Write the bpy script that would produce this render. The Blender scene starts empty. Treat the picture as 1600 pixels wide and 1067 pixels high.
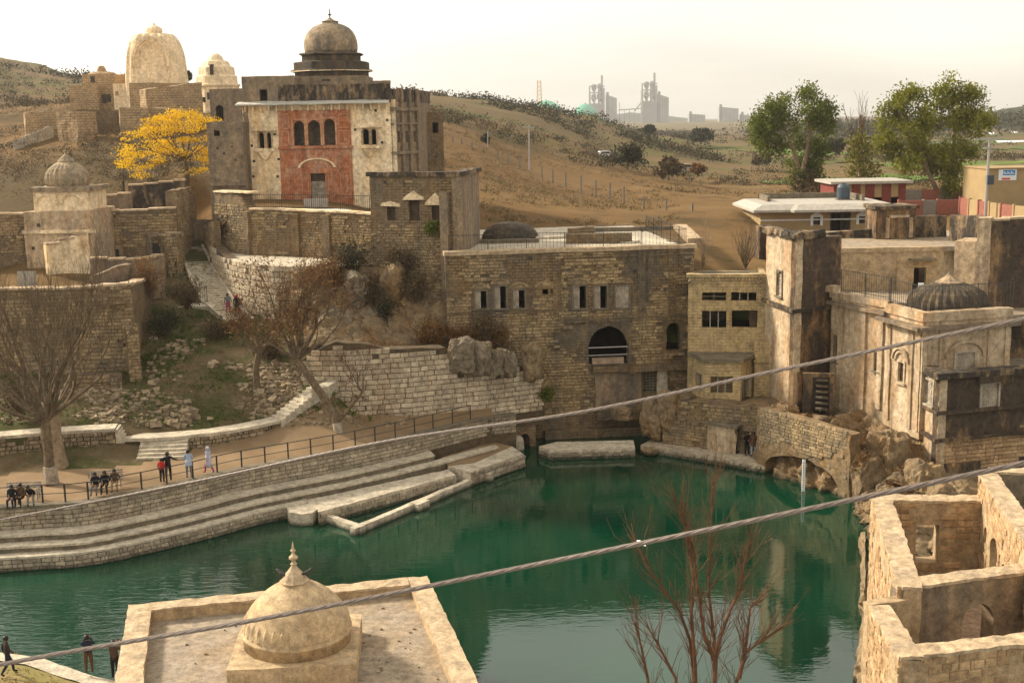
import bpy, math, random
import numpy as np
from mathutils import Vector, Matrix, noise

sc = bpy.context.scene
COL = sc.collection
RNG = random.Random(11)
rad = math.radians

# ------------------------------------------------------------------ camera
F = 1900.0            # focal length in pixels of a 1600 x 1067 picture
ZC = 23.0             # camera height above the pool
ROLL = rad(1.0)
PITCH = math.atan(345 / F)
_f = Vector((0, math.cos(PITCH), -math.sin(PITCH)))
_u0 = Vector((0, math.sin(PITCH), math.cos(PITCH)))
_r0 = Vector((1, 0, 0))
_r = _r0 * math.cos(ROLL) - _u0 * math.sin(ROLL)
_u = _r0 * math.sin(ROLL) + _u0 * math.cos(ROLL)
cam_data = bpy.data.cameras.new("camera")
cam = bpy.data.objects.new("camera", cam_data)
COL.objects.link(cam)
cam.matrix_world = Matrix.Translation((0, 0, ZC)) @ Matrix((_r, _u, -_f)).transposed().to_4x4()
cam_data.sensor_width = 36
cam_data.lens = F / 1600 * 36
cam_data.clip_start = 0.3
cam_data.clip_end = 20000
sc.camera = cam

# ------------------------------------------------------------------ sky, sun, exposure
SUN = Vector((-0.70, 0.36, 0.50)).normalized()      # towards the sun: left of the view, fairly low
world = bpy.data.worlds.new("World")
sc.world = world
world.use_nodes = True
wn = world.node_tree.nodes
wl = world.node_tree.links
bg = wn["Background"]
sky = wn.new("ShaderNodeTexSky")
sky.sky_type = 'NISHITA'
sky.sun_disc = False
sky.sun_elevation = math.asin(SUN.z)
sky.sun_rotation = math.atan2(SUN.x, SUN.y)
sky.altitude = 700
sky.air_density = 1.0
sky.dust_density = 5.0
sky.ozone_density = 1.0
hs = wn.new("ShaderNodeHueSaturation")
hs.inputs["Saturation"].default_value = 0.30
wl.new(sky.outputs[0], hs.inputs["Color"])
wm = wn.new("ShaderNodeMix")
wm.data_type = 'RGBA'
wm.inputs[0].default_value = 0.5                   # thin high cloud over the blue
wm.inputs[7].default_value = (9.6, 8.7, 7.2, 1)
wt = wn.new("ShaderNodeTexCoord"); wp = wn.new("ShaderNodeMapping"); wp.inputs["Scale"].default_value = (1, 1, 4.5)
wno = wn.new("ShaderNodeTexNoise"); wno.inputs["Scale"].default_value = 2.2; wno.inputs["Detail"].default_value = 6
wr = wn.new("ShaderNodeMapRange"); wr.inputs[1].default_value = .35; wr.inputs[2].default_value = .65; wr.inputs[3].default_value = .34; wr.inputs[4].default_value = .66
wl.new(wt.outputs["Generated"], wp.inputs[0]); wl.new(wp.outputs[0], wno.inputs["Vector"]); wl.new(wno.outputs["Fac"], wr.inputs[0]); wl.new(wr.outputs[0], wm.inputs[0])
wl.new(hs.outputs[0], wm.inputs[6])
wl.new(wm.outputs[2], bg.inputs["Color"])
bg.inputs["Strength"].default_value = 0.088
sun_data = bpy.data.lights.new("sun", 'SUN')
sun_data.energy = 3.3
sun_data.angle = rad(7)
sun_data.color = (1.0, 0.88, 0.70)
sun = bpy.data.objects.new("sun", sun_data)
COL.objects.link(sun)
sun.rotation_euler = SUN.to_track_quat('Z', 'Y').to_euler()
sun.location = (-120, 40, 120)
vs = sc.view_settings
vs.view_transform = 'Standard'
vs.look = 'None'
vs.gamma = 1
vs.use_curve_mapping = False
vs.exposure = 1.08
sc.cycles.max_bounces = 6
sc.cycles.diffuse_bounces = 3
sc.cycles.glossy_bounces = 3
sc.cycles.transparent_max_bounces = 6
sc.cycles.volume_bounces = 1
sc.cycles.use_denoising = True

# ------------------------------------------------------------------ helpers: pixels of the photograph to points of the place
def ray(u, v):
    return _f + _r * ((u - 800) / F) + _u * ((533.5 - v) / F)
def GZ(u, v, z):
    d = ray(u, v); t = (z - ZC) / d.z
    return Vector((d.x * t, d.y * t, z))
def GY(u, v, y):
    d = ray(u, v); t = y / d.y
    return Vector((d.x * t, y, ZC + d.z * t))
def XA(u, v, y):                   # ground position (x, y) seen at column u, row v, at depth y
    p = GY(u, v, y); return (p.x, p.y)

class Fr:                          # a vertical plane from A to B (seen left to right); local x along it, y behind it, z up
    def __init__(s, A, B):
        s.A = Vector((A[0], A[1])); s.B = Vector((B[0], B[1]))
        d = s.B - s.A; s.len = d.length; s.rz = math.atan2(d.y, d.x)
        s.T = Matrix.Translation((s.A.x, s.A.y, 0)) @ Matrix.Rotation(s.rz, 4, 'Z')
        s.n = Vector((-math.sin(s.rz), math.cos(s.rz), 0))
        s.d = Vector((math.cos(s.rz), math.sin(s.rz), 0))
    def L(s, u, v, y=0.0):         # local (x, z) of pixel on the plane pushed y behind
        d = ray(u, v); o = Vector((0, 0, ZC))
        a = Vector((s.A.x, s.A.y, 0)) + s.n * y
        t = (a - o).dot(s.n) / d.dot(s.n)
        p = o + d * t
        return ((p - a).dot(s.d), p.z)
    def R(s, u0, v0, u1, v1, y=0.0):   # pixel box -> local rect x0,x1,z0,z1 (z0 low)
        um, vm = (u0 + u1) / 2, (v0 + v1) / 2
        return (s.L(u0, vm, y)[0], s.L(u1, vm, y)[0], s.L(um, v1, y)[1], s.L(um, v0, y)[1])
    def W(s, x, y, z):
        return s.T @ Vector((x, y, z))

def nz(p, sc_=1.0, seed=0.0):
    return noise.noise(Vector((p[0] * sc_ + seed, p[1] * sc_ - seed * 1.7, p[2] * sc_ + seed * .6)))
def fbm(x, y, z=0.0, o=4, sc_=1.0):
    a = 0; w = 1; t = 0
    for i in range(o):
        a += w * noise.noise(Vector((x * sc_, y * sc_, z * sc_ + 9.1 * i))); t += w
        w *= .5; sc_ *= 2.03
    return a / t

class MB:                          # collects faces in world coordinates, builds one mesh object
    def __init__(s, T=None):
        s.v = []; s.f = []; s.m = []; s.T = T
    def add(s, vs_, fs, mi=0):
        k = len(s.v)
        if s.T is not None:
            T = s.T; vs_ = [T @ Vector(p) for p in vs_]
        s.v.extend(tuple(p) for p in vs_)
        s.f.extend(tuple(i + k for i in f) for f in fs)
        s.m.extend([mi] * len(fs))
        return s
    def box(s, x0, x1, y0, y1, z0, z1, mi=0):
        return s.add([(x0,y0,z0),(x1,y0,z0),(x1,y1,z0),(x0,y1,z0),(x0,y0,z1),(x1,y0,z1),(x1,y1,z1),(x0,y1,z1)],
              [(0,3,2,1),(4,5,6,7),(0,1,5,4),(1,2,6,5),(2,3,7,6),(3,0,4,7)], mi)
    def prism(s, poly, z0, z1, mi=0, z1s=None):       # poly in plan
        n = len(poly)
        vs_ = [(p[0], p[1], z0) for p in poly] + [(p[0], p[1], (z1s[i] if z1s else z1)) for i, p in enumerate(poly)]
        fs = [tuple(range(n - 1, -1, -1)), tuple(range(n, 2 * n))] + [(i, (i + 1) % n, n + (i + 1) % n, n + i) for i in range(n)]
        return s.add(vs_, fs, mi)
    def slab(s, poly, y0, y1, mi=0):                  # poly in x,z of a facade, from y0 (front) to y1
        n = len(poly)
        vs_ = [(p[0], y0, p[1]) for p in poly] + [(p[0], y1, p[1]) for p in poly]
        fs = [tuple(range(n)), tuple(range(2 * n - 1, n - 1, -1))] + [(i, n + i, n + (i + 1) % n, (i + 1) % n) for i in range(n)]
        return s.add(vs_, fs, mi)
    def tube(s, pts, rr, n=6, mi=0, cap=True):
        pts = [Vector(p) for p in pts]; k = len(pts)
        if not hasattr(rr, '__len__'): rr = [rr] * k
        vs_ = []; prev = None
        for i, p in enumerate(pts):
            d = (pts[min(i + 1, k - 1)] - pts[max(i - 1, 0)])
            if d.length < 1e-9: d = Vector((0, 0, 1))
            d.normalize()
            a = prev if prev is not None else (Vector((1, 0, 0)) if abs(d.x) < .8 else Vector((0, 1, 0)))
            a = (a - d * a.dot(d))
            if a.length < 1e-6: a = d.orthogonal()
            a.normalize(); prev = a; b = d.cross(a)
            for j in range(n):
                t = 2 * math.pi * j / n
                vs_.append(p + (a * math.cos(t) + b * math.sin(t)) * rr[i])
        fs = [(i * n + j, i * n + (j + 1) % n, (i + 1) * n + (j + 1) % n, (i + 1) * n + j) for i in range(k - 1) for j in range(n)]
        if cap: fs += [tuple(range(n - 1, -1, -1)), tuple(range((k - 1) * n, k * n))]
        return s.add(vs_, fs, mi)
    def lathe(s, prof, n=24, c=(0, 0), mi=0, rib=0, ribn=0, rot=0.0, lean=(0,0)):   # prof (r, z)
        vs_ = []
        z0 = prof[0][1]
        for r, z in prof:
            for j in range(n):
                t = 2 * math.pi * j / n + rot
                q = r * (1 + (rib * (abs(math.cos(t * ribn / 2)) - .6) if rib else 0))
                vs_.append((c[0] + q * math.cos(t), c[1] + q * math.sin(t), z))
        k = len(prof)
        fs = [(i * n + j, i * n + (j + 1) % n, (i + 1) * n + (j + 1) % n, (i + 1) * n + j) for i in range(k - 1) for j in range(n)]
        fs += [tuple(range(n - 1, -1, -1)), tuple(range((k - 1) * n, k * n))]
        return s.add(vs_, fs, mi)
    def panel(s, x0, x1, z0, z1, ops=(), th=.5, mi=0, y=0.0, ztop=None):
        """a wall with real openings: ops (x0,x1,z0,z1,kind); kind r rect, a round arch, p pointed arch, s segmental"""
        xs = sorted(set([x0, x1] + [a for o in ops for a in o[:2] if x0 < a < x1]))
        zs = sorted(set([z0, z1] + [a for o in ops for a in o[2:4] if z0 < a < z1]))
        def op(i, j):
            cx, cz = (xs[i] + xs[i + 1]) / 2, (zs[j] + zs[j + 1]) / 2
            return any(o[0] < cx < o[1] and o[2] < cz < o[3] for o in ops)
        nx, nzz = len(xs) - 1, len(zs) - 1
        sol = [[not op(i, j) for j in range(nzz)] for i in range(nx)]
        top = (lambda x: z1) if ztop is None else ztop
        Z = lambda j, x: zs[j] if j < nzz else top(x)
        ya, yb = y, y + th
        for i in range(nx):
            for j in range(nzz):
                if not sol[i][j]: continue
                a, b = xs[i], xs[i + 1]; c0, c1, d0, d1 = Z(j, a), Z(j, b), Z(j + 1, a), Z(j + 1, b)
                s.add([(a,ya,c0),(b,ya,c1),(b,ya,d1),(a,ya,d0)], [(0,1,2,3)], mi)
                s.add([(a,yb,c0),(b,yb,c1),(b,yb,d1),(a,yb,d0)], [(3,2,1,0)], mi)
                if i == 0 or not sol[i-1][j]: s.add([(a,ya,c0),(a,ya,d0),(a,yb,d0),(a,yb,c0)], [(0,1,2,3)], mi)
                if i == nx-1 or not sol[i+1][j]: s.add([(b,ya,c1),(b,yb,c1),(b,yb,d1),(b,ya,d1)], [(0,1,2,3)], mi)
                if j == 0 or not sol[i][j-1]: s.add([(a,ya,c0),(a,yb,c0),(b,yb,c1),(b,ya,c1)], [(0,1,2,3)], mi)
                if j == nzz-1 or not sol[i][j+1]: s.add([(a,ya,d0),(b,ya,d1),(b,yb,d1),(a,yb,d0)], [(0,1,2,3)], mi)
        for o in ops:
            k = o[4] if len(o) > 4 else 'r'
            if k == 'r': continue
            a, b, c, d = o[:4]; w = (b - a) / 2; m = (a + b) / 2
            h = min({'a': w, 'p': w * 1.0, 's': w * .35}[k], d - c)
            N = 12; pts = []
            for i in range(N + 1):
                t = -1 + 2 * i / N
                if k == 'p': zz = .82 * math.sqrt(max(0, 1 - t * t)) + .18 * (1 - abs(t))
                else: zz = math.sqrt(max(0, 1 - t * t))
                pts.append((m + w * t, d - h + h * zz))
            for i in range(N):
                (xa, za), (xb, zb) = pts[i], pts[i + 1]
                za, zb = min(za, d - .004), min(zb, d - .004)
                s.add([(xa,ya,za),(xb,ya,zb),(xb,ya,d),(xa,ya,d)], [(0,1,2,3)], mi)
                s.add([(xa,yb,za),(xb,yb,zb),(xb,yb,d),(xa,yb,d)], [(3,2,1,0)], mi)
                s.add([(xa,ya,za),(xa,yb,za),(xb,yb,zb),(xb,ya,zb)], [(0,1,2,3)], mi)
        return s
    def rough(s, step=.6, amp=.05, freq=.9, maxn=14):   # worn edges: subdivide quads and push points by noise
        V = s.v; nv = []; nf = []; nm = []; idx = {}
        def vid(p):
            k = (round(p[0], 3), round(p[1], 3), round(p[2], 3))
            if k not in idx:
                q = noise.noise_vector(Vector(p) * freq) * amp + noise.noise_vector(Vector(p) * freq * 3.1) * (amp * .5)
                idx[k] = len(nv); nv.append((p[0] + q.x, p[1] + q.y, p[2] + q.z))
            return idx[k]
        for f, mi in zip(s.f, s.m):
            if len(f) != 4:
                nf.append(tuple(vid(V[i]) for i in f)); nm.append(mi); continue
            a, b, c, d = (Vector(V[i]) for i in f)
            n1 = max(1, min(maxn, math.ceil(max((b - a).length, (c - d).length) / step)))
            n2 = max(1, min(maxn, math.ceil(max((d - a).length, (c - b).length) / step)))
            g = [[vid((a * (1 - i / n1) + b * (i / n1)) * (1 - j / n2) + (d * (1 - i / n1) + c * (i / n1)) * (j / n2)) for j in range(n2 + 1)] for i in range(n1 + 1)]
            for i in range(n1):
                for j in range(n2):
                    q = (g[i][j], g[i+1][j], g[i+1][j+1], g[i][j+1])
                    if len(set(q)) == 4: nf.append(q); nm.append(mi)
        s.v, s.f, s.m = nv, nf, nm
        return s
    def build(s, name, mats, parent=None, smooth=False, kind=None):
        me = bpy.data.meshes.new(name)
        off = Vector(parent_world(parent)) if parent is not None else Vector((0, 0, 0))
        vv = np.array(s.v, dtype=float).reshape(-1, 3) - np.array(off)
        me.from_pydata(vv.tolist(), [], s.f)
        mats = mats if isinstance(mats, (list, tuple)) else [mats]
        for m in mats: me.materials.append(m)
        if len(mats) > 1: me.polygons.foreach_set('material_index', s.m)
        if smooth: me.polygons.foreach_set('use_smooth', [True] * len(me.polygons))
        me.update()
        o = bpy.data.objects.new(name, me); COL.objects.link(o)
        if parent is not None: o.parent = parent
        if kind: o['kind'] = kind
        return o

def parent_world(o):
    p = Vector((0, 0, 0))
    while o is not None:
        p = p + Vector(o.location); o = o.parent
    return p
def tag(o, label=None, cat=None, group=None, kind=None):
    if label: o['label'] = label
    if cat: o['category'] = cat
    if group: o['group'] = group
    if kind: o['kind'] = kind
    return o
def thing(name, label, cat, loc, group=None):
    o = bpy.data.objects.new(name, None); COL.objects.link(o)
    o.location = loc; o.empty_display_size = .2
    return tag(o, label, cat, group, 'thing')

# one building stone: a block with a worn, bevelled face, unit size, front towards -y
STONES = []
def make_stone_meshes(mat_, key, n=5):
    out = []
    r = random.Random(hash(key) % 1000 if not isinstance(key, str) else sum(map(ord, key)))
    for k in range(n):
        j = lambda a: r.uniform(-a, a)
        b = .09
        vs_ = [(-.5, 1, -.5), (.5, 1, -.5), (.5, 1, .5), (-.5, 1, .5)]
        vs_ += [(-.5 + j(.03), .25, -.5 + j(.05)), (.5 + j(.03), .25, -.5 + j(.05)), (.5 + j(.03), .25, .5 + j(.05)), (-.5 + j(.03), .25, .5 + j(.05))]
        vs_ += [(-.5 + b + j(.04), 0 + j(.12), -.5 + b + j(.07)), (.5 - b + j(.04), j(.12), -.5 + b + j(.07)), (.5 - b + j(.04), j(.12), .5 - b + j(.07)), (-.5 + b + j(.04), j(.12), .5 - b + j(.07))]
        fs = []
        for q in (0, 4):
            fs += [(q + i, q + 4 + i, q + 4 + (i + 1) % 4, q + (i + 1) % 4)[::-1] for i in range(4)]
        fs.append((8, 9, 10, 11))
        me = bpy.data.meshes.new('stone'); me.from_pydata(vs_, [], fs); me.materials.append(mat_); me.update()
        out.append(me)
    return out
_SM = {}
def masonry(parent, mat_, path, z0, z1, ch, ln, depth=.09, maxobj=300, ops=(), mask=None, gap=.032, seed=1, name='stone', batter=0.0, jit=.36, stuffname='masonry', prio=None):
    """courses of stones on a path; path(s)->(Vector pos, rz); s from 0 to path.len; big ones as objects, the rest joined"""
    r = random.Random(seed)
    st = []
    zb = z0
    while zb < z1 - ch * .3:
        h = ch * r.uniform(1 - jit * .5, 1 + jit * .5)
        x = -r.random() * ln
        while x < path.len:
            w = ln * r.uniform(1 - jit * 1.6, 1 + jit * 1.6)
            a, b = max(x, 0), min(x + w, path.len); x += w
            if b - a < ln * .25: continue
            cx, cz = (a + b) / 2, zb + h / 2
            if any(o[0] - .02 < cx + (b - a) * .4 and cx - (b - a) * .4 < o[1] + .02 and o[2] - .02 < cz < o[3] + .02 for o in ops): continue
            if mask and not (mask(cx, cz) and mask(cx + r.gauss(0, .45), cz + r.gauss(0, .3))): continue
            st.append((cx, cz, b - a - gap, h - gap, r.uniform(.75, 1.3)))
        zb += h
    if not st: return
    order = sorted(range(len(st)), key=(prio and (lambda i: prio(st[i]))) or (lambda i: -st[i][2] * st[i][3]))
    objs = set(order[:maxobj])
    key = mat_.name
    if key not in _SM: _SM[key] = make_stone_meshes(mat_, key)
    pw = parent_world(parent)
    mb = MB()
    for i, (cx, cz, w, h, q) in enumerate(st):
        p, rz = path(cx)
        n = Vector((-math.sin(rz), math.cos(rz), 0))
        pos = Vector((p.x, p.y, cz)) + n * (batter * (cz - z0)) - n * (depth * q)
        if i in objs:
            o = bpy.data.objects.new(name, _SM[key][i % 5]); COL.objects.link(o)
            o.parent = parent; o.location = pos - pw; o.rotation_euler = (0, 0, rz)
            o.scale = (w, depth * q * 1.6, h)
        else:
            me = _SM[key][i % 5]
            mb.T = Matrix.Translation(pos) @ Matrix.Rotation(rz, 4, 'Z') @ Matrix.Diagonal((w, depth * q * 1.6, h, 1))
            mb.add([v.co for v in me.vertices], [tuple(p_.vertices) for p_ in me.polygons])
    if mb.f:
        mb.T = None
        mb.build(stuffname, mat_, parent, kind='stuff')
class Path:                        # polyline in plan, left to right as seen
    def __init__(s, pts):
        s.p = [Vector((a[0], a[1], 0)) for a in pts]
        s.c = [0]
        for a, b in zip(s.p, s.p[1:]): s.c.append(s.c[-1] + (b - a).length)
        s.len = s.c[-1]
    def __call__(s, x):
        x = min(max(x, 0), s.len)
        for i in range(len(s.p) - 1):
            if x <= s.c[i + 1] or i == len(s.p) - 2:
                d = s.p[i + 1] - s.p[i]; t = (x - s.c[i]) / (s.c[i + 1] - s.c[i])
                return s.p[i] + d * t, math.atan2(d.y, d.x)
    def off(s, d):                 # shifted to the right-hand (front) side by d
        q = []
        n = len(s.p)
        for i in range(n):
            a = s.p[max(i - 1, 0)]; b = s.p[min(i + 1, n - 1)]
            t = (b - a).normalized(); q.append(s.p[i] + Vector((t.y, -t.x, 0)) * d)
        return Path(q)
def smooth_path(pts, n=4):         # Catmull-Rom through the points
    P = [Vector((p[0], p[1], 0)) for p in pts]; out = []
    for i in range(len(P) - 1):
        a, b, c, d = P[max(i - 1, 0)], P[i], P[i + 1], P[min(i + 2, len(P) - 1)]
        for k in range(n):
            t = k / n
            out.append(.5 * ((2 * b) + (c - a) * t + (2 * a - 5 * b + 4 * c - d) * t * t + (3 * b - a - 3 * c + d) * t ** 3))
    out.append(P[-1])
    return Path(out)
# ------------------------------------------------------------------ materials
class NT:
    def __init__(s, name):
        s.m = bpy.data.materials.new(name); s.m.use_nodes = True
        s.t = s.m.node_tree; s.n = s.t.nodes; s.l = s.t.links
        s.b = s.n["Principled BSDF"]
        s.geo = s.n.new("ShaderNodeNewGeometry")
        s.pos = s.geo.outputs["Position"]
    def noise(s, scale, detail=5, rough=.6, vec=None, stretch=None):
        v = vec or s.pos
        if stretch:
            mp = s.n.new("ShaderNodeMapping"); mp.inputs["Scale"].default_value = stretch
            s.l.new(v, mp.inputs[0]); v = mp.outputs[0]
        q = s.n.new("ShaderNodeTexNoise"); q.inputs["Scale"].default_value = scale
        q.inputs["Detail"].default_value = detail; q.inputs["Roughness"].default_value = rough
        s.l.new(v, q.inputs["Vector"]); return q.outputs["Fac"]
    def ramp(s, fac, stops, interp='LINEAR'):
        q = s.n.new("ShaderNodeValToRGB"); q.color_ramp.interpolation = interp
        e = q.color_ramp.elements
        while len(e) < len(stops): e.new(.5)
        for i, (p, c) in enumerate(stops):
            e[i].position = p; e[i].color = (c, c, c, 1) if not hasattr(c, '__len__') else (*c[:3], 1)
        s.l.new(fac, q.inputs[0]); return q.outputs[0]
    def mix(s, fac, a, b, mode='MIX'):
        q = s.n.new("ShaderNodeMix"); q.data_type = 'RGBA'; q.blend_type = mode
        for inp, val in ((q.inputs[0], fac), (q.inputs[6], a), (q.inputs[7], b)):
            if hasattr(val, 'is_linked') or hasattr(val, 'links'): s.l.new(val, inp)
            elif hasattr(val, '__len__'): inp.default_value = (*val[:3], 1)
            else: inp.default_value = val
        return q.outputs[2]
    def math(s, op, a, b=None):
        q = s.n.new("ShaderNodeMath"); q.operation = op
        for i, val in enumerate((a, b)):
            if val is None: continue
            if hasattr(val, 'links'): s.l.new(val, q.inputs[i])
            else: q.inputs[i].default_value = val
        return q.outputs[0]
    def rnd(s):
        oi = s.n.new("ShaderNodeObjectInfo")
        a = s.math('ADD', s.geo.outputs["Random Per Island"], oi.outputs["Random"])
        return s.math('FRACT', a)
    def bump(s, h, strength=.5, dist=.05):
        q = s.n.new("ShaderNodeBump"); q.inputs["Strength"].default_value = strength; q.inputs["Distance"].default_value = dist
        s.l.new(h, q.inputs["Height"]); s.l.new(q.outputs[0], s.b.inputs["Normal"])
    def out(s, col, rough=.9, spec=.2):
        if hasattr(col, 'links'): s.l.new(col, s.b.inputs["Base Color"])
        else: s.b.inputs["Base Color"].default_value = (*col[:3], 1)
        s.b.inputs["Roughness"].default_value = rough
        s.b.inputs["Specular IOR Level"].default_value = spec
        return s.m

def stone(name, a, b, dark=None, dk=.5, dscale=.35, streak=None, sk=.5, warm=None, wk=.4, scale=1.2, island=.0, bump=.6, rough=.92, lum=None, courses=None, dth=(.47, .62), wet=False):
    """masonry or plaster: two tones, blotchy growth (dark), rain streaks, warm rust patches, per-stone variation"""
    s = NT(name)
    k = lum or .9
    tone = lambda q: None if q is None else (q[0] * .64 * k, q[1] * .58 * k, q[2] * .485 * k)
    a, b, warm = tone(a), tone(b), tone(warm)
    c = s.mix(s.ramp(s.noise(scale, 6, .65), [(.32, 0), (.68, 1)]), a, b)
    if warm: c = s.mix(s.math('MULTIPLY', s.ramp(s.noise(.5, 5, .6, stretch=(1, 1, .5)), [(.48, 0), (.66, 1)]), wk), c, warm)
    if courses:      # fine coursing too small to model on this wall
        q = s.n.new("ShaderNodeTexBrick"); q.inputs["Scale"].default_value = 1
        q.inputs["Brick Width"].default_value = courses[0]; q.inputs["Row Height"].default_value = courses[1]
        q.inputs["Mortar Size"].default_value = courses[2]; q.inputs["Mortar Smooth"].default_value = .4
        sx = s.n.new("ShaderNodeSeparateXYZ"); s.l.new(s.pos, sx.inputs[0])
        cx = s.n.new("ShaderNodeCombineXYZ"); s.l.new(s.math('ADD', sx.outputs[0], s.math('MULTIPLY', sx.outputs[1], .9)), cx.inputs[0]); s.l.new(sx.outputs[2], cx.inputs[1])
        s.l.new(cx.outputs[0], q.inputs["Vector"])
        m = s.math('MULTIPLY', q.outputs["Fac"], s.ramp(s.noise(.6, 4, .6), [(.38, .25), (.6, 1)]))
        c = s.mix(m, c, tuple(x * .32 for x in a))
    if dark: c = s.mix(s.math('MULTIPLY', s.ramp(s.noise(dscale, 9, .72, stretch=(1.25, 1.25, .55) if streak else None), [(dth[0], 0), (dth[1], 1)]), dk), c, dark)
    if streak:
        c = s.mix(s.math('MULTIPLY', s.ramp(s.noise(1.6, 6, .62, stretch=(1, 1, .09)), [(.48, 0), (.66, 1)]), sk), c, streak)
    if island:
        c = s.mix(island, c, s.ramp(s.rnd(), [(0, tuple(x * .45 for x in a)), (.5, a), (1, tuple(min(1, x * 1.6) for x in b))]))
    c = s.mix(.8, c, s.ramp(s.noise(2.6, 9, .78), [(.30, .27), (.5, .92), (.68, 1.5)]), 'MULTIPLY')
    if wet:
        sz = s.n.new("ShaderNodeSeparateXYZ"); s.l.new(s.pos, sz.inputs[0])
        c = s.mix(s.math('MULTIPLY', s.ramp(s.math('ADD', sz.outputs[2], s.math('MULTIPLY', s.noise(1.4, 5), .35)), [(.22, 1), (.46, 0)]), .85), c, (.022, .024, .014))
    fine = s.noise(14, 6, .7)
    c = s.mix(.45, c, s.ramp(fine, [(.25, .25), (.75, .95)]), 'OVERLAY')
    s.bump(s.math('ADD', s.noise(4.5, 7, .65), s.math('MULTIPLY', fine, .5)), bump, .08)
    return s.out(c, rough)
def plain(name, c, rough=.7, var=.25, scale=3, spec=.3, metal=0):
    s = NT(name)
    col = s.mix(s.ramp(s.noise(scale, 5, .6), [(.3, 0), (.7, 1)]), tuple(x * (1 - var) for x in c), tuple(min(1, x * (1 + var)) for x in c))
    m = s.out(col, rough, spec); s.b.inputs["Metallic"].default_value = metal
    return m
def leaf(name, a, b, trans=.25):
    s = NT(name)
    c = s.mix(s.rnd(), a, b)
    c = s.mix(s.math('MULTIPLY', s.ramp(s.noise(.5, 3), [(.4, 0), (.6, 1)]), .4), c, tuple(x * .55 for x in a))
    m = s.out(c, .75, .15)
    s.b.inputs["Transmission Weight"].default_value = 0
    tr = s.n.new("ShaderNodeBsdfTranslucent"); s.l.new(c, tr.inputs[0])
    mx = s.n.new("ShaderNodeMixShader"); mx.inputs[0].default_value = trans
    s.l.new(s.b.outputs[0], mx.inputs[1]); s.l.new(tr.outputs[0], mx.inputs[2])
    s.l.new(mx.outputs[0], s.n["Material Output"].inputs[0])
    return m

TAN = (.33, .25, .165); SAND = (.42, .33, .22); GREY = (.20, .175, .14); BLK = (.035, .030, .024); RUST = (.36, .19, .085)
M = {}
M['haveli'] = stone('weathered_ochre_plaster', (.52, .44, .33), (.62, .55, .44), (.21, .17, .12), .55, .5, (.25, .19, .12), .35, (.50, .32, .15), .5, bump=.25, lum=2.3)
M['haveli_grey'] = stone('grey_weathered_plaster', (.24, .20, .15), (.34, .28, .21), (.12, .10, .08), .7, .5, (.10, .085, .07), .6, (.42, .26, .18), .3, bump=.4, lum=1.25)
M['redstone'] = stone('red_sandstone', (.34, .125, .065), (.43, .18, .10), (.46, .30, .20), .75, .9, (.17, .07, .045), .6, bump=.35, courses=(1.3, .55, .02), lum=1.6, dth=(.47, .60))
M['redtrim'] = stone('faded_red_trim', (.44, .24, .15), (.52, .33, .23), (.3, .14, .08), .5, 1.5, bump=.3, lum=1.5)
M['brown'] = stone('brown_rubble_wall', (.28, .21, .13), (.36, .28, .18), (.13, .11, .085), .6, .4, (.14, .12, .09), .35, RUST, .25, bump=.8, courses=(.45, .2, .03), lum=1.0)
M['facade'] = stone('stained_brick_facade', (.27, .20, .12), (.36, .28, .18), (.085, .075, .06), .75, .33, (.09, .08, .065), .55, (.36, .20, .09), .35, bump=.7, courses=(.5, .22, .03), lum=1.0, dth=(.45, .56))
M['brick'] = stone('facade_stones', (.36, .285, .18), (.46, .37, .24), (.12, .105, .085), .65, .33, (.13, .11, .09), .4, (.38, .23, .11), .3, island=.28, bump=.4, lum=1.12, dth=(.47, .58))
M['ashlar'] = stone('pale_ashlar', (.36, .325, .27), (.47, .43, .37), (.20, .16, .11), .4, .5, None, 0, (.38, .23, .12), .35, island=.3, bump=.4, lum=1.7)
M['mortar'] = stone('dark_mortar', (.15, .12, .085), (.23, .18, .125), (.08, .07, .05), .4, .6, bump=.6, lum=0.8, wet=True)
M['bank'] = stone('bank_stones', (.34, .315, .27), (.45, .42, .365), (.16, .14, .11), .45, .6, None, 0, (.36, .26, .16), .3, island=.3, bump=.4, lum=1.3, wet=True)
M['concrete'] = stone('pale_concrete', (.44, .42, .38), (.54, .52, .47), (.26, .23, .18), .45, .9, bump=.2, lum=1.45, wet=True)
M['riser'] = stone('stained_riser', (.24, .215, .17), (.33, .295, .24), (.12, .11, .085), .6, .8, (.12, .105, .08), .5, bump=.5, lum=0.9, wet=True)
M['yellow'] = stone('yellow_brick', (.50, .405, .24), (.58, .48, .30), (.24, .19, .12), .5, .6, (.22, .17, .11), .35, bump=.4, courses=(.5, .22, .016), lum=1.25)
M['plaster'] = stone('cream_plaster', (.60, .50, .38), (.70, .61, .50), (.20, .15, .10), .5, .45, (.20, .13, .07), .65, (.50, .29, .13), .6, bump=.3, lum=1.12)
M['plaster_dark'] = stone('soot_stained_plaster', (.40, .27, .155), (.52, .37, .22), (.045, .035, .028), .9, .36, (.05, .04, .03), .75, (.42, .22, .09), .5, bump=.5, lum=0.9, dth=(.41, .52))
M['lichen'] = stone('lichen_black_parapet', (.36, .27, .18), (.46, .36, .25), (.035, .03, .025), .95, .8, (.045, .04, .033), .8, bump=.8, lum=0.95, dth=(.42, .53))
M['cream'] = stone('pale_cream_render', (.60, .49, .34), (.66, .56, .41), (.33, .26, .19), .4, .35, (.40, .30, .20), .3, bump=.12, lum=1.0)
M['ruin'] = stone('warm_ruin_stones', (.45, .32, .20), (.55, .41, .27), (.20, .14, .085), .4, .7, None, 0, (.42, .23, .10), .35, island=.32, bump=.5, lum=1.2)
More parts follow.
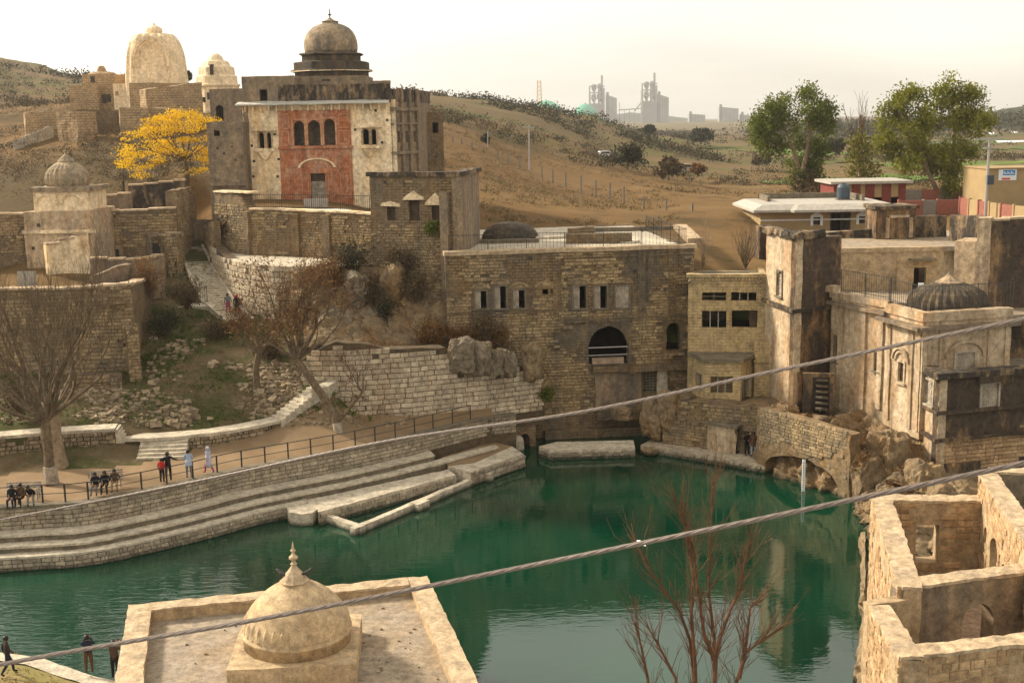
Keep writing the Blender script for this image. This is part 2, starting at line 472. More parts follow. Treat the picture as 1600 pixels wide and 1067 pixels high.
M['ruin_mortar'] = stone('warm_ruin_mortar', (.50, .39, .26), (.58, .47, .33), (.26, .19, .12), .45, .6, (.22, .16, .10), .3, bump=.5, lum=1.15)
M['coping'] = stone('sandy_coping', (.58, .47, .34), (.66, .55, .42), (.27, .21, .15), .6, 1.0, bump=.35, lum=1.05)
M['rock'] = stone('cliff_rock', (.30, .235, .155), (.40, .32, .22), (.12, .095, .065), .6, .5, (.11, .085, .055), .4, (.38, .22, .085), .55, scale=.9, bump=1.0, lum=1.0, wet=True)
M['greyrock'] = stone('grey_boulder', (.28, .25, .205), (.38, .34, .28), (.12, .10, .08), .6, .9, None, 0, (.40, .26, .12), .45, bump=1.0, lum=0.85)
M['rubble'] = stone('rubble_stones', (.36, .30, .22), (.48, .41, .32), (.2, .16, .11), .3, 1.2, island=.45, bump=.4, lum=0.9)
M['domegrey'] = stone('grey_stained_dome', (.36, .30, .22), (.46, .39, .30), (.10, .09, .075), .8, .7, (.12, .105, .085), .6, (.44, .29, .19), .3, bump=.4, lum=1.15)
M['domedark'] = stone('dark_stained_dome', (.13, .105, .08), (.22, .18, .13), (.04, .034, .028), .8, .8, (.04, .034, .028), .6, (.28, .20, .13), .5, bump=.6, dth=(.42, .55))
M['domesand'] = stone('sandstone_dome', (.58, .46, .31), (.66, .54, .38), (.34, .26, .17), .5, .8, (.36, .28, .18), .45, (.54, .37, .19), .35, bump=.25, lum=1.05)
M['roofslab'] = stone('foreground_roof_screed', (.44, .38, .31), (.55, .485, .40), (.27, .23, .19), .5, .35, None, 0, (.50, .36, .22), .45, bump=.3, lum=0.85)
M['templewhite'] = stone('pale_limewash', (.66, .55, .41), (.74, .64, .50), (.36, .29, .21), .45, .6, (.34, .27, .19), .35, (.60, .43, .24), .4, bump=.5, lum=1.8)
M['templebrown'] = stone('old_brown_stone', (.34, .255, .16), (.44, .34, .22), (.2, .15, .10), .4, .4, bump=.7, courses=(.6, .3, .03), lum=1.5)
M['whitepaint'] = plain('dirty_white_paint', (.36, .33, .28), .7, .2)
M['chajja'] = plain('grey_white_eave', (.40, .385, .33), .8, .25)
M['iron'] = plain('dark_iron', (.03, .027, .025), .6, .3, spec=.4)
M['door'] = stone('bleached_wood', (.36, .33, .295), (.47, .44, .40), (.2, .17, .14), .5, 2.0, (.2, .17, .14), .4, bump=.3, lum=1.3)
M['doorframe'] = plain('wood_frame', (.15, .12, .085), .8, .3)
M['darkwood'] = plain('dark_wood', (.07, .045, .028), .8, .4)
M['soot'] = plain('sooty_interior', (.055, .045, .036), .95, .4, 1)  # dark colour carries the shade inside openings, niches and rooms
M['floor'] = stone('beaten_floor', (.42, .35, .27), (.50, .43, .34), (.28, .22, .16), .4, .8, bump=.2)
M['pink'] = stone('pink_floor', (.46, .36, .29), (.53, .43, .36), (.34, .27, .21), .35, .6, bump=.2)
M['redpaint'] = plain('red_panel_paint', (.17, .035, .022), .7, .25)
M['pinkpaint'] = plain('faded_red_panel', (.26, .095, .065), .8, .2)
M['greypanel'] = plain('grey_wall_panel', (.20, .175, .145), .85, .2)
M['ochre'] = plain('ochre_render', (.33, .235, .115), .85, .12, .6)
M['bluesign'] = plain('blue_banner', (.03, .22, .50), .6, .2)
M['white'] = plain('white_banner', (.72, .74, .74), .7, .08)
M['redsign'] = plain('red_banner_band', (.55, .07, .05), .6, .1)
M['tank'] = plain('blue_grey_tank', (.045, .065, .085), .5, .2)
M['steel'] = plain('galvanised_steel', (.36, .34, .31), .55, .2, 8, .4, .4)
M['cable'] = plain('weathered_cable', (.15, .12, .10), .6, .25, 30, .4, .2)
M['plant'] = plain('factory_concrete', (.34, .33, .31), .9, .15, .05)
M['factorysteel'] = plain('factory_steel', (.22, .225, .23), .8, .2, .05)
M['greenroof'] = plain('green_dome_sheet', (.03, .33, .20), .7, .15, .02)
M['mast'] = plain('painted_mast', (.55, .36, .12), .7, .2, .1)
M['bark'] = stone('grey_brown_bark', (.11, .085, .06), (.19, .15, .11), (.05, .04, .03), .5, 1.5, bump=.8, scale=4, lum=1.5)
M['barkred'] = stone('reddish_bark', (.12, .062, .036), (.19, .10, .06), (.07, .04, .025), .4, 2, bump=.4, scale=6, lum=1.2)
M['barkpale'] = stone('pale_bark', (.38, .30, .22), (.50, .42, .33), (.2, .15, .10), .4, 2, bump=.3, scale=3)
M['limewash'] = stone('limewashed_trunk', (.52, .48, .42), (.62, .58, .52), (.2, .16, .12), .7, 2.2, bump=.5, dth=(.45, .58))
M['eucalypt'] = leaf('eucalyptus_leaf', (.12, .14, .012), (.31, .29, .03), .4)
M['eucalypt_dark'] = leaf('deep_green_leaf', (.075, .11, .014), (.21, .225, .03), .4)
M['olive'] = leaf('yellow_green_leaf', (0.12, 0.12, 0.012), (0.192, 0.168, 0.018))
M['blossom'] = leaf('yellow_blossom', (.72, .42, .006), (.85, .58, .02), .3)
M['dryleaf'] = leaf('rusty_dry_leaf', (0.144, 0.069, 0.021), (0.216, 0.12, 0.045))
M['drygrass'] = leaf('dry_grass', (0.12, 0.078, 0.03), (0.198, 0.141, 0.06), .2)
M['greengrass'] = leaf('short_green_grass', (.05, .085, .012), (.11, .14, .025), .2)
M['scrub'] = leaf('dark_scrub', (0.033, 0.033, 0.0154), (0.066, 0.0605, 0.0275), .15)
M['scrubbrown'] = leaf('brown_scrub', (0.077, 0.0523, 0.0248), (0.121, 0.0825, 0.0413), .15)

def ground_mat():
    s = NT('dry_ground')
    c = s.mix(s.ramp(s.noise(.05, 7, .65), [(.35, 0), (.65, 1)]), (.135, .075, .026), (.18, .11, .043))
    c = s.mix(s.math('MULTIPLY', s.ramp(s.noise(.022, 8, .7), [(.5, 0), (.62, 1)]), .75), c, (.06, .046, .019))
    c = s.mix(s.math('MULTIPLY', s.ramp(s.noise(.35, 8, .7), [(.5, 0), (.64, 1)]), .6), c, (.062, .042, .016))
    c = s.mix(s.math('MULTIPLY', s.ramp(s.noise(.13, 6, .7), [(.6, 0), (.68, 1)]), .5), c, (.21, .15, .08))
    # ploughed strips far out in the plain
    sx = s.n.new("ShaderNodeSeparateXYZ"); s.l.new(s.pos, sx.inputs[0])
    far = s.ramp(s.math('DIVIDE', sx.outputs[1], 1000.0), [(.20, 0), (.30, 1)])
    strip = s.noise(.02, 3, .5, stretch=(.12, 1, 1))
    c2 = s.ramp(strip, [(.30, (.10, .08, .035)), (.40, (.15, .10, .05)), (.47, (.075, .095, .025)), (.52, (.15, .105, .055)), (.60, (.11, .085, .04)), (.68, (.07, .09, .025))])
    c = s.mix(s.math('MULTIPLY', far, .8), c, c2)
    s.bump(s.noise(1.5, 8, .7), .8, .3)
    return s.out(c, .95, .1)
M['ground'] = ground_mat()
def slope_mat():
    s = NT('earth_slope')
    c = s.mix(s.ramp(s.noise(.8, 7, .65), [(.35, 0), (.65, 1)]), (.10, .07, .034), (.15, .11, .062))
    c = s.mix(s.math('MULTIPLY', s.ramp(s.noise(.28, 7, .65), [(.42, 0), (.56, 1)]), .8), c, (.045, .055, .013))
    c = s.mix(s.math('MULTIPLY', s.ramp(s.noise(3.5, 6, .7), [(.55, 0), (.65, 1)]), .5), c, (.17, .13, .08))
    s.bump(s.noise(3, 8, .7), .9, .12)
    return s.out(c, .95, .1)
M['slope'] = slope_mat()
def dirt_mat():
    s = NT('trodden_earth')
    c = s.mix(s.ramp(s.noise(.5, 7, .6), [(.35, 0), (.65, 1)]), (.20, .135, .075), (.26, .18, .105))
    c = s.mix(s.math('MULTIPLY', s.ramp(s.noise(2.2, 6, .7), [(.55, 0), (.66, 1)]), .35), c, (.19, .13, .07))
    s.bump(s.noise(5, 8, .7), .4, .05)
    return s.out(c, .95, .1)
M['dirt'] = dirt_mat()
def water_mat():
    s = NT('green_water')
    c = s.mix(s.ramp(s.noise(.06, 3, .5), [(.35, 0), (.65, 1)]), (.001, .020, .0095), (.002, .040, .019))
    m = s.out(c, .03, .5)
    s.b.inputs["IOR"].default_value = 1.62
    sx = s.n.new("ShaderNodeSeparateXYZ"); s.l.new(s.pos, sx.inputs[0])
    # a breeze ruffles the left of the pool; the middle lies smooth
    left = s.ramp(s.math('MULTIPLY', s.math('ADD', s.math('ADD', sx.outputs[0], 40.0), s.math('MULTIPLY', s.noise(.12, 3), 12.0)), 1 / 60.0), [(.36, 1), (.60, .10)])
    h = s.math('MULTIPLY', s.math('ADD', s.noise(1.7, 3, .5, stretch=(.55, 1.5, 1)), s.math('MULTIPLY', s.noise(5, 2, .5, stretch=(.5, 1.4, 1)), .30)), left)
    s.bump(h, .55, .10)
    return m
M['water'] = water_mat()
# ------------------------------------------------------------------ ground
class Field:                       # smooth height field through control points
    def __init__(s, pts, tf):
        s.tf = tf
        s.P = np.array([tf(p[0], p[1]) for p in pts]); z = np.array([p[2] for p in pts])
        D = np.linalg.norm(s.P[:, None] - s.P[None], axis=2)
        s.m = z.mean(); s.w = np.linalg.solve(D + np.eye(len(z)) * 1e-6, z - s.m)
    def __call__(s, x, y):
        q = np.array(s.tf(x, y)); return float(s.m + np.linalg.norm(s.P - q, axis=1) @ s.w)
    def many(s, X, Y):
        q = np.array([s.tf(a, b) for a, b in zip(X, Y)])
        out = np.empty(len(q))
        for i in range(0, len(q), 4000):
            out[i:i+4000] = s.m + np.linalg.norm(q[i:i+4000, None] - s.P[None], axis=2) @ s.w
        return out
def ux(u, y): return ((u - 800) / F / math.cos(PITCH)) * y
far_pts = []
for u, y, z in [(-300,82,11),(-300,100,12),(0,82,11.2),(100,82,11.2),(200,83,11.2),(0,97,11.8),(150,97,11.8),(200,98,12),(-300,112,14.5),(0,108,15),(150,108,15.6),(230,110,16.5),
                (290,113,14.2),(320,113,14.4),(290,103,10),(325,103,10),(260,103,10.5),(240,103,11),(290,108,12),(1240,100,10.3),(1400,100,10.3),(1550,100,10.3),(360,104,16.2),(420,100,16.2),(480,98,16.2),(560,96,16.2),(480,125,16.5),(600,125,16.2),(380,125,17),
                (640,92,13),(700,94,12.6),(800,94,12.5),(1000,94,12.3),(1080,96,12),(1150,92,11.4),(1200,95,11.8),(1250,88,11.5),(1300,115,11.3),(1500,115,11.5),(1700,115,12.4),(1500,150,12),(1650,88,11.5),(1900,150,12),
                (2400,150,12),(2400,400,14),(-900,120,15),
                (1100,214,11),(1300,250,10.6),(1600,250,10.3),(1300,400,10),(1600,420,10),(1200,800,10),(1600,800,11),(900,1300,11),(1200,1500,10),(1600,1600,12),(2300,1500,14)]:
    far_pts.append((ux(u, y), y, z))
for u, v, y in [(290,275,116),(200,275,120),(100,285,118),(20,300,116),(100,215,146),(200,205,148),(300,200,150),(370,190,150),(40,230,140),(250,165,170),(330,170,165),(130,165,175),
                (0,92,350),(75,101,345),(110,116,335),(185,124,325),(240,140,310),(330,150,300),(30,160,250),(90,165,230),(-200,70,360),(450,160,300),(560,150,320),
                (680,150,330),(720,152,340),(800,163,360),(860,174,380),(930,186,430),(1000,203,520),(700,200,200),(760,330,118),(760,280,140),(760,240,170),(830,270,185),(900,290,165),(1000,318,145),(1080,330,128),(900,235,260),(960,250,270),(1000,222,420),(850,215,260),(1150,330,125),(1020,265,230)]:
    p = GY(u, v, y); far_pts.append((p.x, p.y, p.z))
for u, y, z in [(-200,700,20),(100,700,20),(300,650,16),(560,650,18),(700,650,17),(850,800,13),(-600,500,30),(0,2500,15),(600,2500,14),(1000,3500,14),(1600,3500,14),(0,6500,15),(800,6500,12),(1600,6500,12),(2400,4000,14),(-900,4000,15)]:
    far_pts.append((ux(u, y), y, z))
zfar = Field(far_pts, lambda x, y: (x / y * 7.0, math.log(y) * 2.6))
def yfront(a):
    u = 800 + a * F * math.cos(PITCH)
    ks = [(-4000, 81), (206, 81.5), (214, 96), (250, 102), (340, 102), (350, 102), (420, 101), (575, 97.5), (590, 94), (700, 94), (1075, 94), (1090, 89), (1300, 87.5), (1330, 92), (6000, 92)]
    return float(np.interp(u, [k[0] for k in ks], [k[1] for k in ks]))
def relief(x, y):                  # swells and gullies of the hillside
    w = min(1, max(0, (y - 118) / 60)); k = min(2.2, y / 140)
    g = w * max(0, 1 - max(0, y - 420) / 300) * 1.5 * (.14 - abs(fbm(x, y * .45, 5, 3, .022))) * 2
    return (.25 + .55 * w) * k * fbm(x, y, 0, 4, .045) + .12 * min(1, w + .3) * fbm(x, y, 3, 3, .4) + g
def build_far():
    A = np.concatenate([np.linspace(-1.5, -.48, 14)[:-1], np.linspace(-.48, .48, 330), np.linspace(.48, 1.5, 14)[1:]])
    T = np.linspace(0, 1, 170)
    X = []; Y = []
    for t in T:
        for a in A:
            y0 = yfront(a); y = y0 * math.exp(t ** 1.15 * math.log(7000 / y0)); X.append(a * y); Y.append(y)
    Z = zfar.many(X, Y)
    vs_ = [(x, y, z + relief(x, y)) for x, y, z in zip(X, Y, Z)]
    n = len(A); k = len(T)
    mb = MB(); mb.add(vs_, [(i*n+j, i*n+j+1, (i+1)*n+j+1, (i+1)*n+j) for i in range(k-1) for j in range(n-1)])
    o = mb.build('ground', M['ground'], smooth=True, kind='structure')
    return o
build_far()
def zf(x, y): return zfar(x, y) + relief(x, y)

# promenade edge and bank (left side of the pool)
ZP = 2.8
EDGE = [(-75, 52), (-50, 59)] + [tuple(GZ(u, v, ZP)[:2]) for u, v in [(0, 794), (120, 787), (200, 773), (300, 752), (380, 733), (530, 706), (650, 680), (740, 658), (775, 651), (806, 648)]]
bank = smooth_path(EDGE, 4)
slope_pts = [(p[0], p[1], ZP) for p in EDGE] + [(-75, 45, ZP), (0, 70, ZP), (-30, 55, ZP)]
for u, v, z in [(-150,735,3.0),(0,732,3.0),(100,725,3.0),(200,718,3.05),(330,703,3.1),(430,690,3.1),(560,662,3.1),(680,650,3.05),(735,646,3.0),
                (-150,676,4.6),(0,672,4.6),(100,668,4.6),(180,664,4.6),(240,676,4.0),(330,668,4.0),(430,650,4.1)]:
    slope_pts.append(tuple(GZ(u, v, z)))
for u, v, y in [(60,630,76.5),(150,612,79.5),(0,640,76),(-150,640,76),(300,600,80),(400,570,83.5),(260,500,90.5),(215,530,86),(335,490,92.5),(345,475,94),(450,560,84),(520,612,79.2),(480,620,78.5),
                (372,500,91.5),(320,432,99.5),(297,384,106),(260,440,98),(240,460,95),(300,345,112),(380,480,95),(420,520,89),(640,560,85),(560,520,88)]:
    slope_pts.append(tuple(GY(u, v, y)))
for u, y in [(545, 79.6), (590, 80.2), (640, 80.8), (700, 81.8), (760, 82.8)]:
    p = GY(u, 640, y); slope_pts.append((p.x, y, 3.0 + .5 * max(0, 1 - (u - 545) / 60)))
zslope = Field(slope_pts, lambda x, y: (x, y))
def build_slope():
    xs = np.arange(-80, 3.01, .5); ys = np.arange(50, 116.1, .5)
    X, Y = np.meshgrid(xs, ys); X = X.ravel(); Y = Y.ravel()
    Z = zslope.many(X, Y)
    bx = [p.x for p in bank.p]; by = [p.y for p in bank.p]
    ed = np.interp(X, bx, by)
    vs_ = []
    for x, y, z, e in zip(X, Y, Z, ed):
        w = min(1, max(0, (y - e - 7.2) / 3))
        vs_.append((x, max(y, e + .12) if y > e - .55 else y, z + w * (.35 * fbm(x, y, 1, 4, .35) + .12 * fbm(x, y, 7, 3, 1.6)) + (1 - w) * .03 * fbm(x, y, 2, 3, .8)))
    n = len(xs); fs = []; fs2 = []
    for i in range(len(ys) - 1):
        for j in range(n - 1):
            q = i * n + j
            if X[q] > -1.6 or Y[q] < ed[q] - .45 or Y[q + 1] < ed[q + 1] - .45: continue
            (fs2 if Y[q] < ed[q] + 6.6 else fs).append((q, q + 1, q + n + 1, q + n))
    mb = MB(); mb.add(vs_, fs); mb.build('hillside', M['slope'], smooth=True, kind='structure')
    mb = MB(); mb.add(vs_, fs2); mb.build('promenade', M['dirt'], smooth=True, kind='structure')
build_slope()
def zs(x, y): return zslope(x, y)

# water
mb = MB(); mb.add([(-110, 15, 0), (70, 15, 0), (70, 92, 0), (-110, 92, 0)], [(0, 1, 2, 3)])
mb.build('water', M['water'], kind='structure')

# green field strips on the plain
for k, (u0, u1, y0, y1, c) in enumerate([(1180, 1700, 232, 246, (.10, .16, .03)), (1330, 1900, 300, 318, (.13, .17, .035)), (1090, 1330, 395, 420, (.12, .18, .035)), (1150, 1420, 330, 343, (.11, .15, .04)), (1480, 1900, 420, 450, (.10, .15, .035)), (1240, 1560, 520, 560, (.11, .14, .045))]):
    mb = MB(); N = 90
    vs_ = []
    for j in range(3):
        for i in range(N + 1):
            u = u0 + (u1 - u0) * i / N; y = y0 + (y1 - y0) * j / 2 + 4 * fbm(u * .01, k, j, 2, 1)
            x = ux(u, y); vs_.append((x, y, zf(x, y) + .2))
    mb.add(vs_, [(j*(N+1)+i, j*(N+1)+i+1, (j+1)*(N+1)+i+1, (j+1)*(N+1)+i) for j in range(2) for i in range(N)])
    mb.build('field', plain('crop_green_%d' % k, tuple(x * .8 for x in c), .9, .35, .15, .1), smooth=True, kind='structure')
# ------------------------------------------------------------------ shared building pieces
def band(mb, fr, x0, x1, z0, z1, out, mi=0, back=.05):
    mb.T = fr.T; mb.box(x0, x1, -out, back, z0, z1, mi)
def poly_shell(parent, pts, z0, z1, mat_, th=.5, roofz=None, roofmat=None, skip=(), name='wall', rough=None):
    """plain walls along a closed plan polygon (world xy, counter-clockwise seen from above is not needed) + roof"""
    mb = MB(); n = len(pts)
    for i in range(n):
        if i in skip: continue
        a, b = Vector(pts[i]), Vector(pts[(i + 1) % n])
        fr = Fr(a, b); mb.T = fr.T; mb.panel(0, fr.len, z0, z1, th=th)
    mb.T = None
    if rough: mb.rough(*rough)
    if mb.f: mb.build(name, mat_, parent)
    if roofz is not None:
        mb = MB(); c = sum((Vector(p) for p in pts), Vector((0, 0))) / n
        mb.prism([c + (Vector(p) - c) * .985 for p in pts], roofz - .25, roofz)
        mb.build('roof', roofmat or mat_, parent)
def holes(parent, fr, spots, size=.2, mat_=None):      # square putlog holes as flat dark squares standing for their shade, with a rim
    mb = MB(fr.T)
    for u, v in spots:
        x, z = fr.L(u, v); s = size
        for a in ((x - s*.5 - .03, x - s*.5, z - s*.5 - .03, z + s*.5 + .03), (x + s*.5, x + s*.5 + .03, z - s*.5 - .03, z + s*.5 + .03), (x - s*.5, x + s*.5, z - s*.5 - .03, z - s*.5), (x - s*.5, x + s*.5, z + s*.5, z + s*.5 + .03)):
            mb.box(a[0], a[1], -.012, .05, a[2], a[3], 1)
        mb.add([(x-s*.5, -.006, z-s*.5), (x+s*.5, -.006, z-s*.5), (x+s*.5, -.006, z+s*.5), (x-s*.5, -.006, z+s*.5)], [(0, 1, 2, 3)], 0)
    mb.build('putlog_holes', [M['soot'], mat_ or M['soot']], parent, kind='stuff')
def leaf_door(parent, fr, x0, x1, z0, z1, y, mat_, open_=0.0, rows=4, hinge='l', name='shutter'):
    """a panelled leaf; open_ in degrees swings it inwards about its hinge"""
    w = x1 - x0; mb = MB()
    T = fr.T @ Matrix.Translation((x0 if hinge == 'l' else x1, y, 0)) @ Matrix.Rotation(rad(open_ if hinge == 'l' else -open_), 4, 'Z')
    mb.T = T; s = 1 if hinge == 'l' else -1
    a, b = sorted((0, s * w))
    mb.box(a, b, .02, .06, z0, z1)
    e = min(.1, w * .2)
    for xa, xb in ((a, a + e), (b - e, b)): mb.box(xa, xb, -.012, .02, z0, z1)
    for i in range(rows + 1):
        zc = z0 + (z1 - z0 - e) * i / rows; mb.box(a + e, b - e, -.01, .02, zc, zc + e)
    for i in range(rows):
        zc = z0 + e + (z1 - z0 - e) * (i + .5) / rows - e / 2; mb.box((a + b) / 2 - e * .6, (a + b) / 2 + e * .6, .002, .02, zc - e * .8, zc + e * .8)
    return mb.build(name, mat_, parent)
def frame(parent, fr, r, w=.08, y=-.03, dep=.16, mat_=None, sill=True, name='window_frame', bars=0, hbars=0, bw=.05):
    x0, x1, z0, z1 = r[:4]; mb = MB(fr.T)
    mb.box(x0 - w, x0, y, y + dep, z0, z1 + w); mb.box(x1, x1 + w, y, y + dep, z0, z1 + w); mb.box(x0, x1, y, y + dep, z1, z1 + w)
    if sill: mb.box(x0 - w * 1.8, x1 + w * 1.8, y - .1, y + dep, z0 - w, z0)
    for i in range(bars):
        xc = x0 + (x1 - x0) * (i + 1) / (bars + 1); mb.box(xc - bw / 2, xc + bw / 2, y + .05, y + .1, z0, z1)
    for i in range(hbars):
        zc = z0 + (z1 - z0) * (i + 1) / (hbars + 1); mb.box(x0, x1, y + .045, y + .095, zc - bw / 2, zc + bw / 2)
    return mb.build(name, mat_ or M['doorframe'], parent)
def railing(name, label, pts, h, mat_, step=.16, post=2.4, r=.012, rails=2, cat='railing', rail_r=.02):
    """pts world points along the foot; posts and rails are parts, the thin pickets one part"""
    P = [Vector(p) for p in pts]
    t = thing(name, label, cat, P[0])
    top = MB(); pk = MB(); npk = 0
    for q in range(rails):
        hz = h * (1 - q * (.85 / max(1, rails - 1)) if rails > 1 else 1)
        mb = MB(); mb.tube([p + Vector((0, 0, hz)) for p in P], rail_r, 5); mb.build('rail', mat_, t)
    L = [0]
    for a, b in zip(P, P[1:]): L.append(L[-1] + (b - a).length)
    def at(s):
        for i in range(len(P) - 1):
            if s <= L[i + 1] or i == len(P) - 2: return P[i].lerp(P[i + 1], (s - L[i]) / max(1e-6, L[i + 1] - L[i]))
    n = max(1, round(L[-1] / post))
    for i in range(n + 1):
        p = at(L[-1] * i / n); mb = MB(); mb.tube([p - Vector((0, 0, .1)), p + Vector((0, 0, h + .05))], rail_r * 1.4, 5); mb.build('post', mat_, t)
    if step:
        k = int(L[-1] / step)
        for i in range(k + 1):
            p = at(L[-1] * i / max(1, k)); pk.tube([p + Vector((0, 0, .05)), p + Vector((0, 0, h + .06))], r, 3, cap=False)
        pk.build('pickets', mat_, t, kind='stuff')
    return t
def dome_prof(r, z0, h, bulge=1.06, n=14, neck=0.0, p=2.0):
    out = []
    for i in range(n + 1):
        t = i / n; a = t * math.pi / 2
        rr = r * (math.cos(a) ** (2 / p)) * (1 + (bulge - 1) * math.sin(min(1, t * 2.2) * math.pi))
        out.append((max(rr, neck), z0 + h * math.sin(a) ** (1.0)))
    return out

# ------------------------------------------------------------------ the temple house with the red front
def build_temple():
    YT = 107.0
    base = GY(490, 316, YT).z
    A, B = XA(383, 250, YT), XA(613, 250, YT)
    fr = Fr(A, B)
    t = thing('temple_house', 'tall plastered temple house with red sandstone front and stained dome on roof', 'building', (A[0], A[1], base))
    C = XA(655, 200, 112.5); D = (C[0] + .5, 121); E_ = (A[0] + .4, 121)
    zc = fr.L(490, 162)[1]; zb = base - .6
    xr0, xr1 = fr.L(437, 240)[0], fr.L(550, 240)[0]
    def R(*a): return fr.R(*a)
    twin = [(404, 413), (417, 424)]; twinr = [(567, 576.5), (580.5, 588)]
    ops = []
    for a, b in twin: ops.append((*R(a, 207, b, 232), 'a'))
    mb = MB(fr.T); mb.panel(0, xr0, zb, zc, ops, .6); mb.T = None; mb.rough(.7, .03); mb.build('wall', M['haveli'], t)
    ops = [(*R(a, 202, b, 226), 'a') for a, b in twinr]
    mb = MB(fr.T); mb.panel(xr1, fr.len, zb, zc, ops, .6); mb.T = None; mb.rough(.7, .03); mb.build('wall', M['haveli'], t)
    # red panel with three arches, a door, mouldings
    arches = [(459, 476, 189, 228), (481.5, 501, 188, 228), (506.5, 524, 186, 227)]
    door = R(486.5, 271, 509, 316)
    ops = [(*R(a, c, b, d), 'p') for a, b, c, d in arches] + [(door[0], door[1], base - .1, door[3], 'r')]
    zr = fr.L(490, 172)[1]
    mb = MB(fr.T); mb.panel(xr0, xr1, zb, zr, ops, .55, y=-.07); mb.T = None
    o = mb.build('red_front', M['redstone'], t)
    mb = MB(fr.T); mb.box(xr0, xr1, -.03, .5, zr, zc); mb.build('frieze', M['haveli'], t)
    mb = MB(fr.T)
    for k in range(22):
        x = xr0 + (xr1 - xr0) * (k + .5) / 22; mb.box(x - .09, x + .09, -.1, -.03, zr + .05, zr + .4)
    mb.build('merlon_frieze', M['haveli'], t, kind='stuff')
    zl = fr.L(490, 229)[1]
    mb = MB(fr.T); mb.box(xr0 - .1, xr1 + .15, -.22, -.07, zl - .2, zl); mb.T = None; mb.rough(.5, .03); mb.build('string_course', M['redstone'], t)
    for a, b, c, d in arches:
        x0, x1, z0, z1 = R(a, c, b, d)
        mb = MB(fr.T); mb.box(x0 - .16, x0, -.13, -.07, z0, z1 + .15); mb.box(x1, x1 + .16, -.13, -.07, z0, z1 + .15); mb.box(x0, x1, -.13, -.07, z1 + .02, z1 + .15)
        mb.build('arch_surround', M['redtrim'], t)
        # pale back wall of the open gallery
    x0, _, z0, z1 = R(455, 180, 460, 229); x1 = R(520, 180, 527, 229)[1]
    mb = MB(fr.T); mb.box(x0 - 1, x1 + 1, 2.2, 2.4, z0 - .2, z1 + .8); mb.box(x0 - 1, x1 + 1, .48, 2.4, z0 - .2, z0); mb.build('gallery', M['haveli_grey'], t)
    # sunk red fields either side of the door, a blind arch above it
    N = 14; x0, x1 = fr.L(470, 262)[0], fr.L(521, 262)[0]; zz = fr.L(495, 262)[1]; m = (x0 + x1) / 2; w = (x1 - x0) / 2
    mb = MB(fr.T)
    for i in range(N):
        a0, a1 = math.pi * i / N, math.pi * (i + 1) / N
        f = lambda a, r: (m - r * math.cos(a), zz + r * .5 * math.sin(a))
        mb.slab([f(a0, w), f(a1, w), f(a1, w + .22), f(a0, w + .22)][::-1], -.17, -.07)
    mb.build('blind_arch', M['haveli'], t)
    for a, b, c, d in [(441, 452, 205, 228), (441, 452, 178, 202), (529, 546, 178, 200), (529, 546, 204, 226), (443, 466, 236, 262), (530, 548, 236, 262), (445, 462, 268, 308), (532, 549, 268, 306), (472, 483, 270, 308), (513, 524, 270, 307)]:
        x0, x1, z0, z1 = R(a, c, b, d)
        mb = MB(fr.T)
        for q in ((x0, x1, z0, z0 + .07), (x0, x1, z1 - .07, z1), (x0, x0 + .07, z0, z1), (x1 - .07, x1, z0, z1)): mb.box(q[0], q[1], -.1, -.07, q[2], q[3])
        mb.build('panel_moulding', M['redtrim'], t)
    x0, x1, z1 = door[0], door[1], door[3]
    frame(t, fr, (x0, x1, base, z1), .14, -.12, .3, M['redstone'], False, 'door_frame')
    leaf_door(t, fr, x0, (x0 + x1) / 2 - .01, base, z1 - .7, .1, M['door'], 0, 4, name='door')
    leaf_door(t, fr, (x0 + x1) / 2 + .01, x1, base, z1 - .7, .1, M['door'], 0, 4, name='door')
    mb = MB(fr.T); mb.box(x0, x1, .2, .3, z1 - .7, z1); mb.build('transom', M['darkwood'], t)
    # paired balcony windows with shell hoods and corbels
    for tw, vtop in ((twin, 207), (twinr, 202)):
        a, b = tw[0][0], tw[1][1]; um = (a + b) / 2
        x0, x1, z0, z1 = R(a, vtop, b, vtop + 24.5)
        xm = (x0 + x1) / 2; w = (x1 - x0) / 2
        mb = MB(fr.T)
        mb.slab([(xm - w - .35, z1 + .25), (xm + w + .35, z1 + .25), (xm + w * .8, z1 + .75), (xm + .25, z1 + 1.15), (xm, z1 + 1.75), (xm - .25, z1 + 1.15), (xm - w * .8, z1 + .75)], -.2, .05)
        mb.slab([(xm - w - .5, z1 + .12), (xm + w + .5, z1 + .12), (xm + w + .42, z1 + .3), (xm - w - .42, z1 + .3)], -.32, .05)
        mb.T = None; mb.rough(.4, .03); hood = mb.build('window_hood', M['haveli'], t)
        mb = MB(fr.T); mb.box(x0 - .25, x1 + .25, -.3, .05, z0 - .3, z0 - .02)
        mb.slab([(x0 - .05, z0 - .3), (x0 + .3, z0 - .85), (xm, z0 - 1.05), (x1 - .3, z0 - .85), (x1 + .05, z0 - .3)], -.22, .05)
        mb.T = None; mb.rough(.4, .02); mb.build('balcony_corbel', M['haveli'], t)
        for ua, ub in tw:
            xa, xb, za, zb2 = R(ua, vtop, ub, vtop + 24.5)
            mb = MB(fr.T); mb.box(xa - .12, xa, -.1, .1, za, zb2 - .2); mb.box(xb, xb + .12, -.1, .1, za, zb2 - .2)
            n = 10; m_ = (xa + xb) / 2; w_ = (xb - xa) / 2
            for i in range(n):
                a0, a1 = math.pi * i / n, math.pi * (i + 1) / n
                f = lambda a_, r: (m_ - r * math.cos(a_), zb2 - w_ + r * math.sin(a_))
                mb.slab([f(a0, w_), f(a1, w_), f(a1, w_ + .12), f(a0, w_ + .12)][::-1], -.1, .02)
            mb.build('window_frame', M['plaster'], t)
    # the angled right flank with pilasters and blind slots
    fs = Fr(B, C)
    zt = fs.L(640, 140)[1]
